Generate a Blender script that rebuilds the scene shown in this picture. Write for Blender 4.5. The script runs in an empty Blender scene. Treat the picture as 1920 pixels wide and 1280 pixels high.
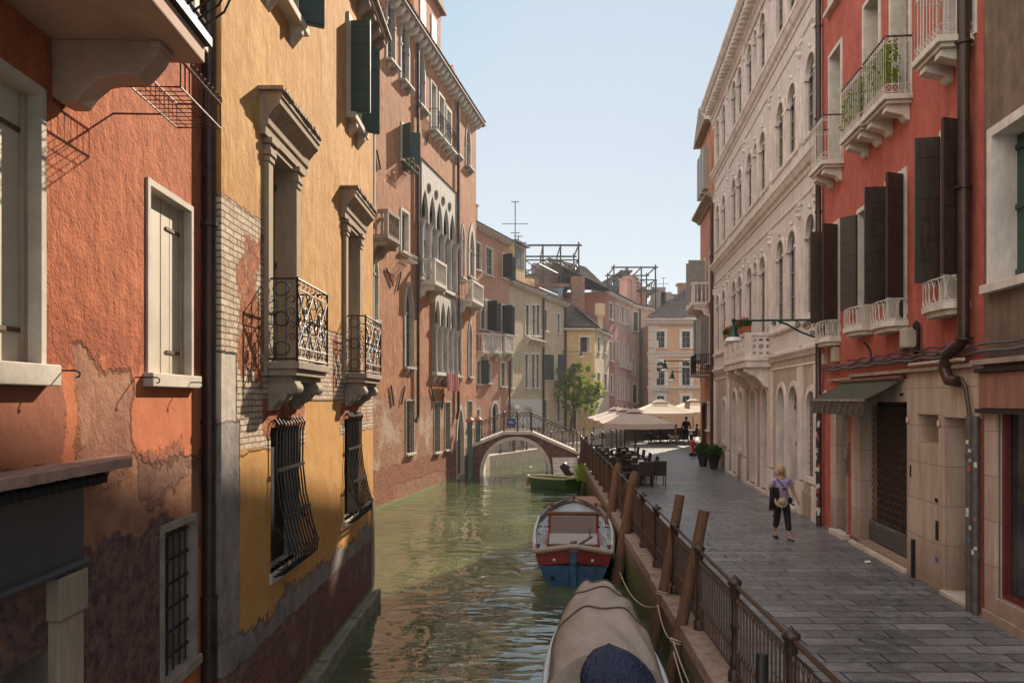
import bpy, bmesh, math, random
from mathutils import Vector, Matrix
from mathutils.geometry import tessellate_polygon
random.seed(7)
R = math.radians
CAMZ, HOR, F = 4.15, 747.0, 1500.0
PROM = 1.10          # promenade level above the water
FOND = 0.65          # far quay level
scene = bpy.context.scene
COL = scene.collection

# ------------------------------------------------------------------ nodes
class NT:
    def __init__(s, name):
        s.m = bpy.data.materials.new(name); s.m.use_nodes = True
        s.t = s.m.node_tree; s.t.nodes.clear()
        s.out = s.t.nodes.new('ShaderNodeOutputMaterial')
        s._tc = None
    def n(s, ty, **kw):
        nd = s.t.nodes.new(ty)
        for k, v in kw.items(): setattr(nd, k, v)
        return nd
    def put(s, sock, v):
        if v is None: return
        if hasattr(v, 'is_linked') or isinstance(v, bpy.types.NodeSocket): s.t.links.new(v, sock)
        elif isinstance(v, (tuple, list)):
            v = tuple(v)
            if sock.type == 'RGBA' and len(v) == 3: v = v + (1,)
            sock.default_value = v
        else: sock.default_value = v
    def co(s):
        if not s._tc: s._tc = s.n('ShaderNodeTexCoord').outputs['Object']
        return s._tc
    def xyz(s, v=None):
        if v is None and getattr(s, '_sep', None): return s._sep
        sp = s.n('ShaderNodeSeparateXYZ'); s.put(sp.inputs[0], v or s.co())
        r = (sp.outputs[0], sp.outputs[1], sp.outputs[2])
        if v is None: s._sep = r
        return r
    def comb(s, x=0, y=0, z=0):
        c = s.n('ShaderNodeCombineXYZ')
        for i, v in enumerate((x, y, z)): s.put(c.inputs[i], v)
        return c.outputs[0]
    def map(s, v=None, scale=(1,1,1), loc=(0,0,0), rot=(0,0,0)):
        m = s.n('ShaderNodeMapping'); s.put(m.inputs[0], v or s.co())
        m.inputs['Location'].default_value = loc; m.inputs['Scale'].default_value = scale
        m.inputs['Rotation'].default_value = rot
        return m.outputs[0]
    def noise(s, scale, detail=4, rough=.55, v=None, dist=0, col=False):
        nn = s.n('ShaderNodeTexNoise'); s.put(nn.inputs['Vector'], v or s.co())
        nn.inputs['Scale'].default_value = scale; nn.inputs['Detail'].default_value = detail
        nn.inputs['Roughness'].default_value = rough; nn.inputs['Distortion'].default_value = dist
        return nn.outputs[1 if col else 0]
    def vor(s, scale, v=None, feature='F1', out=0):
        nn = s.n('ShaderNodeTexVoronoi', feature=feature); s.put(nn.inputs['Vector'], v or s.co())
        nn.inputs['Scale'].default_value = scale
        return nn.outputs[out]
    def ma(s, op, a, b=None, c=None, clamp=False):
        m = s.n('ShaderNodeMath', operation=op, use_clamp=clamp)
        s.put(m.inputs[0], a); s.put(m.inputs[1], b); s.put(m.inputs[2], c)
        return m.outputs[0]
    def rng(s, v, a, b, c=0, d=1, smooth=False):
        m = s.n('ShaderNodeMapRange'); m.interpolation_type = 'SMOOTHSTEP' if smooth else 'LINEAR'
        s.put(m.inputs[0], v)
        for i, q in enumerate((a, b, c, d)): s.put(m.inputs[i+1], q)
        return m.outputs[0]
    def mix(s, f, a, b, blend='MIX'):
        m = s.n('ShaderNodeMix', data_type='RGBA', blend_type=blend)
        s.put(m.inputs[0], f); s.put(m.inputs[6], a); s.put(m.inputs[7], b)
        return m.outputs[2]
    def fmix(s, f, a, b):
        m = s.n('ShaderNodeMix', data_type='FLOAT')
        s.put(m.inputs[0], f); s.put(m.inputs[2], a); s.put(m.inputs[3], b)
        return m.outputs[0]
    def brick(s, v, w, h, c1, c2, mo, ms=.012, offset=.5, smooth=.1, bias=0):
        b = s.n('ShaderNodeTexBrick'); b.offset = offset; s.put(b.inputs['Vector'], v)
        s.put(b.inputs['Color1'], c1); s.put(b.inputs['Color2'], c2); s.put(b.inputs['Mortar'], mo)
        b.inputs['Scale'].default_value = 1; b.inputs['Mortar Size'].default_value = ms
        b.inputs['Mortar Smooth'].default_value = smooth; b.inputs['Bias'].default_value = bias
        b.inputs['Brick Width'].default_value = w; b.inputs['Row Height'].default_value = h
        return b.outputs[0], b.outputs[1]
    def box(s, x0, x1, z0, z1, amp=.2, nsc=2.0, soft=.03, seed=0):
        """mask of a wall region with a ragged edge"""
        x, y, z = s.xyz()
        n = s.noise(nsc, 9, .68, v=s.map(loc=(seed*3.1, seed*1.7, seed*2.3)))
        n = s.ma('MULTIPLY', s.ma('SUBTRACT', n, .5), 2*amp)
        d = s.ma('MINIMUM', s.ma('SUBTRACT', x, x0), s.ma('SUBTRACT', x1, x))
        e = s.ma('MINIMUM', s.ma('SUBTRACT', z, z0), s.ma('SUBTRACT', z1, z))
        d = s.ma('ADD', s.ma('MINIMUM', d, e), n)
        return s.rng(d, -soft/2, soft/2)
    def bump(s, h, strength=.5, dist=.02, normal=None):
        b = s.n('ShaderNodeBump'); s.put(b.inputs['Height'], h)
        b.inputs['Strength'].default_value = strength; b.inputs['Distance'].default_value = dist
        if normal is not None: s.put(b.inputs['Normal'], normal)
        return b.outputs[0]
    def finish(s, col, rough=.8, normal=None, metal=0, spec=.3, **kw):
        p = s.n('ShaderNodeBsdfPrincipled')
        s.put(p.inputs['Base Color'], col); s.put(p.inputs['Roughness'], rough)
        s.put(p.inputs['Metallic'], metal); p.inputs['Specular IOR Level'].default_value = spec
        if normal is not None: s.put(p.inputs['Normal'], normal)
        for k, v in kw.items(): s.put(p.inputs[k], v)
        s.t.links.new(p.outputs[0], s.out.inputs[0])
        return s.m

M = {}
def hexmul(c, f): return tuple(min(1, x*f) for x in c)
def simple(name, col, rough=.6, metal=0, spec=.4, var=.25, nsc=6, bump=.15, bd=.01, stretch=(1,1,1)):
    t = NT(name); v = t.map(scale=stretch)
    n = t.noise(nsc, 5, .6, v=v); n2 = t.noise(nsc*7, 3, .6, v=v)
    c = t.mix(t.rng(n, .3, .7), hexmul(col, 1-var), hexmul(col, 1+var))
    c = t.mix(t.rng(n2, .35, .75, 0, .35), c, hexmul(col, 1-var*1.4))
    M[name] = t.finish(c, t.rng(n, .3, .7, max(.02, rough-.1), min(1, rough+.1)), t.bump(t.ma('ADD', n, t.ma('MULTIPLY', n2, .4)), bump, bd), metal, spec)
    return M[name]

def plaster(name, c1, c2, c3=None, layers=(), grain=.35, low_shade=None, streak=.5):
    """weathered render; layers: (kind, (x0,x1,z0,z1), amp, nsc, seed)"""
    t = NT(name)
    big = t.noise(.55, 5, .6); mid = t.noise(2.6, 6, .65); fine = t.noise(38, 3, .7)
    st = t.noise(1.0, 6, .6, v=t.map(scale=(5.5, 5.5, .55)))
    c = t.mix(t.rng(big, .35, .65), c1, c2)
    c = t.mix(t.rng(mid, .42, .72, 0, .55), c, c3 or hexmul(c1, .72))
    c = t.mix(t.rng(st, .5, .72, 0, streak), c, hexmul(c2, .62))
    c = t.mix(t.rng(t.noise(1.7, 8, .72, v=t.map(scale=(1,1,.6), loc=(5,2,8))), .5, .68, 0, .55), c, hexmul(c3 or c1, 1.12))
    c = t.mix(t.rng(st, .45, .28, 0, streak*.6), c, tuple(min(1, x*1.12+.035) for x in c1))
    c = t.mix(t.rng(fine, .4, .7, 0, .16), c, hexmul(c1, .55))
    h = t.ma('ADD', t.ma('MULTIPLY', fine, .25*grain), t.ma('ADD', t.ma('MULTIPLY', mid, 1.1), t.ma('ADD', t.ma('MULTIPLY', st, .5), t.ma('MULTIPLY', t.noise(11, 4, .6), .45*grain))))
    x, y, z = t.xyz()
    if low_shade:
        dz, dc = low_shade
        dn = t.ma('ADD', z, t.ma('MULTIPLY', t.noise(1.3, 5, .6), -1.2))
        c = t.mix(t.rng(dn, dz, dz-.9, 0, .85), c, dc)  # shade low on the wall painted into its colour
    bv = t.comb(x, z, 0)
    bv = t.ma and bv
    wob = t.noise(3.0, 3, .5, col=True)
    bvw = t.n('ShaderNodeVectorMath', operation='MULTIPLY_ADD')
    t.put(bvw.inputs[0], wob); bvw.inputs[1].default_value = (.03, .03, 0); t.put(bvw.inputs[2], bv)
    bv = bvw.outputs[0]
    m6 = t.noise(5.5, 7, .72, v=t.map(scale=(1,1,.55)))
    c = t.mix(t.rng(m6, .46, .60, 0, .42*max(.6, grain)), c, hexmul(c2, .66)); c = t.mix(t.rng(m6, .44, .34, 0, .35), c, tuple(min(1, q*1.2+.03) for q in c1))
    dr = t.noise(1.0, 7, .7, v=t.map(scale=(9, 9, .35), loc=(2,3,11)))
    c = t.mix(t.rng(dr, .56, .74, 0, streak*.8), c, hexmul(c2, .42))
    bl = t.noise(.9, 8, .75, v=t.map(loc=(7,1,3)))
    c = t.mix(t.rng(bl, .55, .63, 0, .28), c, hexmul(c1, .7)); c = t.mix(t.rng(bl, .42, .36, 0, .22), c, tuple(min(1, q*1.15+.03) for q in c1))
    for (kind, bx, amp, nsc, seed) in layers:
        m = t.box(*bx, amp=amp, nsc=nsc, soft=.05 if amp > .15 else .03, seed=seed)
        nn = t.noise(5, 6, .7, v=t.map(loc=(seed, 7, 3)))
        if kind in ('whitebrick', 'redbrick', 'oldbrick', 'darkbrick'):
            cols = {'whitebrick': ((.60,.48,.35), (.42,.31,.22), (.13,.08,.05)),
                    'redbrick': ((.40,.14,.065), (.22,.07,.035), (.26,.18,.12)),
                    'oldbrick': ((.46,.21,.11), (.28,.11,.055), (.34,.24,.17)),
                    'darkbrick': ((.24,.085,.055), (.11,.042,.032), (.20,.15,.12))}[kind]
            bc, bf = t.brick(bv, .235, .068, *cols, ms=.0095, smooth=.3)
            ncol = t.mix(t.rng(nn, .35, .68), hexmul(cols[1], .7), hexmul(cols[0], 1.1))
            bc = t.mix(.26, bc, ncol)
            if kind == 'whitebrick':
                bc = t.mix(t.rng(t.noise(1.1, 5, .6), .56, .66), bc, t.mix(nn, (.42,.13,.05), (.28,.09,.04)))
            if kind == 'oldbrick':
                bc = t.mix(t.rng(t.noise(.8, 6, .65, v=t.map(loc=(4,4,9))), .5, .62, 0, .75), bc, (.55,.42,.33))
            if kind == 'darkbrick':
                bc = t.mix(t.rng(t.noise(1.6, 6, .65, v=t.map(loc=(4,4,9))), .55, .7, 0, .5), bc, (.30,.27,.26))
            bh = t.ma('ADD', t.ma('MULTIPLY', bf, -1.1), t.ma('MULTIPLY', nn, 1.4))
        elif kind == 'redrubble':
            n3 = t.noise(7, 8, .72)
            bc = t.mix(t.rng(n3, .35, .62), (.16,.05,.025), (.48,.17,.07)); bc = t.mix(t.rng(nn, .55, .7), bc, (.50,.38,.27)); bh = t.ma('MULTIPLY', n3, 4.0)
        elif kind == 'grey':
            bc = t.mix(t.rng(t.noise(1.9, 8, .72), .36, .64), (.30,.26,.23), (.15,.12,.11)); bh = t.ma('MULTIPLY', nn, .8)
        elif kind == 'tan':
            bc = t.mix(t.rng(t.noise(2.2, 8, .72), .38, .62), (.36,.175,.10), (.21,.085,.05)); bh = t.ma('ADD', -.8, t.ma('MULTIPLY', nn, 1.2))
        elif kind == 'rubble':
            vv = t.vor(9, v=t.map(scale=(1,1,1.4)))
            n3 = t.noise(9, 8, .75)
            bc = t.mix(t.rng(n3, .35, .62), (.05,.026,.023), (.30,.165,.14))  # rubble tones deepened to carry the low wall's shade
            bc = t.mix(t.rng(nn, .5, .66), bc, (.36,.16,.09))
            bh = t.ma('ADD', t.ma('MULTIPLY', n3, 4.5), t.ma('MULTIPLY', vv, 1.4))
        elif kind == 'stone':
            bc = t.mix(t.rng(nn, .35, .65), (.52,.45,.36), (.38,.32,.26)); bh = t.ma('MULTIPLY', nn, .7)
        elif kind == 'sandstone':
            n3 = t.noise(1.0, 7, .7, v=t.map(scale=(3,3,.5)))
            bc, bf = t.brick(bv, 1.35, .62, (.50,.40,.32), (.44,.34,.27), (.20,.15,.12), ms=.006, smooth=.2)
            bc = t.mix(t.rng(n3, .45, .7, 0, .75), bc, (.27,.18,.13)); bc = t.mix(t.rng(t.ma('ADD', z, t.ma('MULTIPLY', nn, -1.0)), 1.5, .7, 0, .7), bc, (.24,.16,.12)); bh = t.ma('MULTIPLY', nn, .5)
        elif kind == 'self':
            bc = c; bh = h
            bc = t.mix(t.rng(mid, .4, .7), c1, c2); bh = t.ma('MULTIPLY', mid, .9)
        elif kind == 'soot':
            bc = t.mix(.65, c, (.10,.055,.045)); bh = h
            m = t.rng(m, 0, 1, 0, .8)
        elif kind == 'moss':
            bc = t.mix(nn, (.11,.13,.03), (.30,.29,.12)); bh = t.ma('MULTIPLY', nn, 1.2)
        c = t.mix(m, c, bc)
        h = t.fmix(m, t.ma('ADD', h, .55), bh) if kind not in ('soot', 'self', 'moss') else t.fmix(m, h, t.ma('ADD', bh, 1.0))
    M[name] = t.finish(c, .88, t.bump(h, .85, .03), spec=.15)
    return M[name]

def glass_mat():
    t = NT('window_glass')
    n = t.noise(1.2, 3)
    c = t.mix(t.rng(n, .4, .6), (.012,.014,.016), (.05,.055,.055))
    M['glass'] = t.finish(c, .08, t.bump(n, .1, .02), spec=.6)

def tile_mat(name, c1, c2):
    t = NT(name); x, y, z = t.xyz()
    n = t.noise(3, 5, .6); v = t.vor(5.5, v=t.map(scale=(1,.5,1)), out=1)
    c = t.mix(t.rng(n, .3, .7), c1, c2)
    c = t.mix(.35, c, t.mix(t.xyz(v)[0], hexmul(c1, .5), hexmul(c2, 1.5)))
    c = t.mix(t.rng(t.noise(1.1, 5), .52, .7, 0, .7), c, (.09,.085,.07))
    M[name] = t.finish(c, .85, t.bump(n, .4, .02), spec=.2)

def paving_mat(name, c1, c2, mo, w=.74, h=.32, rot=0, rough=(.28,.6)):
    t = NT(name)
    v = t.map(rot=(0,0,rot))
    wob = t.noise(1.7, 3, .5, col=True)
    a = t.n('ShaderNodeVectorMath', operation='MULTIPLY_ADD')
    t.put(a.inputs[0], wob); a.inputs[1].default_value = (.09,.045,0); t.put(a.inputs[2], v)
    bc, bf = t.brick(a.outputs[0], w, h, c1, c2, mo, ms=.013, offset=.37, smooth=.45)
    big = t.noise(.5, 5, .6); nn = t.noise(7, 6, .7); fi = t.noise(60, 2, .6)
    bc = t.mix(t.rng(big, .35, .65, 0, .6), bc, hexmul(c1, .5))
    bc = t.mix(t.rng(t.noise(1.4, 7, .7, v=t.map(loc=(3,9,1))), .55, .72, 0, .55), bc, hexmul(c2, 1.25))
    bc = t.mix(t.rng(nn, .5, .75, 0, .5), bc, hexmul(c2, 1.45))
    bc = t.mix(t.rng(bf, .05, .6), bc, mo)
    hh = t.ma('ADD', t.ma('MULTIPLY', bf, -1.0), t.ma('ADD', t.ma('MULTIPLY', nn, .55), t.ma('MULTIPLY', fi, .07)))
    bw = t.n('ShaderNodeSeparateColor'); t.put(bw.inputs[0], bc)
    hh = t.ma('ADD', hh, t.ma('MULTIPLY', bw.outputs[0], 2.0))
    M[name] = t.finish(bc, t.rng(nn, .3, .7, *rough), t.bump(hh, .9, .012), spec=.5)

def water_mat():
    t = NT('canal_water'); x, y, z = t.xyz()
    w0 = t.noise(.9, 2, .5, v=t.map(scale=(.8, 1.7, 1), rot=(0,0,.2)), dist=.6)
    w1 = t.noise(1.7, 1.5, .5, v=t.map(scale=(1.0, 1.9, 1)), dist=.6)
    w2 = t.noise(8.0, 2, .5, v=t.map(scale=(.8, 1.8, 1), rot=(0,0,-.3)))
    calm = t.rng(t.noise(.22, 3, .5), .4, .62, .25, 1.35)
    hgt = t.ma('ADD', t.ma('MULTIPLY', w0, 2.6), t.ma('ADD', w1, t.ma('MULTIPLY', w2, .05)))
    hgt = t.ma('MULTIPLY', hgt, calm)
    gm = t.noise(.35, 4)
    c = t.mix(t.rng(gm, .35, .65), (.045,.062,.026), (.088,.108,.042))
    M['water'] = t.finish(c, .02, t.bump(hgt, 1.0, .036), spec=.5, IOR=2.1)

def slime_wall():
    t = NT('quay_wall'); x, y, z = t.xyz()
    n = t.noise(3, 7, .7); n2 = t.noise(1.1, 4)
    bv = t.comb(y, z, 0)
    bc, bf = t.brick(bv, .9, .34, (.17,.12,.08), (.12,.09,.06), (.04,.035,.03), ms=.012)
    c = t.mix(t.rng(t.ma('ADD', z, t.ma('MULTIPLY', n, -.7)), .5, .15), bc, t.mix(n, (.025,.035,.008), (.10,.115,.02)))
    c = t.mix(t.rng(z, .3, .0), c, (.018,.022,.01))
    c = t.mix(t.rng(z, .9, 1.0), c, t.mix(n, (.34,.25,.19), (.20,.14,.10)))
    M['quay'] = t.finish(c, t.rng(z, .1, .9, .35, .85), t.bump(t.ma('ADD', n, t.ma('MULTIPLY', bf, -.6)), .8, .03), spec=.4)

def leaf_mat(name, c1, c2):
    t = NT(name)
    n = t.noise(1.6, 3); r = t.noise(23, 1)
    c = t.mix(t.rng(t.ma('ADD', t.ma('MULTIPLY', n, .6), t.ma('MULTIPLY', r, .4)), .38, .62), c1, c2)
    d = t.n('ShaderNodeBsdfDiffuse'); t.put(d.inputs[0], c)
    tr = t.n('ShaderNodeBsdfTranslucent'); t.put(tr.inputs[0], t.mix(.4, c, (.35,.45,.05)))
    mx = t.n('ShaderNodeMixShader'); mx.inputs[0].default_value = .5
    t.t.links.new(d.outputs[0], mx.inputs[1]); t.t.links.new(tr.outputs[0], mx.inputs[2])
    t.t.links.new(mx.outputs[0], t.out.inputs[0])
    M[name] = t.m

# ------------------------------------------------------------------ mesh builder
class MB:
    def __init__(s): s.v = []; s.f = []
    def add(s, vs, fs):
        n = len(s.v); s.v += [tuple(v) for v in vs]; s.f += [tuple(n+i for i in f) for f in fs]
        return s
    def box(s, x0, x1, y0, y1, z0, z1, m=None):
        vs = [Vector((x, y, z)) for z in (z0, z1) for y in (y0, y1) for x in (x0, x1)]
        if m is not None: vs = [m @ v for v in vs]
        return s.add(vs, [(0,2,3,1), (4,5,7,6), (0,1,5,4), (2,6,7,3), (0,4,6,2), (1,3,7,5)])
    def prism(s, pts, a, b, axis='y', m=None):
        """polygon (p,q) extruded along axis: y -> (p,t,q); x -> (t,p,q); z -> (p,q,t)"""
        def P(p, t):
            v = {'y': (p[0], t, p[1]), 'x': (t, p[0], p[1]), 'z': (p[0], p[1], t)}[axis]
            return m @ Vector(v) if m is not None else v
        n = len(pts)
        vs = [P(p, a) for p in pts] + [P(p, b) for p in pts]
        tri = tessellate_polygon([[Vector((p[0], p[1], 0)) for p in pts]])
        fs = [tuple(t) for t in tri] + [tuple(n+i for i in reversed(t)) for t in tri]
        fs += [(i, (i+1) % n, n+(i+1) % n, n+i) for i in range(n)]
        return s.add(vs, fs)
    def tube(s, pts, r, n=8, closed=False, caps=True, m=None, flat=None):
        pts = [Vector(p) for p in pts]
        if m is not None: pts = [m @ p for p in pts]
        k = len(pts); rr = r if isinstance(r, (list, tuple)) else [r]*k
        vs = []; prev = None
        for i, p in enumerate(pts):
            if closed: t = pts[(i+1) % k]-pts[i-1]
            else: t = pts[min(i+1, k-1)]-pts[max(i-1, 0)]
            if t.length < 1e-9: t = Vector((0,0,1))
            t.normalize()
            if prev is None:
                a = Vector((0,0,1)) if abs(t.z) < .9 else Vector((1,0,0))
                u = t.cross(a).normalized()
            else:
                u = (prev-t*prev.dot(t))
                u = u.normalized() if u.length > 1e-6 else t.orthogonal().normalized()
            prev = u; w = t.cross(u)
            for j in range(n):
                an = 2*math.pi*j/n
                vs.append(p+(u*math.cos(an)+w*math.sin(an)*(flat or 1))*rr[i])
        fs = []
        for i in range(k if closed else k-1):
            a, b = i*n, ((i+1) % k)*n
            for j in range(n): fs.append((a+j, a+(j+1) % n, b+(j+1) % n, b+j))
        if caps and not closed:
            fs.append(tuple(range(n-1, -1, -1))); fs.append(tuple((k-1)*n+j for j in range(n)))
        return s.add(vs, fs)
    def lathe(s, prof, c=(0,0,0), n=12, sx=1, sy=1, m=None):
        vs = []
        for r, z in prof:
            for j in range(n):
                a = 2*math.pi*j/n
                v = Vector((c[0]+r*sx*math.cos(a), c[1]+r*sy*math.sin(a), c[2]+z))
                vs.append(m @ v if m is not None else v)
        k = len(prof)
        fs = [(i*n+j, i*n+(j+1) % n, (i+1)*n+(j+1) % n, (i+1)*n+j) for i in range(k-1) for j in range(n)]
        fs += [tuple(range(n-1, -1, -1)), tuple((k-1)*n+j for j in range(n))]
        return s.add(vs, fs)
    def grid(s, rows):
        n = len(rows[0]); vs = [v for r in rows for v in r]
        return s.add(vs, [(i*n+j, i*n+j+1, (i+1)*n+j+1, (i+1)*n+j) for i in range(len(rows)-1) for j in range(n-1)])
    def ell(s, c, rx, ry, rz, n=12, k=8, m=None):
        prof = [(max(.001, math.sin(math.pi*i/k)), -math.cos(math.pi*i/k)) for i in range(k+1)]
        T = Matrix.Translation(c) @ Matrix.Diagonal((rx, ry, rz, 1))
        return s.lathe(prof, n=n, m=(m @ T if m is not None else T))
    def build(s, name, mat, parent=None, smooth=False, label=None, recalc=True, bevel=0, solid=0):
        if name in SPLIT and parent is not None:
            ps = split_mb(s)
            if 1 < len(ps) <= 100:
                nm = {'dentils': 'dentil'}.get(name, name); last = None
                for p in ps: last = p._build(nm, mat, parent, smooth, label, recalc, bevel, solid)
                return last
        return s._build(name, mat, parent, smooth, label, recalc, bevel, solid)
    def _build(s, name, mat, parent, smooth, label, recalc, bevel, solid):
        me = bpy.data.meshes.new(name); me.from_pydata(s.v, [], s.f)
        if recalc:
            bm = bmesh.new(); bm.from_mesh(me)
            bmesh.ops.recalc_face_normals(bm, faces=bm.faces); bm.to_mesh(me); bm.free()
        o = bpy.data.objects.new(name, me); COL.objects.link(o)
        for mm in (mat if isinstance(mat, (list, tuple)) else [mat]):
            me.materials.append(M[mm] if isinstance(mm, str) else mm)
        if smooth:
            me.polygons.foreach_set('use_smooth', [True]*len(me.polygons))
            try: me.set_sharp_from_angle(angle=R(40))
            except Exception: pass
        if parent is not None: o.parent = parent
        if label: o['label'] = label
        if bevel:
            b = o.modifiers.new('Bevel', 'BEVEL'); b.width = bevel; b.segments = 2; b.limit_method = 'ANGLE'
        if solid:
            b = o.modifiers.new('Solid', 'SOLIDIFY'); b.thickness = solid
        return o

SPLIT = {'hinge_strap','bridge_post','plinth_block','corbel','dentils','stone_trim','ornament','shutter_hook','pilaster','wall_tie','chimney','doorstep','window','balconet','ledge','stone_cladding','number_plate','plate_face','vent_slot','shutter','deck_pole','bollard','reflector','stern_light','leg_pair','cover_window','wheel','armrest','canopy_bracket','eave_bracket'}
def split_mb(mb, tol=.012):
    par = list(range(len(mb.v)))
    def find(i):
        while par[i] != i: par[i] = par[par[i]]; i = par[i]
        return i
    for f in mb.f:
        r = find(f[0])
        for j in f[1:]: par[find(j)] = r
    comp = {}
    for i in range(len(mb.v)): comp.setdefault(find(i), []).append(i)
    bx = []
    for k, ids in comp.items():
        xs = [mb.v[i] for i in ids]; bx.append([[min(p[a] for p in xs)-tol for a in range(3)], [max(p[a] for p in xs)+tol for a in range(3)], set(ids)])
    ch = True
    while ch:
        ch = False; out = []
        for q in bx:
            for o in out:
                if all(q[0][a] <= o[1][a] and o[0][a] <= q[1][a] for a in range(3)):
                    o[0] = [min(o[0][a], q[0][a]) for a in range(3)]; o[1] = [max(o[1][a], q[1][a]) for a in range(3)]; o[2] |= q[2]; ch = True; break
            else: out.append(q)
        bx = out
    res = []
    for lo, hi, ids in bx:
        m = MB(); order = sorted(ids); mp = {v: i for i, v in enumerate(order)}
        m.v = [mb.v[i] for i in order]; m.f = [tuple(mp[i] for i in f) for f in mb.f if f[0] in mp]; res.append(m)
    return res

def thing(name, label, cat, loc=(0,0,0), rz=0, group=None):
    o = bpy.data.objects.new(name, None); COL.objects.link(o)
    o.location = loc; o.rotation_euler = (0, 0, rz); o.empty_display_size = .2
    o['label'] = label; o['category'] = cat
    if group: o['group'] = group
    return o
def tag(o, label, cat, group=None, kind=None):
    if label: o['label'] = label
    if cat: o['category'] = cat
    if group: o['group'] = group
    if kind: o['kind'] = kind
    return o
def struct(o): o['kind'] = 'structure'; return o
def dup(root, loc, rz=None, label=None):
    r = root.copy(); COL.objects.link(r); r.location = loc
    if rz is not None: r.rotation_euler = (0, 0, rz)
    if label: r['label'] = label
    for ch in list(root.children):
        c = ch.copy(); COL.objects.link(c); c.parent = r
        for g in list(ch.children):
            d = g.copy(); COL.objects.link(d); d.parent = c
    return r
def P3(px, py, Y): return Vector(((px-960)/F*Y, Y, CAMZ+(HOR-py)/F*Y))

# ------------------------------------------------------------------ facades
def outline(u0, u1, z0, z1, arch='flat', off=0, boff=0):
    a, b = u0-off, u1+off; w = u1-u0; c = (u0+u1)/2; zb = z0-boff
    if arch == 'flat': return [(a, zb), (b, zb), (b, z1+off), (a, z1+off)]
    if arch == 'round':
        r = w/2; zs = z1-r; ro = r+off
        return [(a, zb), (b, zb)]+[(c+ro*math.cos(math.pi*i/12), zs+ro*math.sin(math.pi*i/12)) for i in range(13)]
    # gothic: pointed, slightly ogee
    H = w*1.15; zs = z1-H; pts = [(a, zb), (b, zb)]
    half = []
    for i in range(8):
        t = i/7.0
        x = (w/2+off)*(math.cos(t*math.pi/2)**.85 if t < 1 else 0); zz = zs+(H+off*1.5)*(math.sin(t*math.pi/2)*.72+.28*t**3)
        half.append((x, zz))
    pts += [(c+x, zz) for x, zz in half] + [(c-x, zz) for x, zz in reversed(half[:-1])]
    return pts

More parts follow.
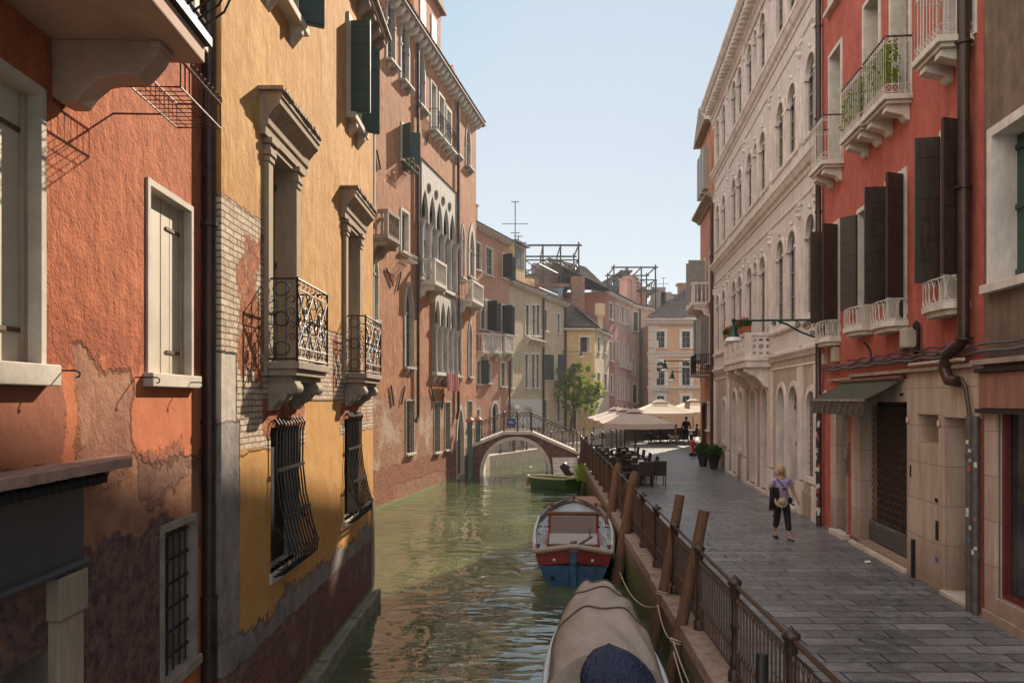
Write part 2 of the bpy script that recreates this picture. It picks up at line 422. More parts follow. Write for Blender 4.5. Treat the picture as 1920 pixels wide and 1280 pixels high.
class House:
    def __init__(s, name, label, P0, P1, zb, H, D, wall, cat='house', group=None):
        s.P0 = Vector(P0); s.P1 = Vector(P1); d = s.P1-s.P0; s.L = d.length; s.d = d/s.L
        s.ang = math.atan2(s.d.y, s.d.x); s.nrm = Vector((s.d.y, -s.d.x))
        s.root = thing(name, label, cat, (s.P0.x, s.P0.y, 0), s.ang, group)
        s.zb, s.H, s.D, s.wall = zb, H, D, wall; s.holes = []; s.side_holes = []
    def up(s, px, py=None, p=0):
        """pixel of the photograph -> (u, z) on the facade plane offset outward by p"""
        a = (px-960)/F; q = s.P0+s.nrm*p
        t = (a*q.y-q.x)/(s.d.x-a*s.d.y); Y = q.y+t*s.d.y
        return (t, CAMZ+(HOR-py)/F*Y) if py is not None else t
    def rect(s, xa, xb, yt, yb):
        ua, ub = sorted((s.up(xa), s.up(xb))); uc, zt = s.up((xa+xb)/2, yt); _, zl = s.up((xa+xb)/2, yb)
        return ua, ub, zl, zt
    def wy(s, u, p=0): return (s.P0+s.d*u+s.nrm*p)
    def finish(s, label=None):
        b = MB(); L, H, D, zb = s.L, s.H, s.D, s.zb
        outer = [(0, zb), (L, zb), (L, H), (0, H)]
        polys = [outer]+[h[0] for h in s.holes]
        tri = tessellate_polygon([[Vector((p[0], p[1], 0)) for p in pl] for pl in polys])
        b.add([(p[0], 0, p[1]) for pl in polys for p in pl], [tuple(t) for t in tri])
        b.add([(0,0,zb), (0,D,zb), (0,D,H), (0,0,H), (L,0,zb), (L,D,zb), (L,D,H), (L,0,H)],
              [(0,1,2,3), (4,5,6,7), (1,5,6,2), (3,7,6,2)])
        return b.build('wall', s.wall, s.root, recalc=True)
    def win(s, u0, u1, z0, z1, arch='flat', fr=.1, fp=.04, rev=.2, frame='stone', pane='pane_dim', sill=.1, shut=None,
            grille=None, mull=True, name='window', brackets=False, hood=False, balc=None, sillh=.09, caps=False):
        if u1 < u0: u0, u1 = u1, u0
        s.holes.append((outline(u0, u1, z0, z1, arch),))
        inn = outline(u0, u1, z0, z1, arch); out = outline(u0, u1, z0, z1, arch, fr, 0 if sill else fr)
        n = len(inn); b = MB()
        yf = -fp if fr else 0
        vs = [(p[0], yf, p[1]) for p in inn]+[(p[0], rev, p[1]) for p in inn]
        fs = [(i, (i+1) % n, n+(i+1) % n, n+i) for i in range(n)]
        b.add(vs, fs)
        if fr:
            vs = [(p[0], yf, p[1]) for p in inn]+[(p[0], yf, p[1]) for p in out]+[(p[0], .01, p[1]) for p in out]
            fs = []
            for i in range(n):
                j = (i+1) % n
                if i == 0 and sill: continue
                fs += [(i, j, n+j, n+i), (n+i, n+j, 2*n+j, 2*n+i)]
            if sill: fs += [(0, n, 2*n), (1, 2*n+1, n+1)]
            b.add(vs, fs)
        if hood:
            w = u1-u0
            hz = z1+fr
            b.prism([(-.02, hz+.06), (-fp-.05, hz+.06), (-fp-.08, hz+.14), (-fp-.2, hz+.22), (-fp-.24, hz+.32), (-.02, hz+.36)], u0-fr-.12, u1+fr+.12, 'x')
        if caps:
            zs = z1-(u1-u0)/2 if arch == 'round' else z1-(u1-u0)*1.15
            for q in (u0, u1):
                b.box(q-fr*.5-.03, q+fr*.5+.03, -fp-.03, .04, zs-.08, zs)
        W = b.build(name, frame, s.root, recalc=True)
        # pane
        b = MB(); tri = tessellate_polygon([[Vector((p[0], p[1], 0)) for p in inn]])
        b.add([(p[0], rev-.012, p[1]) for p in inn], [tuple(t) for t in tri])
        b.build('pane' if pane in ('glass', 'dark', 'pane_dim') else 'door_panel', pane, W)
        w = u1-u0
        if pane in ('glass', 'pane_dim') and mull:
            b = MB(); c = (u0+u1)/2; y0, y1 = rev-.06, rev-.014; k = .028 if name == 'window' else .045
            zt = z1-(w/2 if arch == 'round' else w*1.15 if arch == 'gothic' else 0)
            b.box(u0, u0+k, y0, y1, z0, zt); b.box(u1-k, u1, y0, y1, z0, zt); b.box(c-k/2, c+k/2, y0, y1, z0, z1-.02)
            b.box(u0+k, u1-k, y0+.002, y1, z0, z0+k); b.box(u0+k, u1-k, y0+.002, y1, zt-k, zt)
            for q in (1, 2): b.box(u0+k, u1-k, y0+.012, y1, z0+(zt-z0)*q/3-.012, z0+(zt-z0)*q/3+.012)
            b.build('casement', 'sash', W)
        if pane == 'cream_shutter':
            b = MB(); c = (u0+u1)/2; y1 = rev-.014
            b.box(c-.007, c+.007, y1-.002, y1, z0, z1)
            b.box(u1-.045, u1, y1-.03, y1, z0, z1); b.box(c+.2, c+.206, y1-.001, y1, z0, z1)
            b.build('board_joint', 'stone_door', W)
            b = MB()
            for zz in (z0+.2, z1-.25):
                for (e, f_) in ((u0+.02, u0+.2), (c+.1, u1-.03)): b.box(e, f_, y1-.012, y1-.004, zz, zz+.028)
            b.build('hinge_strap', 'iron_rust', W)
        if pane in ('door_wood', 'green_wood'):
            b = MB(); c = (u0+u1)/2; y1 = rev-.014; y0 = y1-.03
            b.box(c-.006, c+.006, y0-.006, y1, z0, z1-.01 if arch == 'flat' else z1-w*.2)
            for e, f_ in ((u0+.01, c-.012), (c+.012, u1-.01)):
                for q in (.06, .5, .9):
                    zz = z0+(z1-z0)*q; b.box(e, f_, y0, y1, zz, zz+.07)
            b.build('board_battens', pane, W)
        if sill:
            b = MB(); b.box(u0-fr-.05, u1+fr+.05, -fp-sill, rev*.3, z0-sillh, z0+.004)
            if brackets:
                for q in (u0+.05, u1-.2): b.prism([(0, z0-sillh), (-fp-sill*.8, z0-sillh), (-fp-sill*.8, z0-sillh-.08), (0, z0-sillh-.26)], q, q+.14, 'x')
            b.build('sill', frame, W, bevel=.008)
        if shut:
            mat, al, ar = shut[:3]; lw = shut[3] if len(shut) > 3 else w/2; th = .045
            for side, an in ((0, al), (1, ar)):
                if an is None: continue
                b = MB(); hx = u0 if side == 0 else u1; sg = 1 if side == 0 else -1
                m = Matrix.Translation((hx, -fp-.012, 0)) @ Matrix.Rotation(-sg*R(an), 4, 'Z')
                z0b, z1b = z0+.02, z1-.02-(w*.3 if arch != 'flat' else 0)
                xs = sorted((0, sg*lw))
                b.box(xs[0], xs[1], -th/2, th/2, z0b, z1b, m)
                for q in (.02, .26, .5, .74, .93):
                    zz = z0b+(z1b-z0b)*q
                    b.box(xs[0]+.02, xs[1]-.02, -th/2-.012, th/2+.012, zz, zz+.055, m)
                b.build('shutter', mat, W)
        if grille:
            gp, nb, nh = grille; b = MB(); y = -gp
            for i in range(nb):
                uu = u0+(u1-u0)*(i+.5)/nb; b.tube([(uu, y, z0), (uu, y, z1)], .009, 5)
            for i in range(nh):
                zz = z0+(z1-z0)*(i+.7)/nh; b.box(u0-.03, u1+.03, y-.006, y+.006, zz-.012, zz+.012)
            if gp > .02:
                for uu in (u0+.01, u1-.01):
                    for zz in (z0+.1, z1-.1): b.tube([(uu, y, zz), (uu, 0.02, zz)], .009, 5)
            b.build('grille', 'iron', W)
        return W
    def pwin(s, xa, xb, yt, yb, **kw):
        return s.win(*s.rect(xa, xb, yt, yb), **kw)

def gothic_caps(): pass
def corbel(b, u, w, z, p, h):
    """scroll bracket under a balcony: profile in (y,z)"""
    pts = [(0.02, z), (-p, z), (-p-.02, z-.06), (-p, z-.14), (-p+.08, z-.17), (-p*.62, z-.15), (-p*.45, z-.2), (-p*.3, z-h*.8), (-p*.12, z-h*.92), (0.02, z-h)]
    b.prism(pts, u, u+w, 'x')
    b.tube([(u-.012, -p+.05, z-.09), (u+w+.012, -p+.05, z-.09)], .075, 12)
def baluster(b, x, y, z0, z1, r=.05):
    h = z1-z0
    b.lathe([(r*.9, 0), (r*.9, h*.08), (r*.45, h*.12), (r, h*.32), (r*.45, h*.72), (r*.8, h*.9), (r*.9, h*.93), (r*.9, h)], (x, y, z0), 8)
def stone_balcony(h, u0, u1, zf, p, rail=.95, mat='stone', ncorb=2, panel=False, label=None):
    b = MB(); b.box(u0, u1, -p, .02, zf-.14, zf); b.box(u0+.04, u1-.04, -p+.05, .02, zf-.22, zf-.14)
    for i in range(ncorb):
        u = u0+.08+(u1-u0-.16-.18)*i/max(1, ncorb-1); corbel(b, u, .18, zf-.22, p*.85, .5)
    B = b.build('balcony', mat, h.root, label=label)
    b = MB(); t = .1
    b.box(u0, u1, -p, -p+.14, zf+rail-.12, zf+rail); b.box(u0, u0+.14, -p+.14, .01, zf+rail-.12, zf+rail-.003); b.box(u1-.14, u1, -p+.14, .01, zf+rail-.12, zf+rail-.003)
    for uu in (u0+.01, u1-.15): b.box(uu, uu+.14, -p+.01, -p+.15, zf, zf+rail-.12)
    n = max(2, int((u1-u0-.3)/.17))
    for i in range(n):
        uu = u0+.15+(u1-u0-.3)*(i+.5)/n
        if panel:
            b.box(uu-.05, uu+.05, -p+.04, -p+.10, zf, zf+rail-.12)
            b.tube([(uu+.085+.06*math.cos(a), -p+.07, zf+(rail-.12)*.5+.12*math.sin(a)) for a in [k*math.pi/4 for k in range(8)]], .02, 5, closed=True)
        else: baluster(b, uu, -p+.07, zf, zf+rail-.12)
    m = max(1, int((p-.15)/.17))
    for i in range(m):
        yy = -p+.15+(p-.15)*(i+.5)/m
        for uu in (u0+.08, u1-.08): baluster(b, uu, yy, zf, zf+rail-.12)
    b.build('balustrade', mat, B, smooth=True)
    return B
def spiral(cx, cz, r, turns, a0, sgn=1, n=26):
    return [(cx+r*(1-t*.82)*math.cos(a0+sgn*t*turns*2*math.pi), cz+r*(1-t*.82)*math.sin(a0+sgn*t*turns*2*math.pi)) for t in [i/(n-1) for i in range(n)]]
def tile_roof(name, mat, parent, quad, pitch=.22, amp=.03):
    """pan-tile roof between eave edge a->b and ridge edge d->c (Vectors)"""
    a, b, c, d = [Vector(q) for q in quad]
    n = max(2, int((b-a).length/pitch))*4; nr = max(2, int((d-a).length/.38))
    up = (b-a).cross(d-a).normalized()
    if up.z < 0: up = -up
    m = MB(); rows = []
    for j in range(nr):
        for e in (0, 1):
            t = (j+e)/nr; row = []
            for i in range(n+1):
                s_ = i/n; lo = a.lerp(b, s_); hi = d.lerp(c, s_)
                q = lo.lerp(hi, t)
                row.append(q+up*(amp*math.sin(i*math.pi/2)+(.03 if e == 0 else .0)+.05))
            rows.append(row)
    m.grid(rows)
    o = m.build(name, mat, parent, recalc=False)
    return o
# ------------------------------------------------------------------ materials
simple('stone', (.50,.43,.35), .8, var=.22, nsc=3, bump=.4, bd=.01, spec=.2)
simple('loggia_stone', (.42,.375,.32), .8, var=.35, nsc=2, bump=.5, bd=.02, stretch=(2,2,.7))
simple('stone_white', (.60,.55,.47), .8, var=.2, nsc=4, bump=.4, bd=.008, spec=.2)
simple('stone_dark', (.30,.235,.18), .85, var=.3, nsc=4, bump=.5, bd=.012, spec=.2)
simple('stone_door', (.34,.25,.17), .85, var=.3, nsc=2.4, bump=.4, bd=.01, spec=.2, stretch=(3,3,.6))
simple('stone_brown', (.36,.26,.19), .85, var=.3, nsc=2.5, bump=.5, bd=.01, spec=.2, stretch=(2,2,.6))
simple('stone_pink', (.66,.59,.54), .8, var=.25, nsc=2, bump=.4, bd=.01, spec=.2, stretch=(2,2,.7))
simple('iron', (.022,.018,.016), .45, .3, var=.3, nsc=20)
simple('rail_brown', (.055,.033,.024), .38, .3, var=.4, nsc=7)
simple('iron_rust', (.095,.052,.034), .5, .25, var=.35, nsc=9, bump=.4)
simple('iron_white', (.55,.50,.44), .5, var=.15)
simple('bronze_pipe', (.055,.03,.022), .35, .3, var=.35, nsc=5)
simple('pipe_grey', (.10,.085,.075), .5, .1, var=.4, nsc=7)
simple('pole_green', (.07,.17,.14), .5, var=.3, nsc=4, stretch=(1,1,.3))
simple('pink_cap', (.42,.17,.12), .6, var=.2)
simple('wood', (.13,.065,.035), .75, var=.4, nsc=5, bump=.7, bd=.02, stretch=(5,5,.5))
simple('wood_dark', (.05,.028,.018), .6, var=.3, nsc=5, stretch=(4,4,.6))
simple('wicker', (.035,.022,.017), .6, var=.4, nsc=60, bump=.6)
simple('dark', (.008,.007,.006), .6)
simple('shutter_dark', (.018,.017,.016), .45, var=.3, nsc=6)
simple('shutter_brown', (.045,.026,.018), .45, var=.4, nsc=4, stretch=(4,4,.6))
simple('shutter_green', (.03,.055,.045), .55, var=.3)
simple('shutter_grey', (.30,.30,.28), .6, var=.15)
simple('cream_shutter', (.47,.40,.30), .6, var=.08, nsc=3)
simple('green_wood', (.03,.07,.045), .55, var=.25)
simple('door_wood', (.10,.045,.025), .5, var=.35, nsc=4, stretch=(5,5,.5))
simple('sash', (.42,.36,.30), .6)
simple('canvas', (.46,.375,.32), .8, var=.10, nsc=3, bump=.5, bd=.05)
simple('seam', (.10,.07,.05), .8)
simple('tarp', (.34,.28,.24), .62, var=.16, nsc=2.3, bump=.9, bd=.05)
simple('canvas_light', (.62,.53,.41), .85, var=.06, nsc=2, bump=.2, bd=.03)
simple('white_paint', (.72,.70,.66), .4, var=.08)
simple('lamp_green', (.015,.05,.035), .35, var=.2)
simple('lamp_glass', (.62,.62,.60), .2, var=.05)
simple('red_paint', (.22,.018,.012), .35, var=.5, nsc=5)
simple('hydrant_red', (.45,.02,.02), .35, var=.2)
simple('blue_paint', (.025,.085,.17), .4, var=.55, nsc=5, bump=.3)
simple('deck_blue', (.30,.33,.36), .42, var=.25, nsc=4)
simple('deck_grey', (.28,.24,.23), .5, var=.2, nsc=4)
simple('deck_brown', (.13,.08,.065), .4, var=.3, nsc=5)
simple('rail_white', (.52,.54,.56), .35, var=.15)
simple('gunwale', (.30,.23,.18), .35, var=.25, nsc=4)
simple('metal', (.5,.5,.5), .25, .9)
simple('copper', (.14,.075,.06), .5, .1, var=.3, nsc=6)
simple('navy', (.013,.022,.060), .38, var=.5, nsc=4, bump=1, bd=.09)
simple('rope', (.42,.36,.28), .85, bump=.8, nsc=60)
simple('vinyl', (.32,.31,.33), .15, var=.2)
simple('boat_green', (.045,.12,.02), .4, var=.3, nsc=5)
simple('boat_cream', (.45,.38,.26), .5, var=.2)
simple('boat_white', (.46,.42,.36), .35, var=.12)
simple('fender', (.42,.21,.08), .6)
simple('terracotta', (.32,.09,.045), .8, var=.2)
simple('concrete', (.22,.18,.16), .85, var=.3, nsc=5, bump=.5)
simple('skin', (.42,.22,.15), .6, var=.05, bump=0)
simple('hair_blond', (.42,.32,.20), .7, var=.3, nsc=30, bump=.5)
simple('hair_dark', (.03,.02,.015), .6)
simple('shirt_lilac', (.36,.29,.46), .8, var=.12, nsc=7, bump=.4, bd=.02)
simple('black_cloth', (.012,.010,.012), .8, var=.3, nsc=8, bump=.4, bd=.02)
simple('drain_iron', (.03,.028,.027), .5, .3, var=.4)
simple('red_cloth', (.12,.018,.015), .8)
simple('cream_cloth', (.55,.47,.34), .8)
simple('straw', (.42,.33,.23), .8, var=.2, nsc=40)
simple('dog_white', (.62,.56,.50), .9, var=.15, nsc=25, bump=.6)
simple('cloth_red', (.55,.20,.18), .85, var=.2, nsc=3)
simple('sign_blue', (.02,.09,.26), .5, var=.1)
simple('zinc', (.11,.13,.15), .5, .3, var=.2)
simple('solar', (.05,.09,.12), .15, .2)
simple('awning_green', (.055,.052,.028), .8, var=.5, nsc=2, bump=.5, bd=.02, stretch=(4,1,.6))
simple('awning_valance', (.085,.062,.042), .85, var=.4, nsc=3, bump=.4, stretch=(4,4,.7))
simple('wrought', (.14,.095,.06), .6, var=.35, nsc=8)
simple('banner', (.045,.040,.042), .55, var=.25, nsc=1.2, stretch=(3,3,.4), bump=.3)
simple('plastic', (.42,.36,.28), .6, var=.12)
simple('slab_pink', (.33,.19,.14), .85, var=.35, nsc=4, bump=.6, bd=.02)
simple('mesh_rust', (.13,.07,.035), .55, .3)
simple('sticker', (.55,.52,.48), .6, var=.2, nsc=30)
simple('sticker_red', (.45,.07,.05), .6); simple('sticker_blue', (.06,.12,.3), .6)
simple('petal_red', (.55,.03,.07), .7); simple('petal_white', (.75,.7,.65), .7)
simple('soffit', (.42,.27,.20), .85, var=.2, nsc=2.5, bump=.3)
simple('quoin', (.52,.43,.36), .85, var=.15)
simple('pane_dim', (.022,.024,.025), .3, spec=.25, var=.5, nsc=1.5, bump=.05)
glass_mat(); water_mat(); slime_wall()
simple('quay_stone', (.27,.20,.155), .85, var=.4, nsc=6, bump=.9, bd=.02, spec=.3)
simple('fascia_pink', (.30,.135,.105), .6, var=.35, nsc=2, bump=.3, stretch=(3,3,.5))
simple('frame_red', (.11,.018,.015), .4, var=.3)
simple('foundation', (.20,.18,.13), .8, var=.5, nsc=5, bump=.8, bd=.03)
tile_mat('tiles', (.17,.085,.055), (.25,.14,.09)); tile_mat('tiles_dark', (.085,.065,.06), (.13,.10,.09))
leaf_mat('leaf', (.09,.15,.02), (.33,.40,.07)); leaf_mat('leaf_dark', (.02,.055,.015), (.05,.10,.03))
paving_mat('paving', (.10,.10,.105), (.215,.21,.215), (.010,.009,.009), rough=(.2,.5))
paving_mat('paving_far', (.16,.14,.125), (.20,.18,.16), (.05,.045,.04), w=.9, h=.4, rough=(.5,.8))
plaster('wall_orange', (.46,.148,.062), (.39,.108,.045), (.31,.078,.034), grain=1.8, streak=.35, low_shade=(4.35, (.19,.034,.020)), layers=[  # deep red low down stands for the dim canal-side light
    ('self', (-9,9,0,4.35), .5, 1.2, 1) ,
    ('soot', (-1.5,1.7,3.7,4.3), .35, 2.0, 9),
    ('tan', (1.95,2.75,3.35,4.4), .32, 1.8, 2), ('tan', (1.45,4.6,2.8,3.6), .5, 1.5, 3), ('soot', (2.9,4.6,3.35,3.7), .5, 1.7, 13),
    ('rubble', (.3,3.45,-1,3.1), .42, 1.7, 4), ('darkbrick', (3.1,4.6,-1,.9), .3, 2, 5)])
plaster('wall_yellow', (.50,.27,.082), (.43,.205,.055), (.58,.37,.16), grain=.7, streak=.65, layers=[
    ('whitebrick', (-.3,1.42,3.6,6.2), .10, 5, 1), ('whitebrick', (1.3,9,3.45,5.22), .06, 6, 2),
    ('redrubble', (.55,1.2,4.4,5.9), .75, 2.6, 11), ('redrubble', (1.3,3.3,3.72,4.12), .22, 2.6, 12), ('redrubble', (5.4,7.2,3.72,4.1), .2, 2.6, 14),
    ('stone', (-.2,.42,2.9,4.62), .03, 6, 7),
    ('self', (3.15,5.35,3.2,4.12), .015, 3, 3), ('self', (.4,9,1.2,3.55), .12, 2.5, 4),
    ('grey', (-.2,.52,1.1,3.9), .1, 1.8, 5), ('grey', (-.2,9,.9,1.62), .55, 1.9, 6),
    ('darkbrick', (-.3,9,-1,1.32), .12, 2.6, 8), ('moss', (-.3,9,-1,.34), .12, 3, 10)])
plaster('wall_palace', (.46,.19,.082), (.33,.122,.052), (.52,.28,.145), grain=1.1, streak=.95, layers=[
    ('oldbrick', (-9,60,-1,4.2), .6, 1.3, 1), ('redbrick', (-9,60,-1,1.5), .5, 1.3, 4),
    ('tan', (12,60,-1,.7), .3, .9, 2), ('moss', (-9,60,-1,.12), .1, 3, 3)])
plaster('wall_white', (.72,.66,.61), (.64,.575,.525), (.50,.43,.38), grain=.4, streak=.6, layers=[
    ('sandstone', (-9,60,0,5.25), .02, 2, 1)])
plaster('wall_red', (.44,.118,.084), (.36,.088,.062), (.50,.165,.12), grain=.55, streak=.5, layers=[])
plaster('wall_brown', (.25,.175,.12), (.17,.12,.09), (.08,.065,.06), grain=.6, streak=.8)
plaster('shop_stone', (.44,.34,.27), (.36,.26,.20), (.27,.18,.13), grain=.3, streak=.8, layers=[('sandstone', (-9,90,0,9), .0, 2, 1)])
plaster('wall_pink', (.50,.255,.165), (.46,.22,.14), (.52,.32,.22), grain=.5, streak=.4, layers=[
    ('stone', (-9,60,-1,1.6), .1, 2, 1)])
plaster('wall_cream', (.56,.45,.29), (.50,.39,.25), (.44,.32,.21), grain=.5, streak=.5)
plaster('wall_yellow_far', (.62,.44,.22), (.56,.39,.19), (.62,.48,.28), grain=.5, streak=.3)
plaster('wall_rose', (.42,.18,.135), (.36,.15,.115), (.30,.125,.10), grain=.5, streak=.4)
plaster('wall_rose_pale', (.52,.29,.22), (.48,.25,.19), (.55,.36,.28), grain=.5, streak=.4)
plaster('wall_peach', (.57,.35,.215), (.53,.31,.19), (.6,.42,.28), grain=.4, streak=.3)
plaster('wall_pale', (.53,.40,.33), (.49,.35,.28), (.45,.31,.25), grain=.4, streak=.3)
plaster('wall_right_pink', (.49,.225,.14), (.45,.195,.12), (.50,.30,.21), grain=.4, streak=.7)
plaster('bridge_brick', (.22,.12,.09), (.18,.09,.07), grain=.4, streak=.3, layers=[('darkbrick', (-30,60,-1,9), .1, 2, 1)])

# ------------------------------------------------------------------ camera, sky, sun
cam = bpy.data.cameras.new('camera'); co = bpy.data.objects.new('camera', cam); COL.objects.link(co)
co.location = (0, 0, CAMZ); co.rotation_euler = (R(90), 0, 0)
cam.sensor_width = 36; cam.lens = F/1920*36; cam.shift_y = (HOR-640)/1920; cam.clip_end = 2000; cam.clip_start = .05
scene.camera = co
AZ, EL = R(26), R(30)
sun = bpy.data.lights.new('sun', 'SUN'); so = bpy.data.objects.new('sun', sun); COL.objects.link(so)
sun.energy = 5.0; sun.angle = R(.6); sun.color = (1, .87, .70)
sd = Vector((math.sin(AZ)*math.cos(EL), math.cos(AZ)*math.cos(EL), math.sin(EL)))
so.rotation_euler = sd.to_track_quat('Z', 'Y').to_euler()
so.location = sd*120
w = bpy.data.worlds.new('World'); scene.world = w; w.use_nodes = True
wt = w.node_tree; bg = wt.nodes['Background']
sky = wt.nodes.new('ShaderNodeTexSky'); sky.sky_type = 'NISHITA'; sky.sun_disc = False
sky.sun_elevation = EL; sky.sun_rotation = AZ; sky.air_density = 1.0; sky.dust_density = .6; sky.ozone_density = 1.2
# hazy morning: Nishita sky evened out by thin high haze, plus an unseen bright patch added up left and behind to lift shaded walls
class _W(NT):
    def __init__(s): s.t = wt; s._tc = None
W_ = _W(); tcw = W_.n('ShaderNodeTexCoord').outputs['Generated']
vm = W_.n('ShaderNodeVectorMath', operation='MINIMUM'); W_.put(vm.inputs[0], sky.outputs[0]); vm.inputs[1].default_value = (4.5, 4.8, 5.1)
dx, dy_, dz = W_.xyz(tcw)
hz_ = W_.mix(W_.rng(dz, .0, .55), (3.45, 3.95, 4.3), (1.85, 2.6, 3.5))
base = W_.mix(.72, vm.outputs[0], hz_)
dd = W_.ma('ADD', W_.ma('MULTIPLY', dx, -.70), W_.ma('ADD', W_.ma('MULTIPLY', dy_, -.42), W_.ma('MULTIPLY', dz, .58)))
cl = W_.rng(dd, .22, .85, 0, 1, True)
cn = W_.rng(W_.noise(2.2, 5, .6, v=tcw), .35, .6, .55, 1)
fin = W_.mix(W_.ma('MULTIPLY', cl, cn), base, (11.5, 10.8, 10.0))
wt.links.new(fin, bg.inputs[0]); bg.inputs[1].default_value = .1
scene.view_settings.view_transform = 'Standard'; scene.view_settings.look = 'None'
scene.view_settings.exposure = 1.0; scene.view_settings.gamma = 1
scene.cycles.max_bounces = 8; scene.cycles.diffuse_bounces = 4; scene.cycles.glossy_bounces = 4

# ------------------------------------------------------------------ ground, quays, water
b = MB(); b.box(-400, 400, -60, 900, -3.2, -2.8); struct(b.build('canal_bed', 'quay'))
b = MB(); b.add([(-60,-20,0), (60,-20,0), (60,90,0), (-60,90,0)], [(0,1,2,3)]); struct(b.build('canal_water', 'water'))
def edgeX(Y): return 1.86+.038*Y
qe = [(edgeX(-8), -8), (edgeX(8), 8), (edgeX(20), 20), (edgeX(32), 32), (edgeX(42.6), 42.6), (4.4, 45.5), (9.4, 58), (13.5, 68)]
land = qe+[(60, 68), (60, -8)]
b = MB(); b.prism([(p[0]+.34 if i < len(qe) else p[0], p[1]) for i, p in enumerate(land)], -2.5, PROM, 'z'); struct(b.build('promenade', 'paving'))
# quay wall with a curb of Istrian stone blocks
b = MB(); b.prism(land[:len(qe)]+[(p[0]+.33, p[1]) for p in reversed(qe)], -2.5, PROM-.16, 'z'); struct(b.build('quay_wall', 'quay'))
b = MB(); y = -7.0
while y < 42:
    L = random.uniform(1.3, 2.0); y1 = min(y+L, 42.5); j = random.uniform(-.012, .012)
    b.prism([(edgeX(y)-.015+j, y+.006), (edgeX(y)+.36, y+.006), (edgeX(y1)+.36, y1-.006), (edgeX(y1)-.015+j, y1-.006)], PROM-.17, PROM+.012+j*.4, 'z'); y = y1
struct(b.build('quay_curb', 'quay_stone' if 'quay_stone' in M else 'slab_pink', bevel=.015))
fq = [(-30, 45.95), (-2.1, 45.95), (-1.4, 48.6), (2.05, 56), (8, 69), (13.5, 69), (100, 69), (100, 200), (-60, 200), (-60, 46)]
b = MB(); b.prism(fq, -2.5, FOND, 'z'); struct(b.build('far_quay', 'paving_far'))
b = MB(); cq = [(-2.1,45.9), (-1.4,48.6), (2.05,56), (8,69)]
b.prism([(p[0]+.05, p[1]-.05) for p in cq]+[(p[0]-.35, p[1]+.12) for p in reversed(cq)], -.2, FOND+.03, 'z'); struct(b.build('far_quay_curb', 'stone'))
# campo beyond the canal bend at promenade level
b = MB(); b.prism([(9.6,58.2), (13.0,69.3), (8.1,69.3), (7,75), (100,75), (100,58.2)], .5, PROM+.004, 'z'); struct(b.build('campo', 'paving_far'))

# ------------------------------------------------------------------ LEFT 1: orange house
LX = lambda Y: -2.78-.038*Y
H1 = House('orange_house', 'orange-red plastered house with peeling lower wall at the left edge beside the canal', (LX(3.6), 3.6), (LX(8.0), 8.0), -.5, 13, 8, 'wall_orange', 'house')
U = lambda Y: Y-3.6
H1.win(U(3.95), U(5.02), 4.36, 6.05, fr=.055, fp=.02, rev=.11, frame='stone', pane='cream_shutter', sill=.07, sillh=.13)
W2 = H1.win(U(6.68), U(7.62), 4.36, 5.93, fr=.055, fp=.02, rev=.10, frame='stone', pane='cream_shutter', sill=.06, sillh=.11)
H1.win(U(6.98), U(7.72), 1.66, 2.98, fr=.07, fp=.02, rev=.25, frame='stone_dark', pane='dark', sill=.03, grille=(-.05, 5, 6))
H1.win(U(3.7), U(5.13), -.3, 2.55, fr=.0, rev=.6, frame='stone_dark', pane='dark', sill=0, name='shop_door')
H1.win(U(3.9), U(4.9), 7.3, 9.4, fr=.12, fp=.05, rev=.2, frame='stone_white', pane='glass', sill=.07)
H1.win(U(6.68), U(7.62), 7.6, 9.2, fr=.12, fp=.05, rev=.2, frame='stone_white', pane='glass', sill=.07)
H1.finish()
b = MB(); b.box(U(5.13), U(5.46), -.07, .3, -.3, 2.72); b.box(U(5.11), U(5.48), -.09, .3, 2.72, 3.0); b.build('door_jamb', 'stone_door', H1.root, bevel=.015)
# door ironwork
b = MB()
for i in range(7):
    u = U(4.0)+i*.17
    for s_ in (-1, 1):
        b.tube([(u+s_*.085*math.sin(k*math.pi/6), .3, -.2+k*.11) for k in range(25)], .009, 5)
b.build('door_grille', 'iron_rust', H1.root)
# stone canopy slab and rolled screen
b = MB(); n = 26; random.seed(3)
top = []; xs = [U(3.4)+(U(6.08)-U(3.4))*i/n for i in range(n+1)]
fr_ = [(x, -.24-random.uniform(0, .03)*(1 if i < n else 0)+(.16*((i-n+3)/3.0) if i > n-3 else 0)) for i, x in enumerate(xs)]
b.prism([(xs[0], .02)]+fr_+[(xs[-1], .02)], 3.66, 3.725, 'z')
b.build('canopy_slab', 'slab_pink', H1.root, bevel=.008)
b = MB(); b.box(U(3.4), U(5.47), -.06, -.02, 3.05, 3.62); b.tube([(U(3.4), -.07, 3.04), (U(5.49), -.07, 3.04)], .028, 8)
b.build('rolled_screen', 'banner', H1.root)
b = MB()
for i in range(26): b.lathe([(.045, 0), (.05, .05), (.02, .09)], (U(3.5)+i*.085, -.1, 3.56), 8)
b.build('canopy_fringe', 'dark', H1.root)
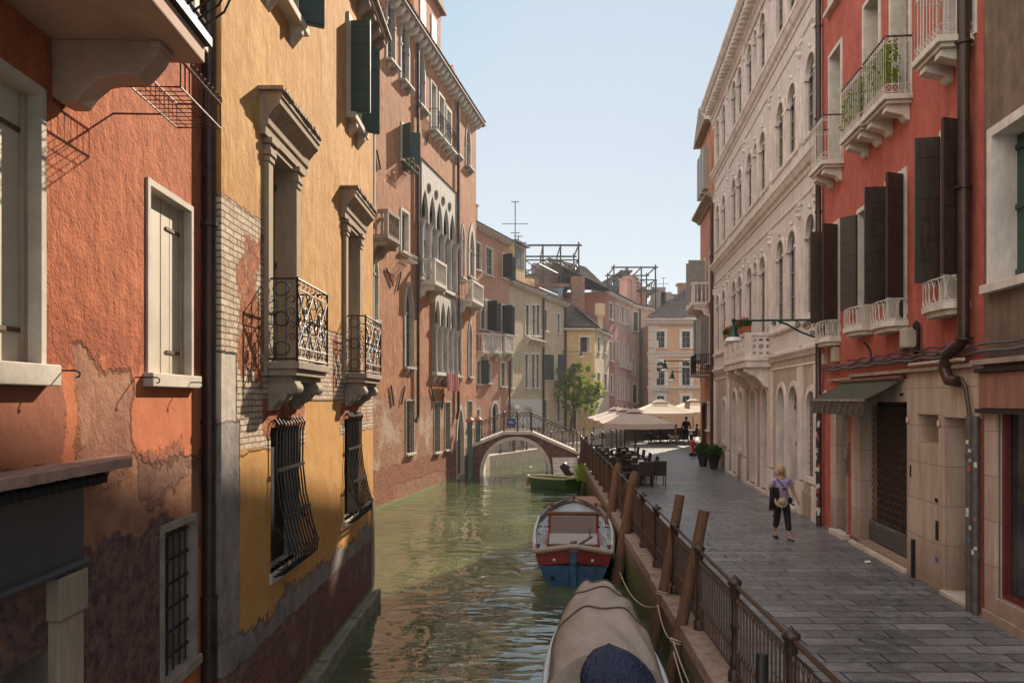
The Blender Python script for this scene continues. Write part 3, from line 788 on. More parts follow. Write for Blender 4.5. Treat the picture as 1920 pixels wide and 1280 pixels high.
# big balcony over the corner with scroll corbels
b = MB(); b.box(U(3.3), U(5.52), -.86, .02, 6.47, 6.6)
B1 = b.build('balcony', 'soffit', H1.root, bevel=.01)
b = MB()
for u in (U(5.16), U(3.9)):
    b.prism([(0, 6.47), (-.66, 6.47), (-.69, 6.42), (-.66, 6.36), (-.60, 6.29), (-.55, 6.24), (-.46, 6.25), (-.3, 6.22), (-.22, 6.15), (-.16, 6.07), (-.06, 6.07), (0, 6.10)], u, u+.2, 'x')
    b.box(u-.015, u+.215, -.70, -.62, 6.425, 6.468)
b.build('corbel', 'soffit', B1, bevel=.012)
b = MB(); b.box(U(3.3), U(5.55), -.9, -.82, 6.6, 6.66)
for i in range(20):
    u = U(3.5)+i*.105
    b.tube([(u, -.80, 6.66), (u, -.86, 6.72), (u, -1.0, 6.82), (u, -1.06, 6.95), (u, -.98, 7.1), (u, -.88, 7.25), (u, -.84, 7.6)], .009, 5)
for k in (6.75, 7.6): b.tube([(U(3.4), -.86, k), (U(5.5), -.86, k), (U(5.5), -.02, k)], .014, 6)
for i in range(6): b.tube([(U(5.5), -.1-.13*i, 6.62), (U(5.5), -.1-.13*i, 7.6)], .009, 5)
b.build('railing', 'iron', B1)
# iron flower basket beyond the balcony
b = MB(); x0, x1, ya, yb, za, zb_ = U(5.5), U(6.34), -.36, -.70, 6.30, 6.49
for z in (za, zb_):
    b.tube([(x0, ya, z), (x0, yb, z), (x1, yb, z), (x1, ya, z)], .008, 5, closed=True)
b.tube([(x0, ya, za), (x0, -.0, za)], .008, 5); b.tube([(x1-.3, ya, za), (x1-.3, 0, za)], .008, 5)
for i in range(11):
    u = x0+(x1-x0)*i/10
    b.tube([(u, yb, za), (u, yb, zb_)], .0055, 4); b.tube([(u, yb, za), (u, ya, za), (u, ya, zb_)], .004, 4)
    b.tube([(u+.03*math.cos(a), yb, zb_+.035+.03*math.sin(a)) for a in [-1.5+k*.6 for k in range(9)]], .006, 4)
for q in range(3):
    v_ = ya+(yb-ya)*(q+1)/4; b.tube([(x0, v_, za), (x1, v_, za)], .004, 4)
b.tube([(x0, yb, zb_), (x1, yb, zb_)], .011, 5)
bk = b.build('flower_basket', 'iron_rust', H1.root)
# shutter hooks
b = MB()
for (u, z) in ((U(5.14), 4.33), (U(6.42), 4.32), (U(7.42), 4.3)):
    b.tube([(u, 0, z), (u, -.17, z), (u+.015, -.19, z-.015), (u+.01, -.185, z-.04), (u, -.17, z-.045)], .006, 5)
b.build('shutter_hook', 'iron', H1.root)

# ------------------------------------------------------------------ LEFT 2: yellow house
YX = lambda Y: -2.96+.0067*Y
H2 = House('yellow_house', 'ochre yellow house with exposed brick patches and iron balconies standing in the canal', (YX(8.0), 8.0), (YX(16.4), 16.4), -.8, 11.5, 9, 'wall_yellow', 'house')
V = lambda Y: Y-8.0
for k, (ya, yb) in enumerate(((9.52, 10.5), (13.75, 14.75))):
    W = H2.win(V(ya), V(yb), 4.60, 7.12, fr=.18, fp=.04, rev=.24, frame='stone_door', pane='shutter_grey' if k else 'green_wood', sill=0, name='balcony_door')
    b = MB()
    for q in (ya-.19, yb+.01):
        b.box(V(q), V(q)+.18, -.06, .0, 4.62, 6.92)
        for j, (e, zz) in enumerate(((.012, 6.92), (.03, 6.99), (.02, 7.05), (.05, 7.12))): b.box(V(q)-e, V(q)+.18+e, -.065-e, .0, zz, zz+.068)
    b.build('pilaster', 'stone_door', W, bevel=.01)
    b = MB(); a, c = V(ya)-.24, V(yb)+.36
    b.prism([(.0,7.19), (-.07,7.19), (-.075,7.28), (-.10,7.31), (-.11,7.40), (-.14,7.44), (-.19,7.50), (-.235,7.54), (-.24,7.60), (-.26,7.62), (-.26,7.68), (.0,7.68)], a-.1, c+.1, 'x')
    n = 20
    for i in range(n): b.box(a-.15+(c-a+.3)*i/n, a-.15+(c-a+.3)*(i+.82)/n, -.28-random.uniform(0,.02), .0, 7.682, 7.70+random.uniform(.01,.03))
    b.build('cornice_hood', 'stone_door', W)
    # balcony
    u0, u1, p = V(ya)-.14, V(yb)+.42, .40
    b = MB(); b.box(u0, u1, -p, .02, 4.50, 4.585); b.box(u0+.03, u1-.03, -p+.04, .02, 4.42, 4.50); b.box(u0+.09, u1-.09, -p+.1, .02, 4.35, 4.42)
    for u in (u0+.1, u1-.42):
        b.prism([(0,4.36), (-p+.08,4.36), (-p+.05,4.29), (-p+.08,4.21), (-p+.16,4.20), (-p+.2,4.13), (-.1,4.08), (-.06,4.02), (0,4.0)], u, u+.26, 'x')
        b.tube([(u-.01, -p+.12, 4.275), (u+.27, -p+.12, 4.275)], .078, 12)
    B = H2 and b.build('balcony', 'stone_dark', H2.root, bevel=.008, smooth=True)
    b = MB(); zf, zt = 4.62, 5.56; yo = -p+.03
    ua, ub = u0+.03, u1-.03
    for z in (zf, zt): b.tube([(ua, 0, z), (ua, yo, z), (ub, yo, z), (ub, 0, z)], .013, 6)
    for u in (ua, ub): b.tube([(u, yo, 4.58), (u, yo, zt+.02)], .015, 6)
    for z in (zf+.13, zt-.12): b.tube([(ua, yo, z), (ub, yo, z)], .008, 5)
    mid = (ua+ub)/2; hw = (ub-ua)/2
    def fr2(pts, r=.008):  b.tube([(u, yo, z) for u, z in pts], r, 5)
    def sd2(pts, r=.008):
        for us in (ua, ub): b.tube([(us, yo*t_, z) for t_, z in pts], r, 5)
    zm = (zf+zt)/2
    for (c0, c1) in ((ua, mid), (mid, ub)):
        w_ = c1-c0
        fr2([(c0, zf+.13), (c1, zt-.12)], .010); fr2([(c1, zf+.13), (c0, zt-.12)], .010)
        fr2([(c0+w_/2, zf+.13), (c1, zm), (c0+w_/2, zt-.12), (c0, zm), (c0+w_/2, zf+.13)], .008)
        for (px_, pz_) in ((.25,.2), (.75,.2), (.25,.8), (.75,.8), (.5,.35), (.5,.65), (.15,.5), (.85,.5), (.5,.5)):
            cx = c0+w_*px_; cz = zf+.13+(zt-zf-.25)*pz_
            for a0, sg in ((0, 1), (math.pi, 1), (math.pi/2, -1)): fr2(spiral(cx, cz, .075, 1.1, a0+px_*3, sg, 14), .006)
    for i in range(8):
        cx = ua+(ub-ua)*(i+.5)/8
        fr2(spiral(cx, zf+.065, .055, 1.2, 0, 1, 12), .005); fr2(spiral(cx, zt-.06, .05, 1.2, 2, -1, 12), .005)
    # side panel: two uprights with circle and volutes
    for us in (ua, ub):
        D = -yo
        def s3(pts, r=.008): b.tube([(us, -a_, z) for a_, z in pts], r, 5)
        s3([(D*.35, zf), (D*.35, zt)]); s3([(D*.65, zf), (D*.65, zt)])
        for zz in (zf+.12, zt-.12): s3([(D/2+.1*math.cos(a), zz+.08*math.sin(a)) for a in [k*math.pi/6 for k in range(13)]])
        s3([(D/2+.085*math.cos(a), zm+.085*math.sin(a)) for a in [k*math.pi/6 for k in range(13)]], .01)
        for zz in (zf+.25, zm-.08, zm+.08, zt-.25):
            s3(spiral(D*.18, zz, .055, 1.2, 0, 1, 14), .006); s3(spiral(D*.83, zz, .055, 1.2, math.pi, -1, 14), .006)
    b.build('railing', 'iron', B)
for k, (ya, yb) in enumerate(((9.6, 10.85), (13.7, 14.9))):
    W = H2.win(V(ya)+.0, V(yb), 2.05, 3.80, fr=0, rev=.22, frame='stone_dark', pane='dark', sill=0)
    b = MB(); b.box(V(ya)-.05, V(yb)+.05, -.03, .1, 1.92, 2.05); b.build('sill', 'stone', W, bevel=.01)
    # pot-bellied grille
    b = MB(); nb = 10
    prof = [(0.02,3.86), (-.05,3.90), (-.09,3.84), (-.06,3.74), (-.055,3.3), (-.10,2.9), (-.19,2.5), (-.26,2.26), (-.25,2.12), (-.16,2.04), (0,2.0)]
    for i in range(nb):
        u = V(ya)+.03+(yb-ya-.06)*i/(nb-1)
        b.tube([(u, y_, z_) for y_, z_ in prof], .012, 6)
    for y_, z_ in ((-.06,3.28), (-.14,2.72), (-.265,2.26)): b.box(V(ya), V(yb), y_-.018, y_+.002, z_-.02, z_+.02)
    for u in (V(ya)+.03, V(yb)-.03):
        b.tube([(u, -q[0], q[1]) for q in spiral(.11, 2.16, .085, 1.2, math.pi, 1, 16)], .008, 5)
        b.tube([(u, -.03, 2.2), (u, -.19, 2.12), (u, -.22, 2.35), (u, -.05, 2.62)], .008, 5)
        b.tube([(u, -q[0], q[1]) for q in spiral(.07, 2.62, .06, 1.2, 0, -1, 16)], .008, 5)
    b.build('grille', 'iron', W)
for (ya, yb) in ((9.35, 10.6), (13.95, 14.9)):
    W = H2.win(V(ya), V(yb), 9.1, 10.75, fr=.1, fp=.05, rev=.2, frame='stone', pane='glass', sill=.12, brackets=True, sillh=.1,
               shut=('shutter_green', 92, 118, .34))
H2.finish()
# eave with brackets, quoin strip, foundation blocks
b = MB(); b.box(-.1, V(16.62), -.27, .3, 11.5, 11.6); b.box(-.1, V(16.7), -.34, .3, 11.6, 11.66)
for i in range(16):
    u = V(8.2)+i*.54; b.prism([(0,11.5), (-.24,11.5), (-.24,11.42), (-.12,11.3), (0,11.2)], u, u+.2, 'x')
b.build('eave', 'stone_dark', H2.root)
b = MB(); b.box(V(16.2), V(16.43), -.03, .3, .3, 2.15); b.build('corner_strip', 'stone_dark', H2.root, bevel=.01)
b = MB(); u = -.05
while u < V(16.42):
    l = random.uniform(.55, 1.1); e = min(u+l, V(16.46)); j = random.uniform(-.015,.015)
    b.box(u, e-.012, -.17+j, .1, -.8, .27+j*.5); u = e
b.build('foundation_blocks', 'foundation', H2.root, bevel=.03) if 'foundation' in M else b.build('foundation_blocks', 'stone_dark', H2.root, bevel=.03)
b = MB(); r1 = H2; 
tile_roof('roof', 'tiles', H2.root, ((-.1,-.3,11.68), (V(16.7),-.3,11.68), (V(16.7),4.5,13.3), (-.1,4.5,13.3)))
# drain pipe between the houses
b = MB(); pxx = LX(8.0)+.075
b.tube([(pxx, 7.95, 2.15), (pxx, 7.95, 13)], .062, 12); b.tube([(pxx, 7.95, -.3), (pxx, 7.95, 2.15)], .078, 12)
for z in (2.15, 3.9, 5.86, 8.5): b.tube([(pxx, 7.95, z), (pxx, 7.95, z+.04)], .085, 12); b.box(pxx-.12, pxx, 7.93, 7.97, z, z+.03)
tag(b.build('drain_pipe', 'bronze_pipe', smooth=True), 'tall dark brown drain pipe between the orange house and the yellow house', 'pipe')
# ------------------------------------------------------------------ LEFT 3: terracotta palace
def PX(Y): return -10.6+.187*Y
H3 = House('gothic_palace', 'tall terracotta palace with pointed gothic windows and stone loggias beyond the yellow house', (PX(20), 20), (PX(45.7), 45.7), -.8, 19.7, 12, 'wall_palace', 'palace')
G = dict(arch='gothic', fr=.11, fp=.05, frame='loggia_stone', sill=.22, brackets=True, caps=True, rev=.15)
for (a, c, t, bt) in ((724.5,739,-8,120), (751,765,39,158), (781,795,88,203), (854,860,204,293), (873,881,235,315)): H3.pwin(a, c, t, bt, **G)
for (a, c, t, bt) in ((808,817,158,248), (823,832,182,265), (837,845,208,282)):
    W = H3.pwin(a, c, t, bt, fr=.1, frame='stone_white', sill=.28, brackets=True)
    u0, u1, z0, z1 = H3.rect(a, c, t, bt)
    g = MB()
    for z in (z0+.05, z0+.9): g.tube([(u0-.12, 0, z), (u0-.12, -.33, z), (u1+.12, -.33, z), (u1+.12, 0, z)], .016, 5)
    for i in range(9): u = u0-.12+(u1-u0+.24)*i/8; g.tube([(u, -.33, z0+.05), (u, -.37, z0+.4), (u, -.33, z0+.9)], .011, 4)
    g.build('railing', 'iron', W)
H3.pwin(753, 766, 240, 305, fr=.1, frame='stone_white', sill=.1, shut=('shutter_green', 120, 120))
H3.pwin(752, 765, 398, 474, fr=.1, frame='stone_white', sill=.12)
H3.pwin(759, 773, 535, 688, **{**G, 'sill': .12})
H3.pwin(859, 864, 582, 705, **{**G, 'sill': .1}); H3.pwin(878, 884, 604, 706, **{**G, 'sill': .1})
H3.pwin(880, 888, 432, 520, **{**G, 'sill': .1, 'fr': .3}); H3.pwin(865, 870, 424, 520, **{**G, 'sill': .1})
H3.pwin(700, 707, 490, 600, **{**G, 'sill': .1}); H3.pwin(694, 700, 225, 390, **{**G, 'sill': .1})
for (a, c, t, bt) in ((761,775,751,849), (814,824,754,847), (834,843,754,842), (877,884,752,800)):
    H3.pwin(a, c, t, bt, fr=.05, frame='stone', pane='dark', sill=.1, grille=(.04, 4, 9), rev=.2)
# loggias: stone screen with pointed arches, oculi and columns
def loggia(a, c, zt, zbot, apex, n, first_gap=0, oculi=True, name='loggia'):
    u0, u1 = a, c; h = zt-zbot
    H3.holes.append(([(u0, zbot), (u1, zbot), (u1, zt), (u0, zt)],))
    w_ = (u1-u0)/n; polys = [[(u0, zbot), (u1, zbot), (u1, zt), (u0, zt)]]
    outer = [(u0-.08, zt+.08), (u0-.08, zbot)]
    b = MB(); spr = apex-w_*1.2
    outl = [(u0-.1, zbot-.0), (u1+.1, zbot-.0), (u1+.1, zt+.1), (u0-.1, zt+.1)]
    holes = []
    for i in range(n):
        e0 = u0+w_*i+.07; e1 = u0+w_*(i+1)-.07
        holes.append(outline(e0, e1, zbot+.02, apex, 'gothic'))
        if oculi and i < n:
            cx = u0+w_*(i+1) if i < n-1 else None
            if cx: holes.append([(cx+.16*math.cos(k*math.pi/5), apex+.22+.16*math.sin(k*math.pi/5)) for k in range(10)])
    # columns: shrink piers under the capitals
    tri = tessellate_polygon([[Vector((p[0], p[1], 0)) for p in pl] for pl in [outl]+holes])
    allp = [p for pl in [outl]+holes for p in pl]
    for y_ in (-.09, .06): b.add([(p[0], y_, p[1]) for p in allp], [tuple(t) for t in tri])
    for pl in [outl]+holes:
        m = len(pl); b.add([(p[0], -.09, p[1]) for p in pl]+[(p[0], .06, p[1]) for p in pl], [(i, (i+1) % m, m+(i+1) % m, m+i) for i in range(m)])
    L = b.build(name, 'loggia_stone', H3.root)
    b = MB()
    for i in range(n+1):
        cx = u0+w_*i
        b.lathe([(.11, 0), (.11, .12), (.08, .16), (.07, spr-zbot-.42), (.09, spr-zbot-.40), (.08, spr-zbot-.36), (.16, spr-zbot-.12), (.17, spr-zbot-.04), (.2, spr-zbot)], (cx, -.12, zbot), 10)
    b.build('column', 'loggia_stone', L, smooth=True)
    b = MB()
    if oculi:
        for i in range(n-1):
            cx = u0+w_*(i+1); cz = apex+.22
            b.tube([(cx+.2*math.cos(k*math.pi/8), -.1, cz+.2*math.sin(k*math.pi/8)) for k in range(16)], .035, 6, closed=True)
            b.box(cx-.16, cx+.16, -.07, -.03, cz-.02, cz+.02); b.box(cx-.02, cx+.02, -.075, -.035, cz-.16, cz+.16)
    b.tube([(u0-.1, -.1, zbot), (u0-.1, -.1, zt+.1), (u1+.1, -.1, zt+.1), (u1+.1, -.1, zbot)], .05, 4)
    b.build('tracery', 'stone_dark', L)
    b = MB(); b.box(u0+.001, u1-.001, .5, .52, zbot, zt); b.build('pane', 'glass', L)
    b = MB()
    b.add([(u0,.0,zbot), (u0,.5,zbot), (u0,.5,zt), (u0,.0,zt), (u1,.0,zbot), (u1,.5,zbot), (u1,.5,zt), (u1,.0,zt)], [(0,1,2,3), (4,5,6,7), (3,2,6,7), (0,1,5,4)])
    b.build('reveal', 'dark', L)  # reveal coloured near black, the shade behind the arches painted in
    return L
ua, ub = H3.up(786), H3.up(851)
_, zt1 = H3.up(786, 301); _, zb1 = H3.up(820, 541); _, ap1 = H3.up(812, 372)
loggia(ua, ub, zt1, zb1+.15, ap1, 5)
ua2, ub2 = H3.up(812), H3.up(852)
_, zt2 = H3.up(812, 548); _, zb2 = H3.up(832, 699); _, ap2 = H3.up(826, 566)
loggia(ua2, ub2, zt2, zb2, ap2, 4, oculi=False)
ug = H3.rect(857, 869, 765, 884)
H3.win(ug[0], ug[1], .15, ug[3], arch='gothic', fr=.18, frame='stone', pane='door_wood', sill=0, name='water_gate')
H3.finish()
B = stone_balcony(H3, ua-.1, H3.up(803)+.5, H3.up(795, 532)[1], .75, rail=1.0, mat='stone_white')
stone_balcony(H3, H3.up(862), H3.up(884), H3.up(872, 565)[1], .7, rail=1.0, mat='stone_white')
bx = stone_balcony(H3, H3.up(691)-.2, H3.up(706)+.4, H3.up(700, 447)[1], .8, rail=.9, mat='stone_dark')
b = MB(); b.box(ua2-.2, ub2+.2, -.25, .02, zb2-.16, zb2-.001)
for i in range(5): u = ua2+(ub2-ua2-.2)*i/4; b.prism([(0,zb2-.16), (-.2,zb2-.16), (-.18,zb2-.3), (0,zb2-.5)], u, u+.2, 'x')
b.box(ua-.2, ub+.2, -.2, .02, zb1-.05, zb1+.1)
b.build('ledge', 'stone_white', H3.root)
# eave with dentils
b = MB(); L3 = H3.L; b.box(-.2, L3+.3, -.42, .3, 19.7, 19.78); b.box(-.2, L3+.35, -.5, .3, 19.78, 19.86)
b.build('eave', 'stone_dark', H3.root)
b = MB(); n = 44
for i in range(n): u = (L3+.2)*i/n; b.prism([(0,19.7), (-.40,19.7), (-.40,19.62), (-.25,19.46), (0,19.40)], u, u+.24, 'x')
b.build('dentils', 'stone_white', H3.root)
tile_roof('roof', 'tiles', H3.root, ((-.2,-.5,19.9), (L3+.35,-.5,19.9), (L3+.35,5.5,22.1), (-.2,5.5,22.1)))
# roof dormer
du = H3.up(808)-1.5
b = MB(); b.box(du, du+4.4, .35, 3.2, 19.9, 23.2); D = b.build('dormer', 'wall_palace', H3.root)
b = MB(); b.prism([(du-.25, 23.2), (du+4.65, 23.2), (du+2.2, 24.3)], .1, 3.4, 'y'); b.build('dormer_roof', 'tiles', D)
b = MB()
for q in (.9, 2.7): b.box(du+q, du+q+.8, .3, .36, 20.5, 22.4)
b.build('window', 'shutter_grey', D)
b = MB(); cu = H3.up(872)+.9; b.box(cu, cu+.85, 1.2, 2.0, 20.2, 22.1); b.box(cu-.15, cu+1.0, 1.05, 2.15, 22.1, 22.2); b.prism([(cu-.2,22.2), (cu+1.05,22.2), (cu+.42,22.75)], 1.0, 2.2, 'y')
b.build('chimney', 'wall_palace', H3.root)
# pipes and wall ties
def wall_pipe(h, pts, r, label, mat='bronze_pipe', name='drain_pipe'):
    b = MB(); w_ = []
    for (u, z) in pts: q = h.wy(u, r+.05); w_.append((q.x, q.y, z))
    b.tube(w_, r, 8)
    for i in range(len(w_)-1):
        a, c = Vector(w_[i]), Vector(w_[i+1]); k = int((c-a).length/2.5)
        for j in range(1, k+1): q = a.lerp(c, j/(k+1)); b.tube([q, q+(c-a).normalized()*.05], r+.018, 8)
    return tag(b.build(name, mat, smooth=True), label, 'pipe')
u = H3.up(779); wall_pipe(H3, [(u, 19.4), (u, H3.up(779, 780)[1]), (u-.3, H3.up(779, 790)[1])], .07, 'dark drain pipe left of the upper stone loggia on the terracotta palace')
u = H3.up(855); wall_pipe(H3, [(u, 19.4), (u, H3.up(855, 770)[1]), (u-.3, H3.up(855, 784)[1])], .08, 'dark drain pipe right of the stone loggias on the terracotta palace')
b = MB()
for (x0, y0, x1, y1) in ((731,722,736,760), (757,724,750,758), (806,723,812,752), (831,737,827,763), (722,503,735,536), (750,510,743,545), (704,282,711,318), (802,250,797,272)):
    q0, q1 = H3.up(x0, y0), H3.up(x1, y1); b.tube([(q0[0], -.05, q0[1]), (q1[0], -.05, q1[1])], .035, 4)
b.build('wall_tie', 'iron', H3.root)
# laundry below the lower loggia
ca, cb = H3.up(824), H3.up(846); zc = zb2-.02
b = MB(); rows = []
for j in range(7):
    row = []
    for i in range(25):
        t = i/24; row.append(H3.wy(ca+(cb-ca)*t, .34+.03*math.sin(t*40)+.01*j) .to_3d()+Vector((0,0,zc-.85*j/6)))
    rows.append(row)
b.grid(rows); tag(b.build('red_cloth', 'cloth_red', solid=.01), 'pink red cloths hung to dry below the lower stone loggia of the palace', 'laundry')
b = MB(); r0 = H3.up(700)
# palace planters
def pansy(b, c, r, n=60):
    for _ in range(n):
        d = Vector((random.gauss(0,1), random.gauss(0,1), random.gauss(0,.7))); d.normalize(); q = Vector(c)+d*r*random.uniform(.5,1)
        a = Vector((random.gauss(0,1), random.gauss(0,1), random.gauss(0,1))).normalized()*r*.22; e = a.orthogonal().normalized()*r*.16
        b.add([q-a, q+e, q+a, q-e], [(0,1,2,3)])
for (x, y, lb) in ((758, 312, 'small wire planter of red flowers under the shuttered window of the palace'), (756, 482, 'small white wire planter under the plain window in the middle of the palace')):
    u, z = H3.up(x, y); q = H3.wy(u, .25)
    t = thing('window_planter', lb, 'planter', (q.x, q.y, z), H3.ang)
    b = MB()
    for zz in (-.2, .05): b.tube([(-.5,.2,zz), (-.5,-.2,zz), (.5,-.2,zz), (.5,.2,zz)], .018, 5, closed=True)
    for i in range(9): b.tube([(-.5+i*.125,-.2,.05), (-.5+i*.125,-.2,-.2), (-.5+i*.125,.2,-.2)], .012, 4)
    b.build('rack', 'iron' if y < 400 else 'iron_white', t)
    if y < 400:
        b = MB(); pansy(b, (0,0,.05), .3, 90); b.build('leaves', 'leaf_dark', t)
        b = MB(); pansy(b, (0,-.05,.1), .28, 26); b.build('flowers', 'petal_red', t)

# striped mooring poles by the water gate
for i, (x, y) in enumerate(((881, 896), (896.5, 891))):
    Y = 1500*CAMZ/(y-HOR); X = (x-960)/F*Y
    t = thing('mooring_pole', ('nearer, left' if i == 0 else 'farther, right')+' one of the two blue-green mooring poles by the palace water gate', 'pole', (X, Y, 0))
    b = MB(); b.tube([(0,0,-1.5), (0,0,2.95)], .14, 12); b.build('shaft', 'pole_green', t, smooth=True)
    b = MB(); b.lathe([(.15,2.9), (.22,2.96), (.22,3.04), (.17,3.08), (.05,3.2), (.04,3.3), (.07,3.36), (.04,3.44)], n=12); b.build('cap', 'pink_cap', t, smooth=True)

# ------------------------------------------------------------------ row beyond the bridge
RW = lambda Y: -21.15+.37*Y
def row(name, label, xa, xb, H, wall, Ya=None, Yb=None):
    ya = Ya or 21.15/(.37-(xa-960)/F); yb = Yb or 21.15/(.37-(xb-960)/F)
    h = House(name, label, (RW(ya), ya), (RW(yb), yb), .3, H, 9, wall, 'house'); return h
H4 = row('pink_house', 'salmon pink house with black shutters and small stone balconies beyond the bridge', 880, 954.6, 15.0, 'wall_pink', Ya=48.5)
P = dict(frame='stone_white', fr=.12, sill=.12, pane='pane_dim', rev=.12)
H4.pwin(891, 901, 456, 506, **P); H4.pwin(911, 923, 466, 516, **P); H4.pwin(942, 950, 478, 522, **P, shut=('shutter_dark', 100, 150, .75))
H4.pwin(901, 910, 562, 617, **P); H4.pwin(913, 921, 565, 620, **P, shut=('shutter_dark', 110, 155, .8)); H4.pwin(941, 948, 573, 627, **P, shut=('shutter_dark', 100, 150, .75))
H4.pwin(894, 901, 674, 720, **P, shut=('shutter_green', None, 150, .6)); H4.pwin(912, 920, 681, 718, **P); H4.pwin(939, 947, 680, 724, **P)
H4.pwin(922, 934, 756, 815, arch='round', frame='stone_white', fr=.18, sill=0, pane='dark', name='door'); H4.pwin(893, 899, 768, 800, **P)
H4.finish()
for (a, c) in ((893.5, 908), (911, 930), (936, 953)): stone_balcony(H4, H4.up(a), H4.up(c), H4.up((a+c)/2, 658)[1], .45, rail=1.15, mat='stone_white', panel=True)
H5 = row('cream_house', 'cream plastered house with tall paired windows next to the pink house beyond the bridge', 954.7, 1016.5, 12.3, 'wall_cream')
for (a, c) in ((957,963), (985,992), (997.5,1004), (1005.5,1012)):
    H5.pwin(a, c, 572, 629, **P, shut=None); 
for (a, c) in ((956,961), (984,990), (996.5,1003), (1005,1011)): H5.pwin(a, c, 664, 727, **P)
for (a, c) in ((957,964.5), (971,979), (986,993), (999,1005), (1007,1013)): H5.pwin(a, c, 767, 815, frame='stone_white', fr=.15, sill=0, pane='dark', name='door')
H5.finish()
b = MB(); z = H5.up(985, 748)[1]; b.box(0.05, H5.L-.05, -.06, .01, z-2.2, z-.001)
for a, c in ((955.5,966), (983,996)): b.box(H5.up(a), H5.up(c), -.4, .01, H5.up(a, 765)[1], H5.up(a, 762)[1]+.1)
b.box(H5.up(983), H5.up(1014), -.45, .01, H5.up(1000, 636)[1]-.12, H5.up(1000, 636)[1])
for i in range(7): u = H5.up(984)+i*.95; b.prism([(0, H5.up(1000,636)[1]-.12), (-.4, H5.up(1000,636)[1]-.12), (-.3, H5.up(1000,636)[1]-.35), (0, H5.up(1000,636)[1]-.6)], u, u+.12, 'x')
b.box(H5.up(955), H5.up(960.5), -.45, .01, H5.up(957, 628)[1]-.12, H5.up(957, 628)[1])
b.build('stone_trim', 'stone_white', H5.root)
H6 = row('ivory_house', 'ivory plastered house at the row end with dark shutters beyond the bridge', 1016.6, 1058.5, 12.2, 'wall_cream')
for (a, c, t, bt) in ((1020,1026,581,621), (1044.5,1050,588,625)): H6.pwin(a, c, t, bt, **P)
for (a, c) in ((1020,1026), (1045,1050.5)): H6.pwin(a, c, 664, 712, **P, shut=('shutter_dark', 25, 155, .7))
for (a, c) in ((1019.5,1026), (1044,1050)): H6.pwin(a, c, 750, 790, **P)
H6.finish()
for h in (H4, H5, H6):
    b = MB(); L = h.L; z = h.H
    b.box(-.02, L-.02 if h is not H6 else L+.4, -.35, .2, z, z+.1); b.box(-.02, L-.02 if h is not H6 else L+.45, -.45, .2, z+.1, z+.16)
    n = int(L/.55)
    for i in range(n): u = L*(i+.3)/n; b.box(u, u+.18, -.32, 0, z-.16, z-.001)
    b.build('eave', 'stone', h.root)
    e = .45 if h is H6 else 0
    tile_roof('roof', 'tiles', h.root, ((0,-.45,z+.16), (L+e,-.45,z+.16), (L+e,4.5,z+1.9), (0,4.5,z+1.9)))
wall_pipe(H6, [(-.05, 12.1), (-.05, .7)], .09, 'dark drain pipe between the cream house and the ivory house')
wall_pipe(H6, [(H6.L-.1, 12.1), (H6.L-.1, 1.4)], .09, 'dark drain pipe on the far corner of the ivory house')
wall_pipe(H4, [(H4.L-.12, 7.0), (H4.L-.12, .7)], .05, 'thin drain pipe between the pink house and the cream house')
# extra storey with yellow dormer on cream house
b = MB(); q = H5.up(957)
b.box(q+.7, q+3.1, -.02, 2.5, 12.4, 15.4); D = b.build('dormer', 'wall_yellow_far', H5.root)
b = MB(); b.box(q+.45, q+3.35, -.35, 2.8, 15.4, 15.55); b.build('dormer_roof', 'zinc', D)
b = MB()
for k in (.95, 1.95): b.box(q+k, q+k+.85, -.06, .0, 13.7, 15.2)
b.build('window', 'shutter_brown', D)
b = MB(); q = H4.up(924); b.box(q, q+.7, 1.4, 2.0, 15.2, 17.3); b.box(q-.08, q+.78, 1.32, 2.08, 17.3, 17.4); b.build('chimney', 'wall_pink', H4.root)
b = MB(); q = H6.up(1016); b.box(q-.5, q+.5, .8, 1.6, 12.4, 13.7); b.build('chimney', 'wall_yellow_far', H6.root)
b = MB()
q0, q1 = H6.up(1022), H6.up(1056)
for z in (13.1, 15.0):
    b.tube([(q0, .5, z), (q1, .5, z), (q1, 5, z)], .04, 4)
for i in range(26): u = q0+(q1-q0)*i/25; b.tube([(u,.5,13.1), (u,.5,15.0)], .02, 4)
b.build('terrace_railing', 'iron_rust', H6.root)

# yellow corner house
def Xat(px, Y): return (px-960)/F*Y
H7 = House('yellow_corner_house', 'small pale yellow house with hipped tile roof behind the green tree', (Xat(1052,69.5), 69.5), (Xat(1115,69.5), 69.5), .3, 10.1, 6, 'wall_yellow_far', 'house')
H7.pwin(1088, 1105, 632, 660, frame='stone_white', fr=.15, sill=.05, pane='shutter_dark'); H7.pwin(1073, 1080, 771, 806, frame='stone_white', fr=.15, sill=0, pane='door_wood', name='door')
H7.finish()
H7b = House('cream_side_house', 'narrow cream house front between the yellow corner house and the rose house', (Xat(1115,69.5), 69.5), (Xat(1142,77), 77), .3, 10.1, 5, 'wall_cream', 'house')
for (a, c, t, bt) in ((1120,1125,632,660), (1132,1136,636,662), (1120,1125,699,724), (1132.5,1138,701,732)): H7b.pwin(a, c, t, bt, **P)
H7b.finish()
for h in (H7, H7b):
    b = MB(); b.box(-.3 if h is H7 else .0, h.L+(.0 if h is H7 else .3), -.3, .2, 10.1, 10.25); b.build('eave', 'stone_white', h.root)
b = MB(); a = Xat(1052,69.5)
tile_roof('roof', 'tiles_dark', H7.root, ((-.3,-.35,10.3), (H7.L+.2,-.35,10.3), (H7.L-2.4,4,12.9), (-.3,4,13.4)))
tile_roof('roof', 'tiles_dark', H7b.root, ((-.2,-.35,10.3), (H7b.L+.2,-.35,10.3), (H7b.L,2.4,12.6), (.2,2.6,12.9)))
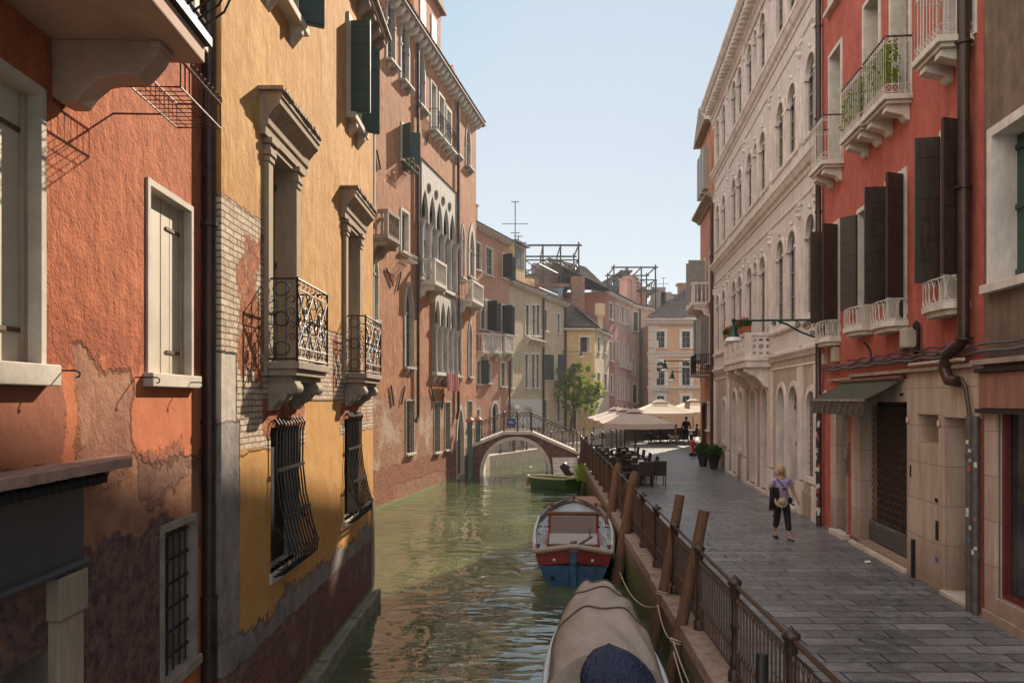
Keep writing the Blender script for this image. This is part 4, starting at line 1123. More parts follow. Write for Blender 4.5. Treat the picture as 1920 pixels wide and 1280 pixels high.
b = MB(); cx = H7.L+.32; b.box(cx, cx+.42, .35, .8, 10.2, 11.2); b.box(cx-.08, cx+.5, .28, .9, 11.2, 11.4); b.box(cx-.2, cx+.62, .2, 1.0, 11.4, 12.45)
b.build('chimney', 'wall_cream', H7.root)
# rose house
H8 = House('rose_house', 'large rose pink house with plain gable side and dark tile roof in the background', (Xat(1040,76.5), 76.5), (Xat(1137,76.5), 76.5), .3, 14.3, 8, 'wall_rose', 'house'); H8.finish()
x0 = Xat(1137,76.5); dy = .38
def seg(name, label, wall, xa, xb, Y0, X0, sl, H, rect_list, D=8):
    def sol(px): a = (px-960)/F; return (sl*Y0-X0)/(sl-a) if False else (X0-sl*Y0)/(a-sl)
    ya, yb = sol(xa), sol(xb)
    h = House(name, label, (X0+sl*(ya-Y0), ya), (X0+sl*(yb-Y0), yb), .3, H, D, wall, 'house')
    for r in rect_list: h.pwin(*r[:4], **{**P, **(r[4] if len(r) > 4 else {})})
    h.finish()
    b = MB(); b.box(0, h.L, -.35, .2, H, H+.12)
    n = int(h.L/.8)
    for i in range(n): u = h.L*(i+.3)/n; b.box(u, u+.25, -.3, 0, H-.2, H-.001)
    b.build('eave', 'stone_white', h.root)
    return h
H9 = seg('dark_rose_house', 'narrow dark rose house front on the corner right of the yellow house', 'wall_rose', 1137, 1153, 76.5, x0, dy, 14.3, [(1142,1149,568,599), (1143,1148,641,676), (1144,1149,703,739)])
H10 = seg('pale_rose_house', 'pale rose house front with three windows per floor in the background', 'wall_rose_pale', 1153.1, 1183, 76.5, x0, dy, 14.3,
   [(1157,1160.5,571,603), (1165.5,1170,575,606), (1175,1178.5,579,609), (1157,1160.5,641,677), (1167,1170.5,645,680), (1175.5,1179,649,682), (1158,1161.5,708,747), (1167.5,1171,711,749), (1176.5,1180,713,750)])
b = MB()
for (a, c, y) in ((1155,1163,686), (1164.5,1172,689), (1173,1181,692)):
    u0, u1 = H10.up(a), H10.up(c); z = H10.up(a, y)[1]
    b.box(u0, u1, -.4, 0, z-.1, z)
    for k in range(8): b.box(u0+(u1-u0)*k/8, u0+(u1-u0)*k/8+.06, -.38, -.34, z, z+.8)
    b.box(u0, u1, -.4, -.33, z+.8, z+.87)
b.build('balconet', 'stone', H10.root)
tile_roof('roof', 'tiles_dark', H8.root, ((-.4,-.4,14.4), (H8.L+.3,-.4,14.4), (H8.L-1.5,5.5,17.6), (-.4,5.5,18.6)))
tile_roof('roof', 'tiles_dark', H10.root, ((-7,-.45,14.45), (H10.L+.2,-.45,14.45), (H10.L,4,16.0), (-5.2,5.6,17.6)))
Yc = H10.P1.y; Xc = H10.P1.x
H11 = seg('blush_house', 'tall blush pink house with louvred shutters and a drain pipe in the background', 'wall_pale', 1183.1, 1247, Yc, Xc, .70, 14.2,
   [(1187,1197,585,621,dict(pane='shutter_green')), (1215,1228,594,620,dict(pane='shutter_green')), (1186,1190,664,703,dict(arch='gothic')), (1186,1195,721,755,dict(pane='shutter_dark'))], D=7)
wall_pipe(H11, [(H11.up(1198), 14), (H11.up(1198), 3)], .1, 'grey drain pipe on the blush house in the background', 'pipe_grey')
tile_roof('roof', 'tiles', H11.root, ((0,-.4,14.35), (H11.L,-.4,14.35), (H11.L,4,15.6), (0,4,15.6)))
b = MB()
for (a, w_, z) in ((1192,.9,17.3), (1200,1.6,17.7), (1211,1.0,17.2), (1219,1.0,16.8)):
    u = H11.up(a); b.box(u, u+w_, 1.0, 2.0, 14.4, z); b.box(u-.1, u+w_+.1, .9, 2.1, z, z+.12)
b.build('chimney', 'wall_rose_pale', H11.root)
# peach palace, facing the viewer
H12 = House('peach_house', 'peach house with white stone quoins, arched windows and grey tile roof closing the street', (Xat(1216,84), 84), (Xat(1400,84), 84), .5, 11.9, 10, 'wall_peach', 'house')
for a, c in ((1231,1246), (1279,1294), (1327,1342)):
    H12.pwin(a, c, 621, 652, frame='stone_white', fr=.28, sill=.1); H12.pwin(a, c, 678, 722, arch='round', frame='stone_white', fr=.35, sill=.1)
    H12.pwin(a+1, c-1, 742, 775, frame='stone_white', fr=.3, sill=.1, hood=(a < 1240))
H12.finish()
b = MB(); L = H12.L
for z0, z1, p in ((11.9,12.1,.3), (12.1,12.2,.5), (12.35,12.5,.6), (8.55,8.9,.08), (8.9,9.0,.16), (5.2,5.5,.1), (7.4,7.55,.1)): b.box(-.1-p*.6, L, -p, .05, z0, z1)
for i in range(36): b.box(i*L/36, i*L/36+.16, -.42, 0, 12.2, 12.35)
for i in range(14): z = .6+i*.81; b.box(-.05, .75+(.3 if i % 2 else 0), -.09, .05, z, z+.74)
b.build('stone_trim', 'quoin', H12.root)
tile_roof('roof', 'tiles_dark', H12.root, ((-.5,-.6,12.5), (L,-.6,12.5), (L,6,16.4), (5.2,6,16.4)))
H13 = House('white_far_house', 'pale grey far house with a small window above the peach house roof', (Xat(1238,104), 104), (Xat(1330,104), 104), .5, 17.4, 8, 'wall_white', 'house')
H13.pwin(1262, 1268, 576, 582, frame='stone_white', fr=.1, sill=.05); H13.finish()
b = MB(); b.box(-.2, H13.L, -.3, 8, 17.4, 17.7); c_ = H13.up(1276); b.box(c_, c_+1.2, 1, 2, 17.7, 19.0); b.box(c_-.2, c_+1.4, .8, 2.2, 19.0, 19.3); b.build('roof', 'tiles', H13.root)
H14 = House('grey_chimney_house', 'pale pink far house with blocky chimneys behind the blush house', (Xat(1190,97), 97), (Xat(1256,97), 97), .5, 15.6, 6, 'wall_pale', 'house')
H14.finish()
b = MB()
for (a, w_, z, m_) in ((1222,1.6,17.6,0), (1238,1.3,17.0,0), (1246,2.4,15.9,1)): u = H14.up(a); b.box(u, u+w_, -.4, 1, 12, z)
b.build('chimney', 'concrete', H14.root)

# rooftop terraces (altane)
def altana(name, label, X0, X1, Y0, Y1, zf, zr, zt, legs):
    t = thing(name, label, 'terrace', (X0, Y0, zf)); W_, D_, = X1-X0, Y1-Y0; hr, ht = zr-zf, zt-zf
    b = MB()
    for x in (0, W_*.33, W_*.66, W_):
        for y in (0, D_): b.box(x-.07, x+.07, y-.07, y+.07, -legs, ht+(.3 if x in (0, W_) else .1))
    for z in (0, ht):
        for y in (0, D_): b.box(-.3, W_+.3, y-.05, y+.05, z-.08, z+.08)
        for x in (0, W_*.33, W_*.66, W_): b.box(x-.05, x+.05, 0, D_, z-.07, z+.07)
    b.build('timber_frame', 'iron', t)
    b = MB()
    for y in (0, D_):
        b.box(0, W_, y-.04, y+.04, hr-.06, hr+.06)
        n = int(W_/1.4)
        for i in range(n):
            x = W_*i/n; x1 = W_*(i+1)/n
            b.tube([(x,y,.1), (x1,y,hr)], .045, 4); b.tube([(x1,y,.1), (x,y,hr)], .045, 4)
    for x in (0, W_):
        b.box(x-.04, x+.04, 0, D_, hr-.06, hr+.06)
        n = 3
        for i in range(n): b.tube([(x,D_*i/n,.1), (x,D_*(i+1)/n,hr)], .045, 4); b.tube([(x,D_*(i+1)/n,.1), (x,D_*i/n,hr)], .045, 4)
    b.build('railing', 'iron', t)
    b = MB(); b.box(0, W_, 0, D_, -.02, .06); b.build('deck', 'shutter_grey', t)
    return t
altana('roof_terrace', 'left open timber roof terrace with empty pergola frame above the ivory house', Xat(985,76), Xat(1085,76), 76, 82, 15.9, 17.3, 18.7, 2.2)
t = thing('water_tank', 'grey oval water tank on the left roof terrace', 'tank', (Xat(1026,79), 78.5, 15.97))
b = MB(); b.tube([(-1.6,0,.75), (-1.4,0,.75), (1.4,0,.75), (1.6,0,.75)], [.5,.75,.75,.5], 14); b.build('tank_body', 'concrete', t, smooth=True)
b = MB(); b.box(-1.1,-.9,-.5,.5,0,.2); b.box(.9,1.1,-.5,.5,0,.2); b.build('cradle', 'iron', t)
altana('roof_terrace', 'right dark timber roof terrace with criss-cross railing above the blush house', Xat(1151,90), Xat(1229,90), 90, 96, 16.3, 17.5, 18.9, 2.4)
t = thing('roof_shed', 'grey-blue lean-to roof room with sloping zinc roof on the right roof terrace', 'roof room', (Xat(1122,89.5), 96.3, 14.9))
b = MB(); b.prism([(0,0), (4.4,0), (4.4,4.4), (3.6,4.5), (0,2.4)], 0, 4, 'y'); b.build('shed_body', 'zinc', t)
b = MB(); b.tube([(-.3,-.2,2.3), (3.7,-.2,4.65)], .10, 4); b.box(3.3,4.8,-.4,4.2,4.5,4.65); b.build('roof_edge', 'wood', t)
# chimneys / rooftops behind row, antennas
H15 = House('brick_attic_house', 'old stuccoed attic with glass skylight behind the ivory house roof', (Xat(990,74), 74), (Xat(1055,74), 74), .5, 14.4, 4, 'wall_rose_pale', 'house'); H15.finish()
b = MB(); b.prism([(-.5,14.4), (H15.L+.6,14.4), (H15.L+.6,14.7), (-.5,14.7)], -.6, 4, 'y'); b.box(4.0,5.2,-.5,.6,12,15.4); b.build('roof', 'tiles', H15.root)
b = MB(); b.add([(.3,-1.2,12.9), (2.8,-1.2,12.9), (3.3,-.65,14.3), (1.2,-.65,14.3)], [(0,1,2,3)]); b.build('skylight', 'solar', H15.root, solid=.05)
def antenna(x, Y, y0, y1, label, arms):
    p0, p1 = P3(x, y0, Y), P3(x, y1, Y); t = thing('tv_antenna', label, 'antenna', p0)
    h = p1.z-p0.z; b = MB(); b.tube([(0,0,0), (0,0,h)], .035, 5); b.build('mast', 'iron', t)
    b = MB()
    for (fz, w_) in arms:
        b.tube([(-w_,0,h*fz), (w_,0,h*fz)], .022, 4)
        for k in range(5): b.tube([(-w_+w_*k/2,-.25,h*fz), (-w_+w_*k/2,.25,h*fz)], .012, 4)
    b.build('dipoles', 'iron', t)
antenna(966, 56, 462, 377, 'tallest tv antenna mast on the pink house roof', ((.98,.25), (.5,.9), (.3,.3)))
antenna(972, 57.5, 462, 441, 'short tv antenna beside the tallest mast on the pink house roof', ((.9,.3), (.3,.4)))
antenna(1244, 98, 560, 520, 'tv antenna on the far roofs right of the timber terrace', ((.97,.3), (.7,.7)))
antenna(1231, 98, 560, 524, 'plain antenna mast close to the right timber roof terrace', ((.97,.1),))
# ------------------------------------------------------------------ RIGHT: white palazzo
WX = lambda Y: 5.39+.11*Y
H20 = House('white_palazzo', 'long off-white palazzo with four storeys of round arched windows along the promenade', (WX(37.6), 37.6), (WX(19.47), 19.47), .9, 17.7, 12, 'wall_white', 'palace')
WU = lambda Y: (37.6-Y)*math.sqrt(1+.11**2)
colsY = [20.4, 22.4, 23.85, 26.45, 27.65, 28.75, 30.75, 32.1, 34.7, 36.5]
A = dict(arch='round', frame='stone_pink', rev=.10)
for i, Y in enumerate(colsY):
    wd = .6 if i in (4,) else .95
    for z0, z1 in ((6.35,8.85), (10.75,12.95), (14.95,16.85)):
        H20.win(WU(Y)-wd/2, WU(Y)+wd/2, z0+(.25 if z0 == 10.75 else 0), z1, fr=.11, fp=.04, sill=.0, pane='pane_dim' if i != 4 else 'shutter_grey', caps=True, mull=True, **A)
for Y, wd, z0, z1, kind in ((20.3,1.0,2.15,4.35,'grid'), (22.2,1.05,1.2,4.5,'door'), (23.7,.95,2.1,4.5,'win'), (26.1,.95,1.2,4.5,'door'), (28.05,.95,1.2,4.45,'door'), (30.5,.8,2.2,4.45,'niche'), (31.95,.9,1.2,4.45,'door'), (34.6,.8,2.3,4.1,'win')):
    pane = {'grid': 'pane_dim', 'door': 'door_wood', 'win': 'dark', 'niche': 'stone_pink'}[kind]
    W = H20.win(WU(Y)-wd/2, WU(Y)+wd/2, z0, z1, fr=.15, fp=.05, sill=0, pane=pane, name='doorway' if kind == 'door' else 'window', rev=.2 if kind != 'grid' else .14, mull=False, **{k: v for k, v in A.items() if k != 'rev'})
    if kind in ('grid', 'door'):
        b = MB(); zlo = z0 if kind == 'grid' else z1-wd/2-.05; y_ = .06 if kind == 'grid' else .13
        n = 5
        for i in range(n): u = WU(Y)-wd/2+wd*(i+.5)/n; b.tube([(u,y_,zlo), (u,y_,z1-.06)], .011, 4)
        if kind == 'grid':
            for i in range(13): z = z0+i*.165; b.box(WU(Y)-wd/2, WU(Y)+wd/2, y_-.01, y_+.01, z, z+.022)
        else:
            b.box(WU(Y)-wd/2, WU(Y)+wd/2, y_-.02, y_+.06, zlo-.05, zlo+.03)
            for a in range(7): b.tube([(WU(Y), y_, zlo), (WU(Y)+wd/2*math.cos(a*math.pi/6), y_, zlo+wd/2*math.sin(a*math.pi/6))], .011, 4)
        b.build('grille', 'wrought', W)
H20.finish()
# string courses following a moulded profile
def course(h, u0, u1, z, prof, name='cornice', mat='stone_pink', extra=None):
    b = MB(); b.prism([(0.01, z+prof[0][1])]+[(-p*(.62 if h is H20 and name != 'eave' else 1), z+q) for p, q in prof]+[(0.01, z+prof[-1][1])], u0, u1, 'x')
    if extra: extra(b)
    return b.build(name, mat, h.root)
L = H20.L
big = [(.05,0), (.09,.10), (.2,.16), (.3,.30), (.34,.32), (.34,.42), (.12,.50)]
course(H20, -.1, L+.02, 5.28, [(.04,0), (.08,.06), (.16,.12), (.2,.14), (.2,.22), (.05,.26)])
course(H20, -.1, L+.02, 9.98, big); course(H20, -.1, L+.02, 14.25, big)
course(H20, -.1, L, 5.02, [(.03,0), (.05,.03), (.03,.06)]); course(H20, -.1, L, 9.45, [(.03,0), (.06,.04), (.03,.08)]); course(H20, -.1, L, 13.75, [(.03,0), (.06,.04), (.03,.08)])
course(H20, -.1, L, 6.08, [(.08,0), (.14,.05), (.14,.13), (.04,.17)], name='parapet_rail'); course(H20, -.1, L, 10.86, [(.05,0), (.09,.04), (.03,.1)]); 
course(H20, -.45, L+.02, 17.1, [(.06,0), (.1,.15), (.16,.2), (.2,.55), (.5,.62), (.62,.78), (.62,.9)], name='eave')
b = MB()
for i in range(46):
    u = L*(i+.3)/46; b.box(u, u+.17, -.46, 0, 17.42, 17.66)
for Y in (21.4, 25.15, 29.7, 33.5, 37.3, 19.75):
    u = WU(Y)
    for z0, z1 in ((5.55,9.4), (10.5,13.7), (14.75,17.1)):
        b.box(u-.17, u+.17, -.035, 0, z0, z1); b.box(u-.2, u+.2, -.07, 0, z1-.12, z1-.001)
        b.box(u-.2, u+.2, -.07, 0, z0, z0+.14); b.lathe([(.04,0), (.10,.08), (.07,.16), (.13,.25), (.04,.3)], (u, -.05, z1-.46), 7)
        b.tube([(u-.09, -.04, z0+.45), (u+.09, -.04, z0+.45), (u+.09, -.04, z1-.75), (u-.09, -.04, z1-.75)], .014, 4, closed=True)
    b.box(u-.22, u+.22, -.07, 0, 2.0, 5.0); b.box(u-.26, u+.26, -.11, 0, PROM-.1, 1.95)
b.build('pilaster', 'stone_pink', H20.root)
b = MB()
for i, Y in enumerate(colsY):
    for z in (9.15, 13.25, 17.0):
        u = WU(Y); b.lathe([(.02,0), (.06,.05), (.045,.1), (.01,.16)], (u, -.04, z-.18), 7)
for Y in [(a+c)/2 for a, c in zip(colsY, colsY[1:])]:
    for z in (8.55, 12.65, 16.6):
        u = WU(Y); b.tube([(u+.11*math.cos(a), -.015, z+.22*math.sin(a)) for a in [k*math.pi/6 for k in range(12)]], .025, 5, closed=True)
b.build('ornament', 'stone_pink', H20.root)
b = MB(); b.box(WU(21.6), L-.02, -.05, 0, PROM-.1, 1.72); b.box(WU(37.5), WU(35.2), -.05, 0, PROM-.1, 1.72); b.build('plinth_block', 'stone_brown', H20.root, bevel=.01)
b = MB()
for Y in (22.2,26.1,28.05,31.95,23.7): b.box(WU(Y)-.75, WU(Y)+.75, -.22, .05, PROM-.05, PROM+.1)
b.build('doorstep', 'stone', H20.root, bevel=.01)
# balcony with pierced panels
ub0, ub1 = WU(29.5), WU(25.2)
b = MB(); b.box(ub0, ub1, -.8, .02, 5.14, 5.34); b.box(ub0-.04, ub1+.04, -.84, .02, 5.34, 5.44)
for u in (ub0+.15, (ub0+ub1)/2-.2, ub1-.55): b.prism([(0,5.14), (-.74,5.14), (-.76,5.02), (-.66,4.93), (-.55,4.9), (-.42,4.82), (-.3,4.7), (-.2,4.55), (0,4.48)], u, u+.4, 'x')
B = b.build('balcony', 'stone_pink', H20.root, bevel=.012)
b = MB(); b.box(ub0, ub1, -.82, -.66, 6.14, 6.24); b.box(ub0, ub0+.16, -.66, 0, 6.14, 6.237); b.box(ub1-.16, ub1, -.66, 0, 6.14, 6.237)
posts = [ub0+(ub1-ub0)*k/4 for k in range(5)]
for u in posts: b.box(min(u, ub1-.22), min(u, ub1-.22)+.22, -.8, -.6, 5.44, 6.14)
def pierced(b, f, w, z0, z1, th):
    """stone lattice in a (s,z) panel mapped by f(s,t,z)"""
    n = max(1, round(w/.62)); 
    for i in range(n):
        s0 = w*i/n; s1 = w*(i+1)/n; c = (s0+s1)/2; zc = (z0+z1)/2; rr = min(s1-s0, z1-z0)/2
        holes = [[(c+.3*rr*math.cos(a), zc+.3*rr*math.sin(a)) for a in [k*math.pi/4 for k in range(8)]]]
        for sx in (-1, 1):
            for sz in (-1, 1): holes.append([(c+sx*rr*.68+.2*rr*math.cos(a), zc+sz*rr*.68+.2*rr*math.sin(a)) for a in [k*math.pi/3 for k in range(6)]])
            holes.append([(c+sx*rr*.68+.17*rr*math.cos(a), zc+.26*rr*math.sin(a)) for a in [k*math.pi/3 for k in range(6)]])
            holes.append([(c+.26*rr*math.cos(a), zc+sx*rr*.7+.17*rr*math.sin(a)) for a in [k*math.pi/3 for k in range(6)]])
        outl = [(s0, z0), (s1, z0), (s1, z1), (s0, z1)]
        pls = [outl]+holes; tri = tessellate_polygon([[Vector((p[0], p[1], 0)) for p in pl] for pl in pls]); allp = [p for pl in pls for p in pl]
        for t in (0, th): b.add([f(p[0], t, p[1]) for p in allp], [tuple(q) for q in tri])
        for pl in pls:
            m = len(pl); b.add([f(p[0], 0, p[1]) for p in pl]+[f(p[0], th, p[1]) for p in pl], [(i_, (i_+1) % m, m+(i_+1) % m, m+i_) for i_ in range(m)])
for k in range(4):
    a = posts[k]+.22 if k else posts[0]+.22; c = min(posts[k+1], ub1-.22)
    pierced(b, lambda s, t, z, a=a: (a+s, -.77+t, z), c-a, 5.45, 6.14, .08)
pierced(b, lambda s, t, z: (ub1-.04-t, -.6+s, z), .6, 5.45, 6.14, .08); pierced(b, lambda s, t, z: (ub0+.04+t, -.6+s, z), .6, 5.45, 6.14, .08)
b.build('balustrade', 'stone_pink', B)
# flower boxes on the balcony rail
for k, (Y, pz, wd, lb) in enumerate(((28.9, 6.25, .7, 'small terracotta box of pink geraniums on the far end of the pierced stone balcony'), (26.6, 6.25, .8, 'terracotta trough of red geraniums on the middle of the pierced stone balcony rail'), (25.5, 6.25, .6, 'terracotta trough with red and white flowers at the near corner of the pierced stone balcony'))):
    q = H20.wy(WU(Y), .74); t = thing('flower_box', lb, 'flower box', (q.x, q.y, pz-.005), H20.ang)
    b = MB(); b.prism([(-.1,0), (.1,0), (.13,.2), (-.13,.2)], -wd/2, wd/2, 'x'); b.build('trough', 'terracotta', t, bevel=.01)
    b = MB()
    for i in range(7): pansy(b, (-wd/2+wd*(i+.5)/7, 0, .3), .17, 60)
    b.build('leaves', 'leaf_dark', t)
    b = MB()
    for i in range(7): pansy(b, (-wd/2+wd*(i+.5)/7, -.03, .42), .12, 12)
    b.build('flowers', 'petal_red', t)
# ------------------------------------------------------------------ pink house past the palazzo
H21 = House('salmon_house', 'salmon house with green-grey shutters, stone balcony and roof dormer past the white palazzo', (WX(43.0), 43.0), (WX(37.62), 37.62), .9, 13.7, 9, 'wall_right_pink', 'house')
SU = lambda Y: (43-Y)*math.sqrt(1+.11**2)
S = dict(frame='stone_pink', fr=.12, fp=.04)
H21.win(SU(41.6), SU(40.7), 9.0, 11.2, shut=('shutter_grey', 88, 100, .85), sill=0, **S); H21.win(SU(39.4), SU(38.7), 8.9, 11.2, arch='round', sill=.1, **S)
H21.win(SU(42.2), SU(41.4), 6.2, 8.2, shut=('shutter_grey', 150, 100, .5), sill=0, **S); H21.win(SU(40.2), SU(39.3), 5.9, 8.2, shut=('shutter_grey', 110, 120, .5), sill=.1, **S)
H21.win(SU(41.9), SU(40.6), 1.2, 3.8, pane='dark', sill=0, name='shop_door', fr=.12, frame='door_wood'); H21.win(SU(39.9), SU(39.4), 2.6, 3.9, sill=.1, **S); H21.win(SU(38.7), SU(37.9), 1.2, 4.3, arch='round', sill=0, pane='door_wood', name='door', **S)
H21.finish()
stone_balcony(H21, SU(42.7), SU(39.7), 8.95, .8, rail=1.0, mat='stone_pink', ncorb=3)
course(H21, -.3, H21.L, 13.5, [(.1,0), (.14,.1), (.3,.2), (.42,.26), (.42,.38), (.1,.45)], name='eave', mat='stone_dark')
b = MB(); b.box(SU(42.9), SU(38.8), 0.0, 3, 14.0, 17.6); D = b.build('dormer', 'wall_right_pink', H21.root)
b = MB(); b.prism([(SU(42.9)-.3, 17.6), (SU(38.8)+.3, 17.6), (SU(40.85), 19.0)], -.35, 3, 'y'); b.build('dormer_roof', 'stone_dark', D)
b = MB()
for Y in (42.4, 41.4, 40.4): b.box(SU(Y), SU(Y)+.6, -.25, .0, 14.6, 16.7)
b.build('shutter', 'shutter_grey', D)
b = MB(); z = 5.35; b.box(SU(41.2), SU(38.9), -.75, .02, z-.12, z); Bb = b.build('balcony', 'stone_dark', H21.root)
b = MB()
u0, u1 = SU(41.15), SU(38.95)
for zz in (z+.05, z+.95): b.tube([(u0,0,zz), (u0,-.7,zz), (u1,-.7,zz), (u1,0,zz)], .022, 5)
for i in range(23): u = u0+(u1-u0)*i/22; b.tube([(u,-.7,z), (u,-.7,z+.95)], .014, 4)
for i in range(8): b.tube([(u1,-.1*i,z), (u1,-.1*i,z+.95)], .014, 4)
for i in range(6): b.tube([(u0+(u1-u0)*(i+.5)/6+.16*math.cos(a), -.71, z+.5+.3*math.sin(a)) for a in [k*math.pi/5 for k in range(10)]], .014, 4, closed=True)
b.build('railing', 'iron', Bb)
b = MB(); b.box(SU(42.3), SU(40.2), -.9, .0, 3.95, 4.03); b.prism([(-.9,3.62), (-.9,4.02), (-.86,4.03), (-.86,3.62)], SU(42.3), SU(40.2), 'x'); b.build('shop_canopy', 'canvas', H21.root)
b = MB(); u_ = SU(37.7); 
wall_pipe(H21, [(H21.L-.12, 13.4), (H21.L-.12, 1.1)], .07, 'dark drain pipe between the white palazzo and the salmon house')
H22 = House('corner_house', 'plain house hidden past the salmon house at the campo corner', (13.4+.0, 55.5), (10.9, 43.05), .9, 13.5, 9, 'wall_right_pink', 'house'); H22.finish()

# ------------------------------------------------------------------ red house
RX = lambda Y: 5.486+.105*Y
H23 = House('red_house', 'coral red house with black shutters and white iron balconies over stone shop fronts', (RX(19.45), 19.45), (RX(11.32), 11.32), .9, 15.5, 10, 'wall_red', 'house')
U3 = lambda Y: (19.45-Y)*math.sqrt(1+.105**2)
def hz(px, py): return H23.up(px, py)[1]
S3 = dict(frame='stone_white', fr=.09, fp=.03, rev=.22)
# main floor windows and pot-bellied balconies
for (Yc, w_, z0, z1, st, al, ar) in ((18.45,.8,5.55,8.1,0,92,112), (16.3,.75,5.62,8.0,1,140,None), (14.62,.85,5.55,8.15,2,90,118), (12.25,.78,5.6,8.3,3,96,112)):
    W = H23.win(U3(Yc)-w_/2, U3(Yc)+w_/2, z0, z1, shut=None, sill=0, pane='dark', **S3)
    for side, an in ((0, al), (1, ar)):
        if an is None: continue
        b = MB(); hx = U3(Yc)+(-w_/2 if side == 0 else w_/2); sg = 1 if side == 0 else -1
        m = Matrix.Translation((hx, -.05, 0)) @ Matrix.Rotation(-sg*R(an), 4, 'Z'); lw = .37
        xs = sorted((0, sg*lw)); b.box(xs[0], xs[1], -.025, .025, z0+.38, z1-.02, m)
        for q in range(7): zz = z0+.4+(z1-z0-.42)*q/7; b.box(xs[0]+.02, xs[1]-.02, -.032, .032, zz+.01, zz+(z1-z0-.42)/7-.02, m)
        b.build('shutter', 'shutter_brown', W)
    u0, u1 = U3(Yc)-w_/2-.13, U3(Yc)+w_/2+.13; n = 8
    arc = [(u0, 0), (u0, -.2), (u0+.12, -.3), ((u0+u1)/2, -.34), (u1-.12, -.3), (u1, -.2), (u1, 0)]
    b = MB(); b.prism([(u0-.03, .01)]+[(x, y-.03) for x, y in arc[1:-1]]+[(u1+.03, .01)], z0-.12, z0-.02, 'z'); b.prism([(u0+.03, .01)]+[(x*.9+.1*(u0+u1)/2, y+.04) for x, y in arc[1:-1]]+[(u1-.03, .01)], z0-.2, z0-.121, 'z')
    Bq = b.build('balconet', 'stone_white', H23.root, bevel=.006)
    b = MB(); zt = z0+.36
    for zz in (z0+.0, zt): b.tube([(x, y, zz) for x, y in arc], .012, 5)
    # interlaced ovals along the arc
    P_ = [Vector((x, y, 0)) for x, y in arc]; S_ = [0]
    for i in range(1, len(P_)): S_.append(S_[-1]+(P_[i]-P_[i-1]).length)
    def at(s):
        s = max(0, min(S_[-1], s))
        for i in range(1, len(S_)):
            if s <= S_[i]: return P_[i-1].lerp(P_[i], (s-S_[i-1])/max(1e-6, S_[i]-S_[i-1]))
        return P_[-1]
    k = 9
    for i in range(k):
        s0 = S_[-1]*(i+.5)/k
        pts = []
        for a in range(12):
            q = at(s0+.085*math.cos(a*math.pi/6)); pts.append((q.x, q.y, (z0+zt)/2+.175*math.sin(a*math.pi/6)))
        b.tube(pts, .008, 4, closed=True)
    for s in (S_[2], S_[4]): q = at(s); b.tube([(q.x, q.y, z0), (q.x, q.y, zt)], .008, 4)
    b.build('railing', 'iron_white', Bq)
# upper french windows with slab balconies
def iron_balcony(h, u0, u1, zf, p, plants=False):
    b = MB(); b.box(u0, u1, -p, .02, zf-.1, zf); b.box(u0+.05, u1-.05, -p+.06, .02, zf-.16, zf-.101)
    for u in (u0+.1, u1-.35): b.prism([(0,zf-.16), (-p+.1,zf-.16), (-p+.08,zf-.26), (-p+.2,zf-.3), (-.12,zf-.34), (-.06,zf-.42), (0,zf-.44)], u, u+.22, 'x')
    B = b.build('balcony', 'stone_white', h.root, bevel=.008)
    b = MB(); pts = [(u0+.04,0), (u0+.04,-p+.04), (u1-.04,-p+.04), (u1-.04,0)]; zt = zf+1.0
    for z in (zf+.04, zf+.17): b.tube([(x,y,z) for x, y in pts], .01, 5)
    b.tube([(x,y,zt-.12) for x, y in pts], .01, 5)
    for (xa, ya), (xb, yb) in zip(pts, pts[1:]):
        n = max(3, int(math.hypot(xb-xa, yb-ya)/.105))
        for i in range(n+1):
            x, y = xa+(xb-xa)*i/n, ya+(yb-ya)*i/n; b.tube([(x,y,zf), (x,y,zt)], .0075, 4)
            if i < n:
                x1, y1 = xa+(xb-xa)*(i+1)/n, ya+(yb-ya)*(i+1)/n
                for za, zb in ((zf+.04, zf+.17), (zt-.12, zt)): b.tube([(x,y,za), (x1,y1,zb)], .005, 4); b.tube([(x,y,zb), (x1,y1,za)], .005, 4)
    b.build('railing', 'iron_white', B)
    b = MB(); b.tube([(x,y,zt) for x, y in pts], .02, 6); b.build('handrail', 'iron_rust', B)
    return B
for (Yc, w_) in ((18.3,.85), (15.9,.85), (14.4,.85), (12.05,.9)):
    H23.win(U3(Yc)-w_/2, U3(Yc)+w_/2, 9.5, 12.1, sill=0, pane='pane_dim', **{**S3, 'rev': .3})
H23.win(U3(18.3)-.45, U3(18.3)+.45, 13.2, 15.1, sill=.1, **S3)
# ground floor: door, shop, passage
W = H23.win(U3(18.15), U3(17.42), 1.14, 3.95, fr=0, rev=.25, pane='door_wood', sill=0, name='door', frame='shop_stone')
H23.win(U3(16.52), U3(14.02), 1.25, 4.08, fr=0, rev=.32, pane='dark', sill=0, name='shop_front', frame='shop_stone')
H23.win(U3(13.55), U3(12.72), 3.42, 3.88, fr=0, rev=.3, pane='shop_stone', sill=0, name='vent_niche', frame='shop_stone')
H23.win(U3(12.5), U3(11.55), 1.12, 3.85, fr=0, rev=.9, pane='shop_stone', sill=0, name='passage', frame='shop_stone')
H23.finish()
iron_balcony(H23, U3(18.8), U3(17.7), 9.45, .48)
iron_balcony(H23, U3(16.4), U3(15.2), 9.45, .48); iron_balcony(H23, U3(15.1), U3(13.85), 9.45, .48); iron_balcony(H23, U3(12.6), U3(11.6), 9.45, .5)
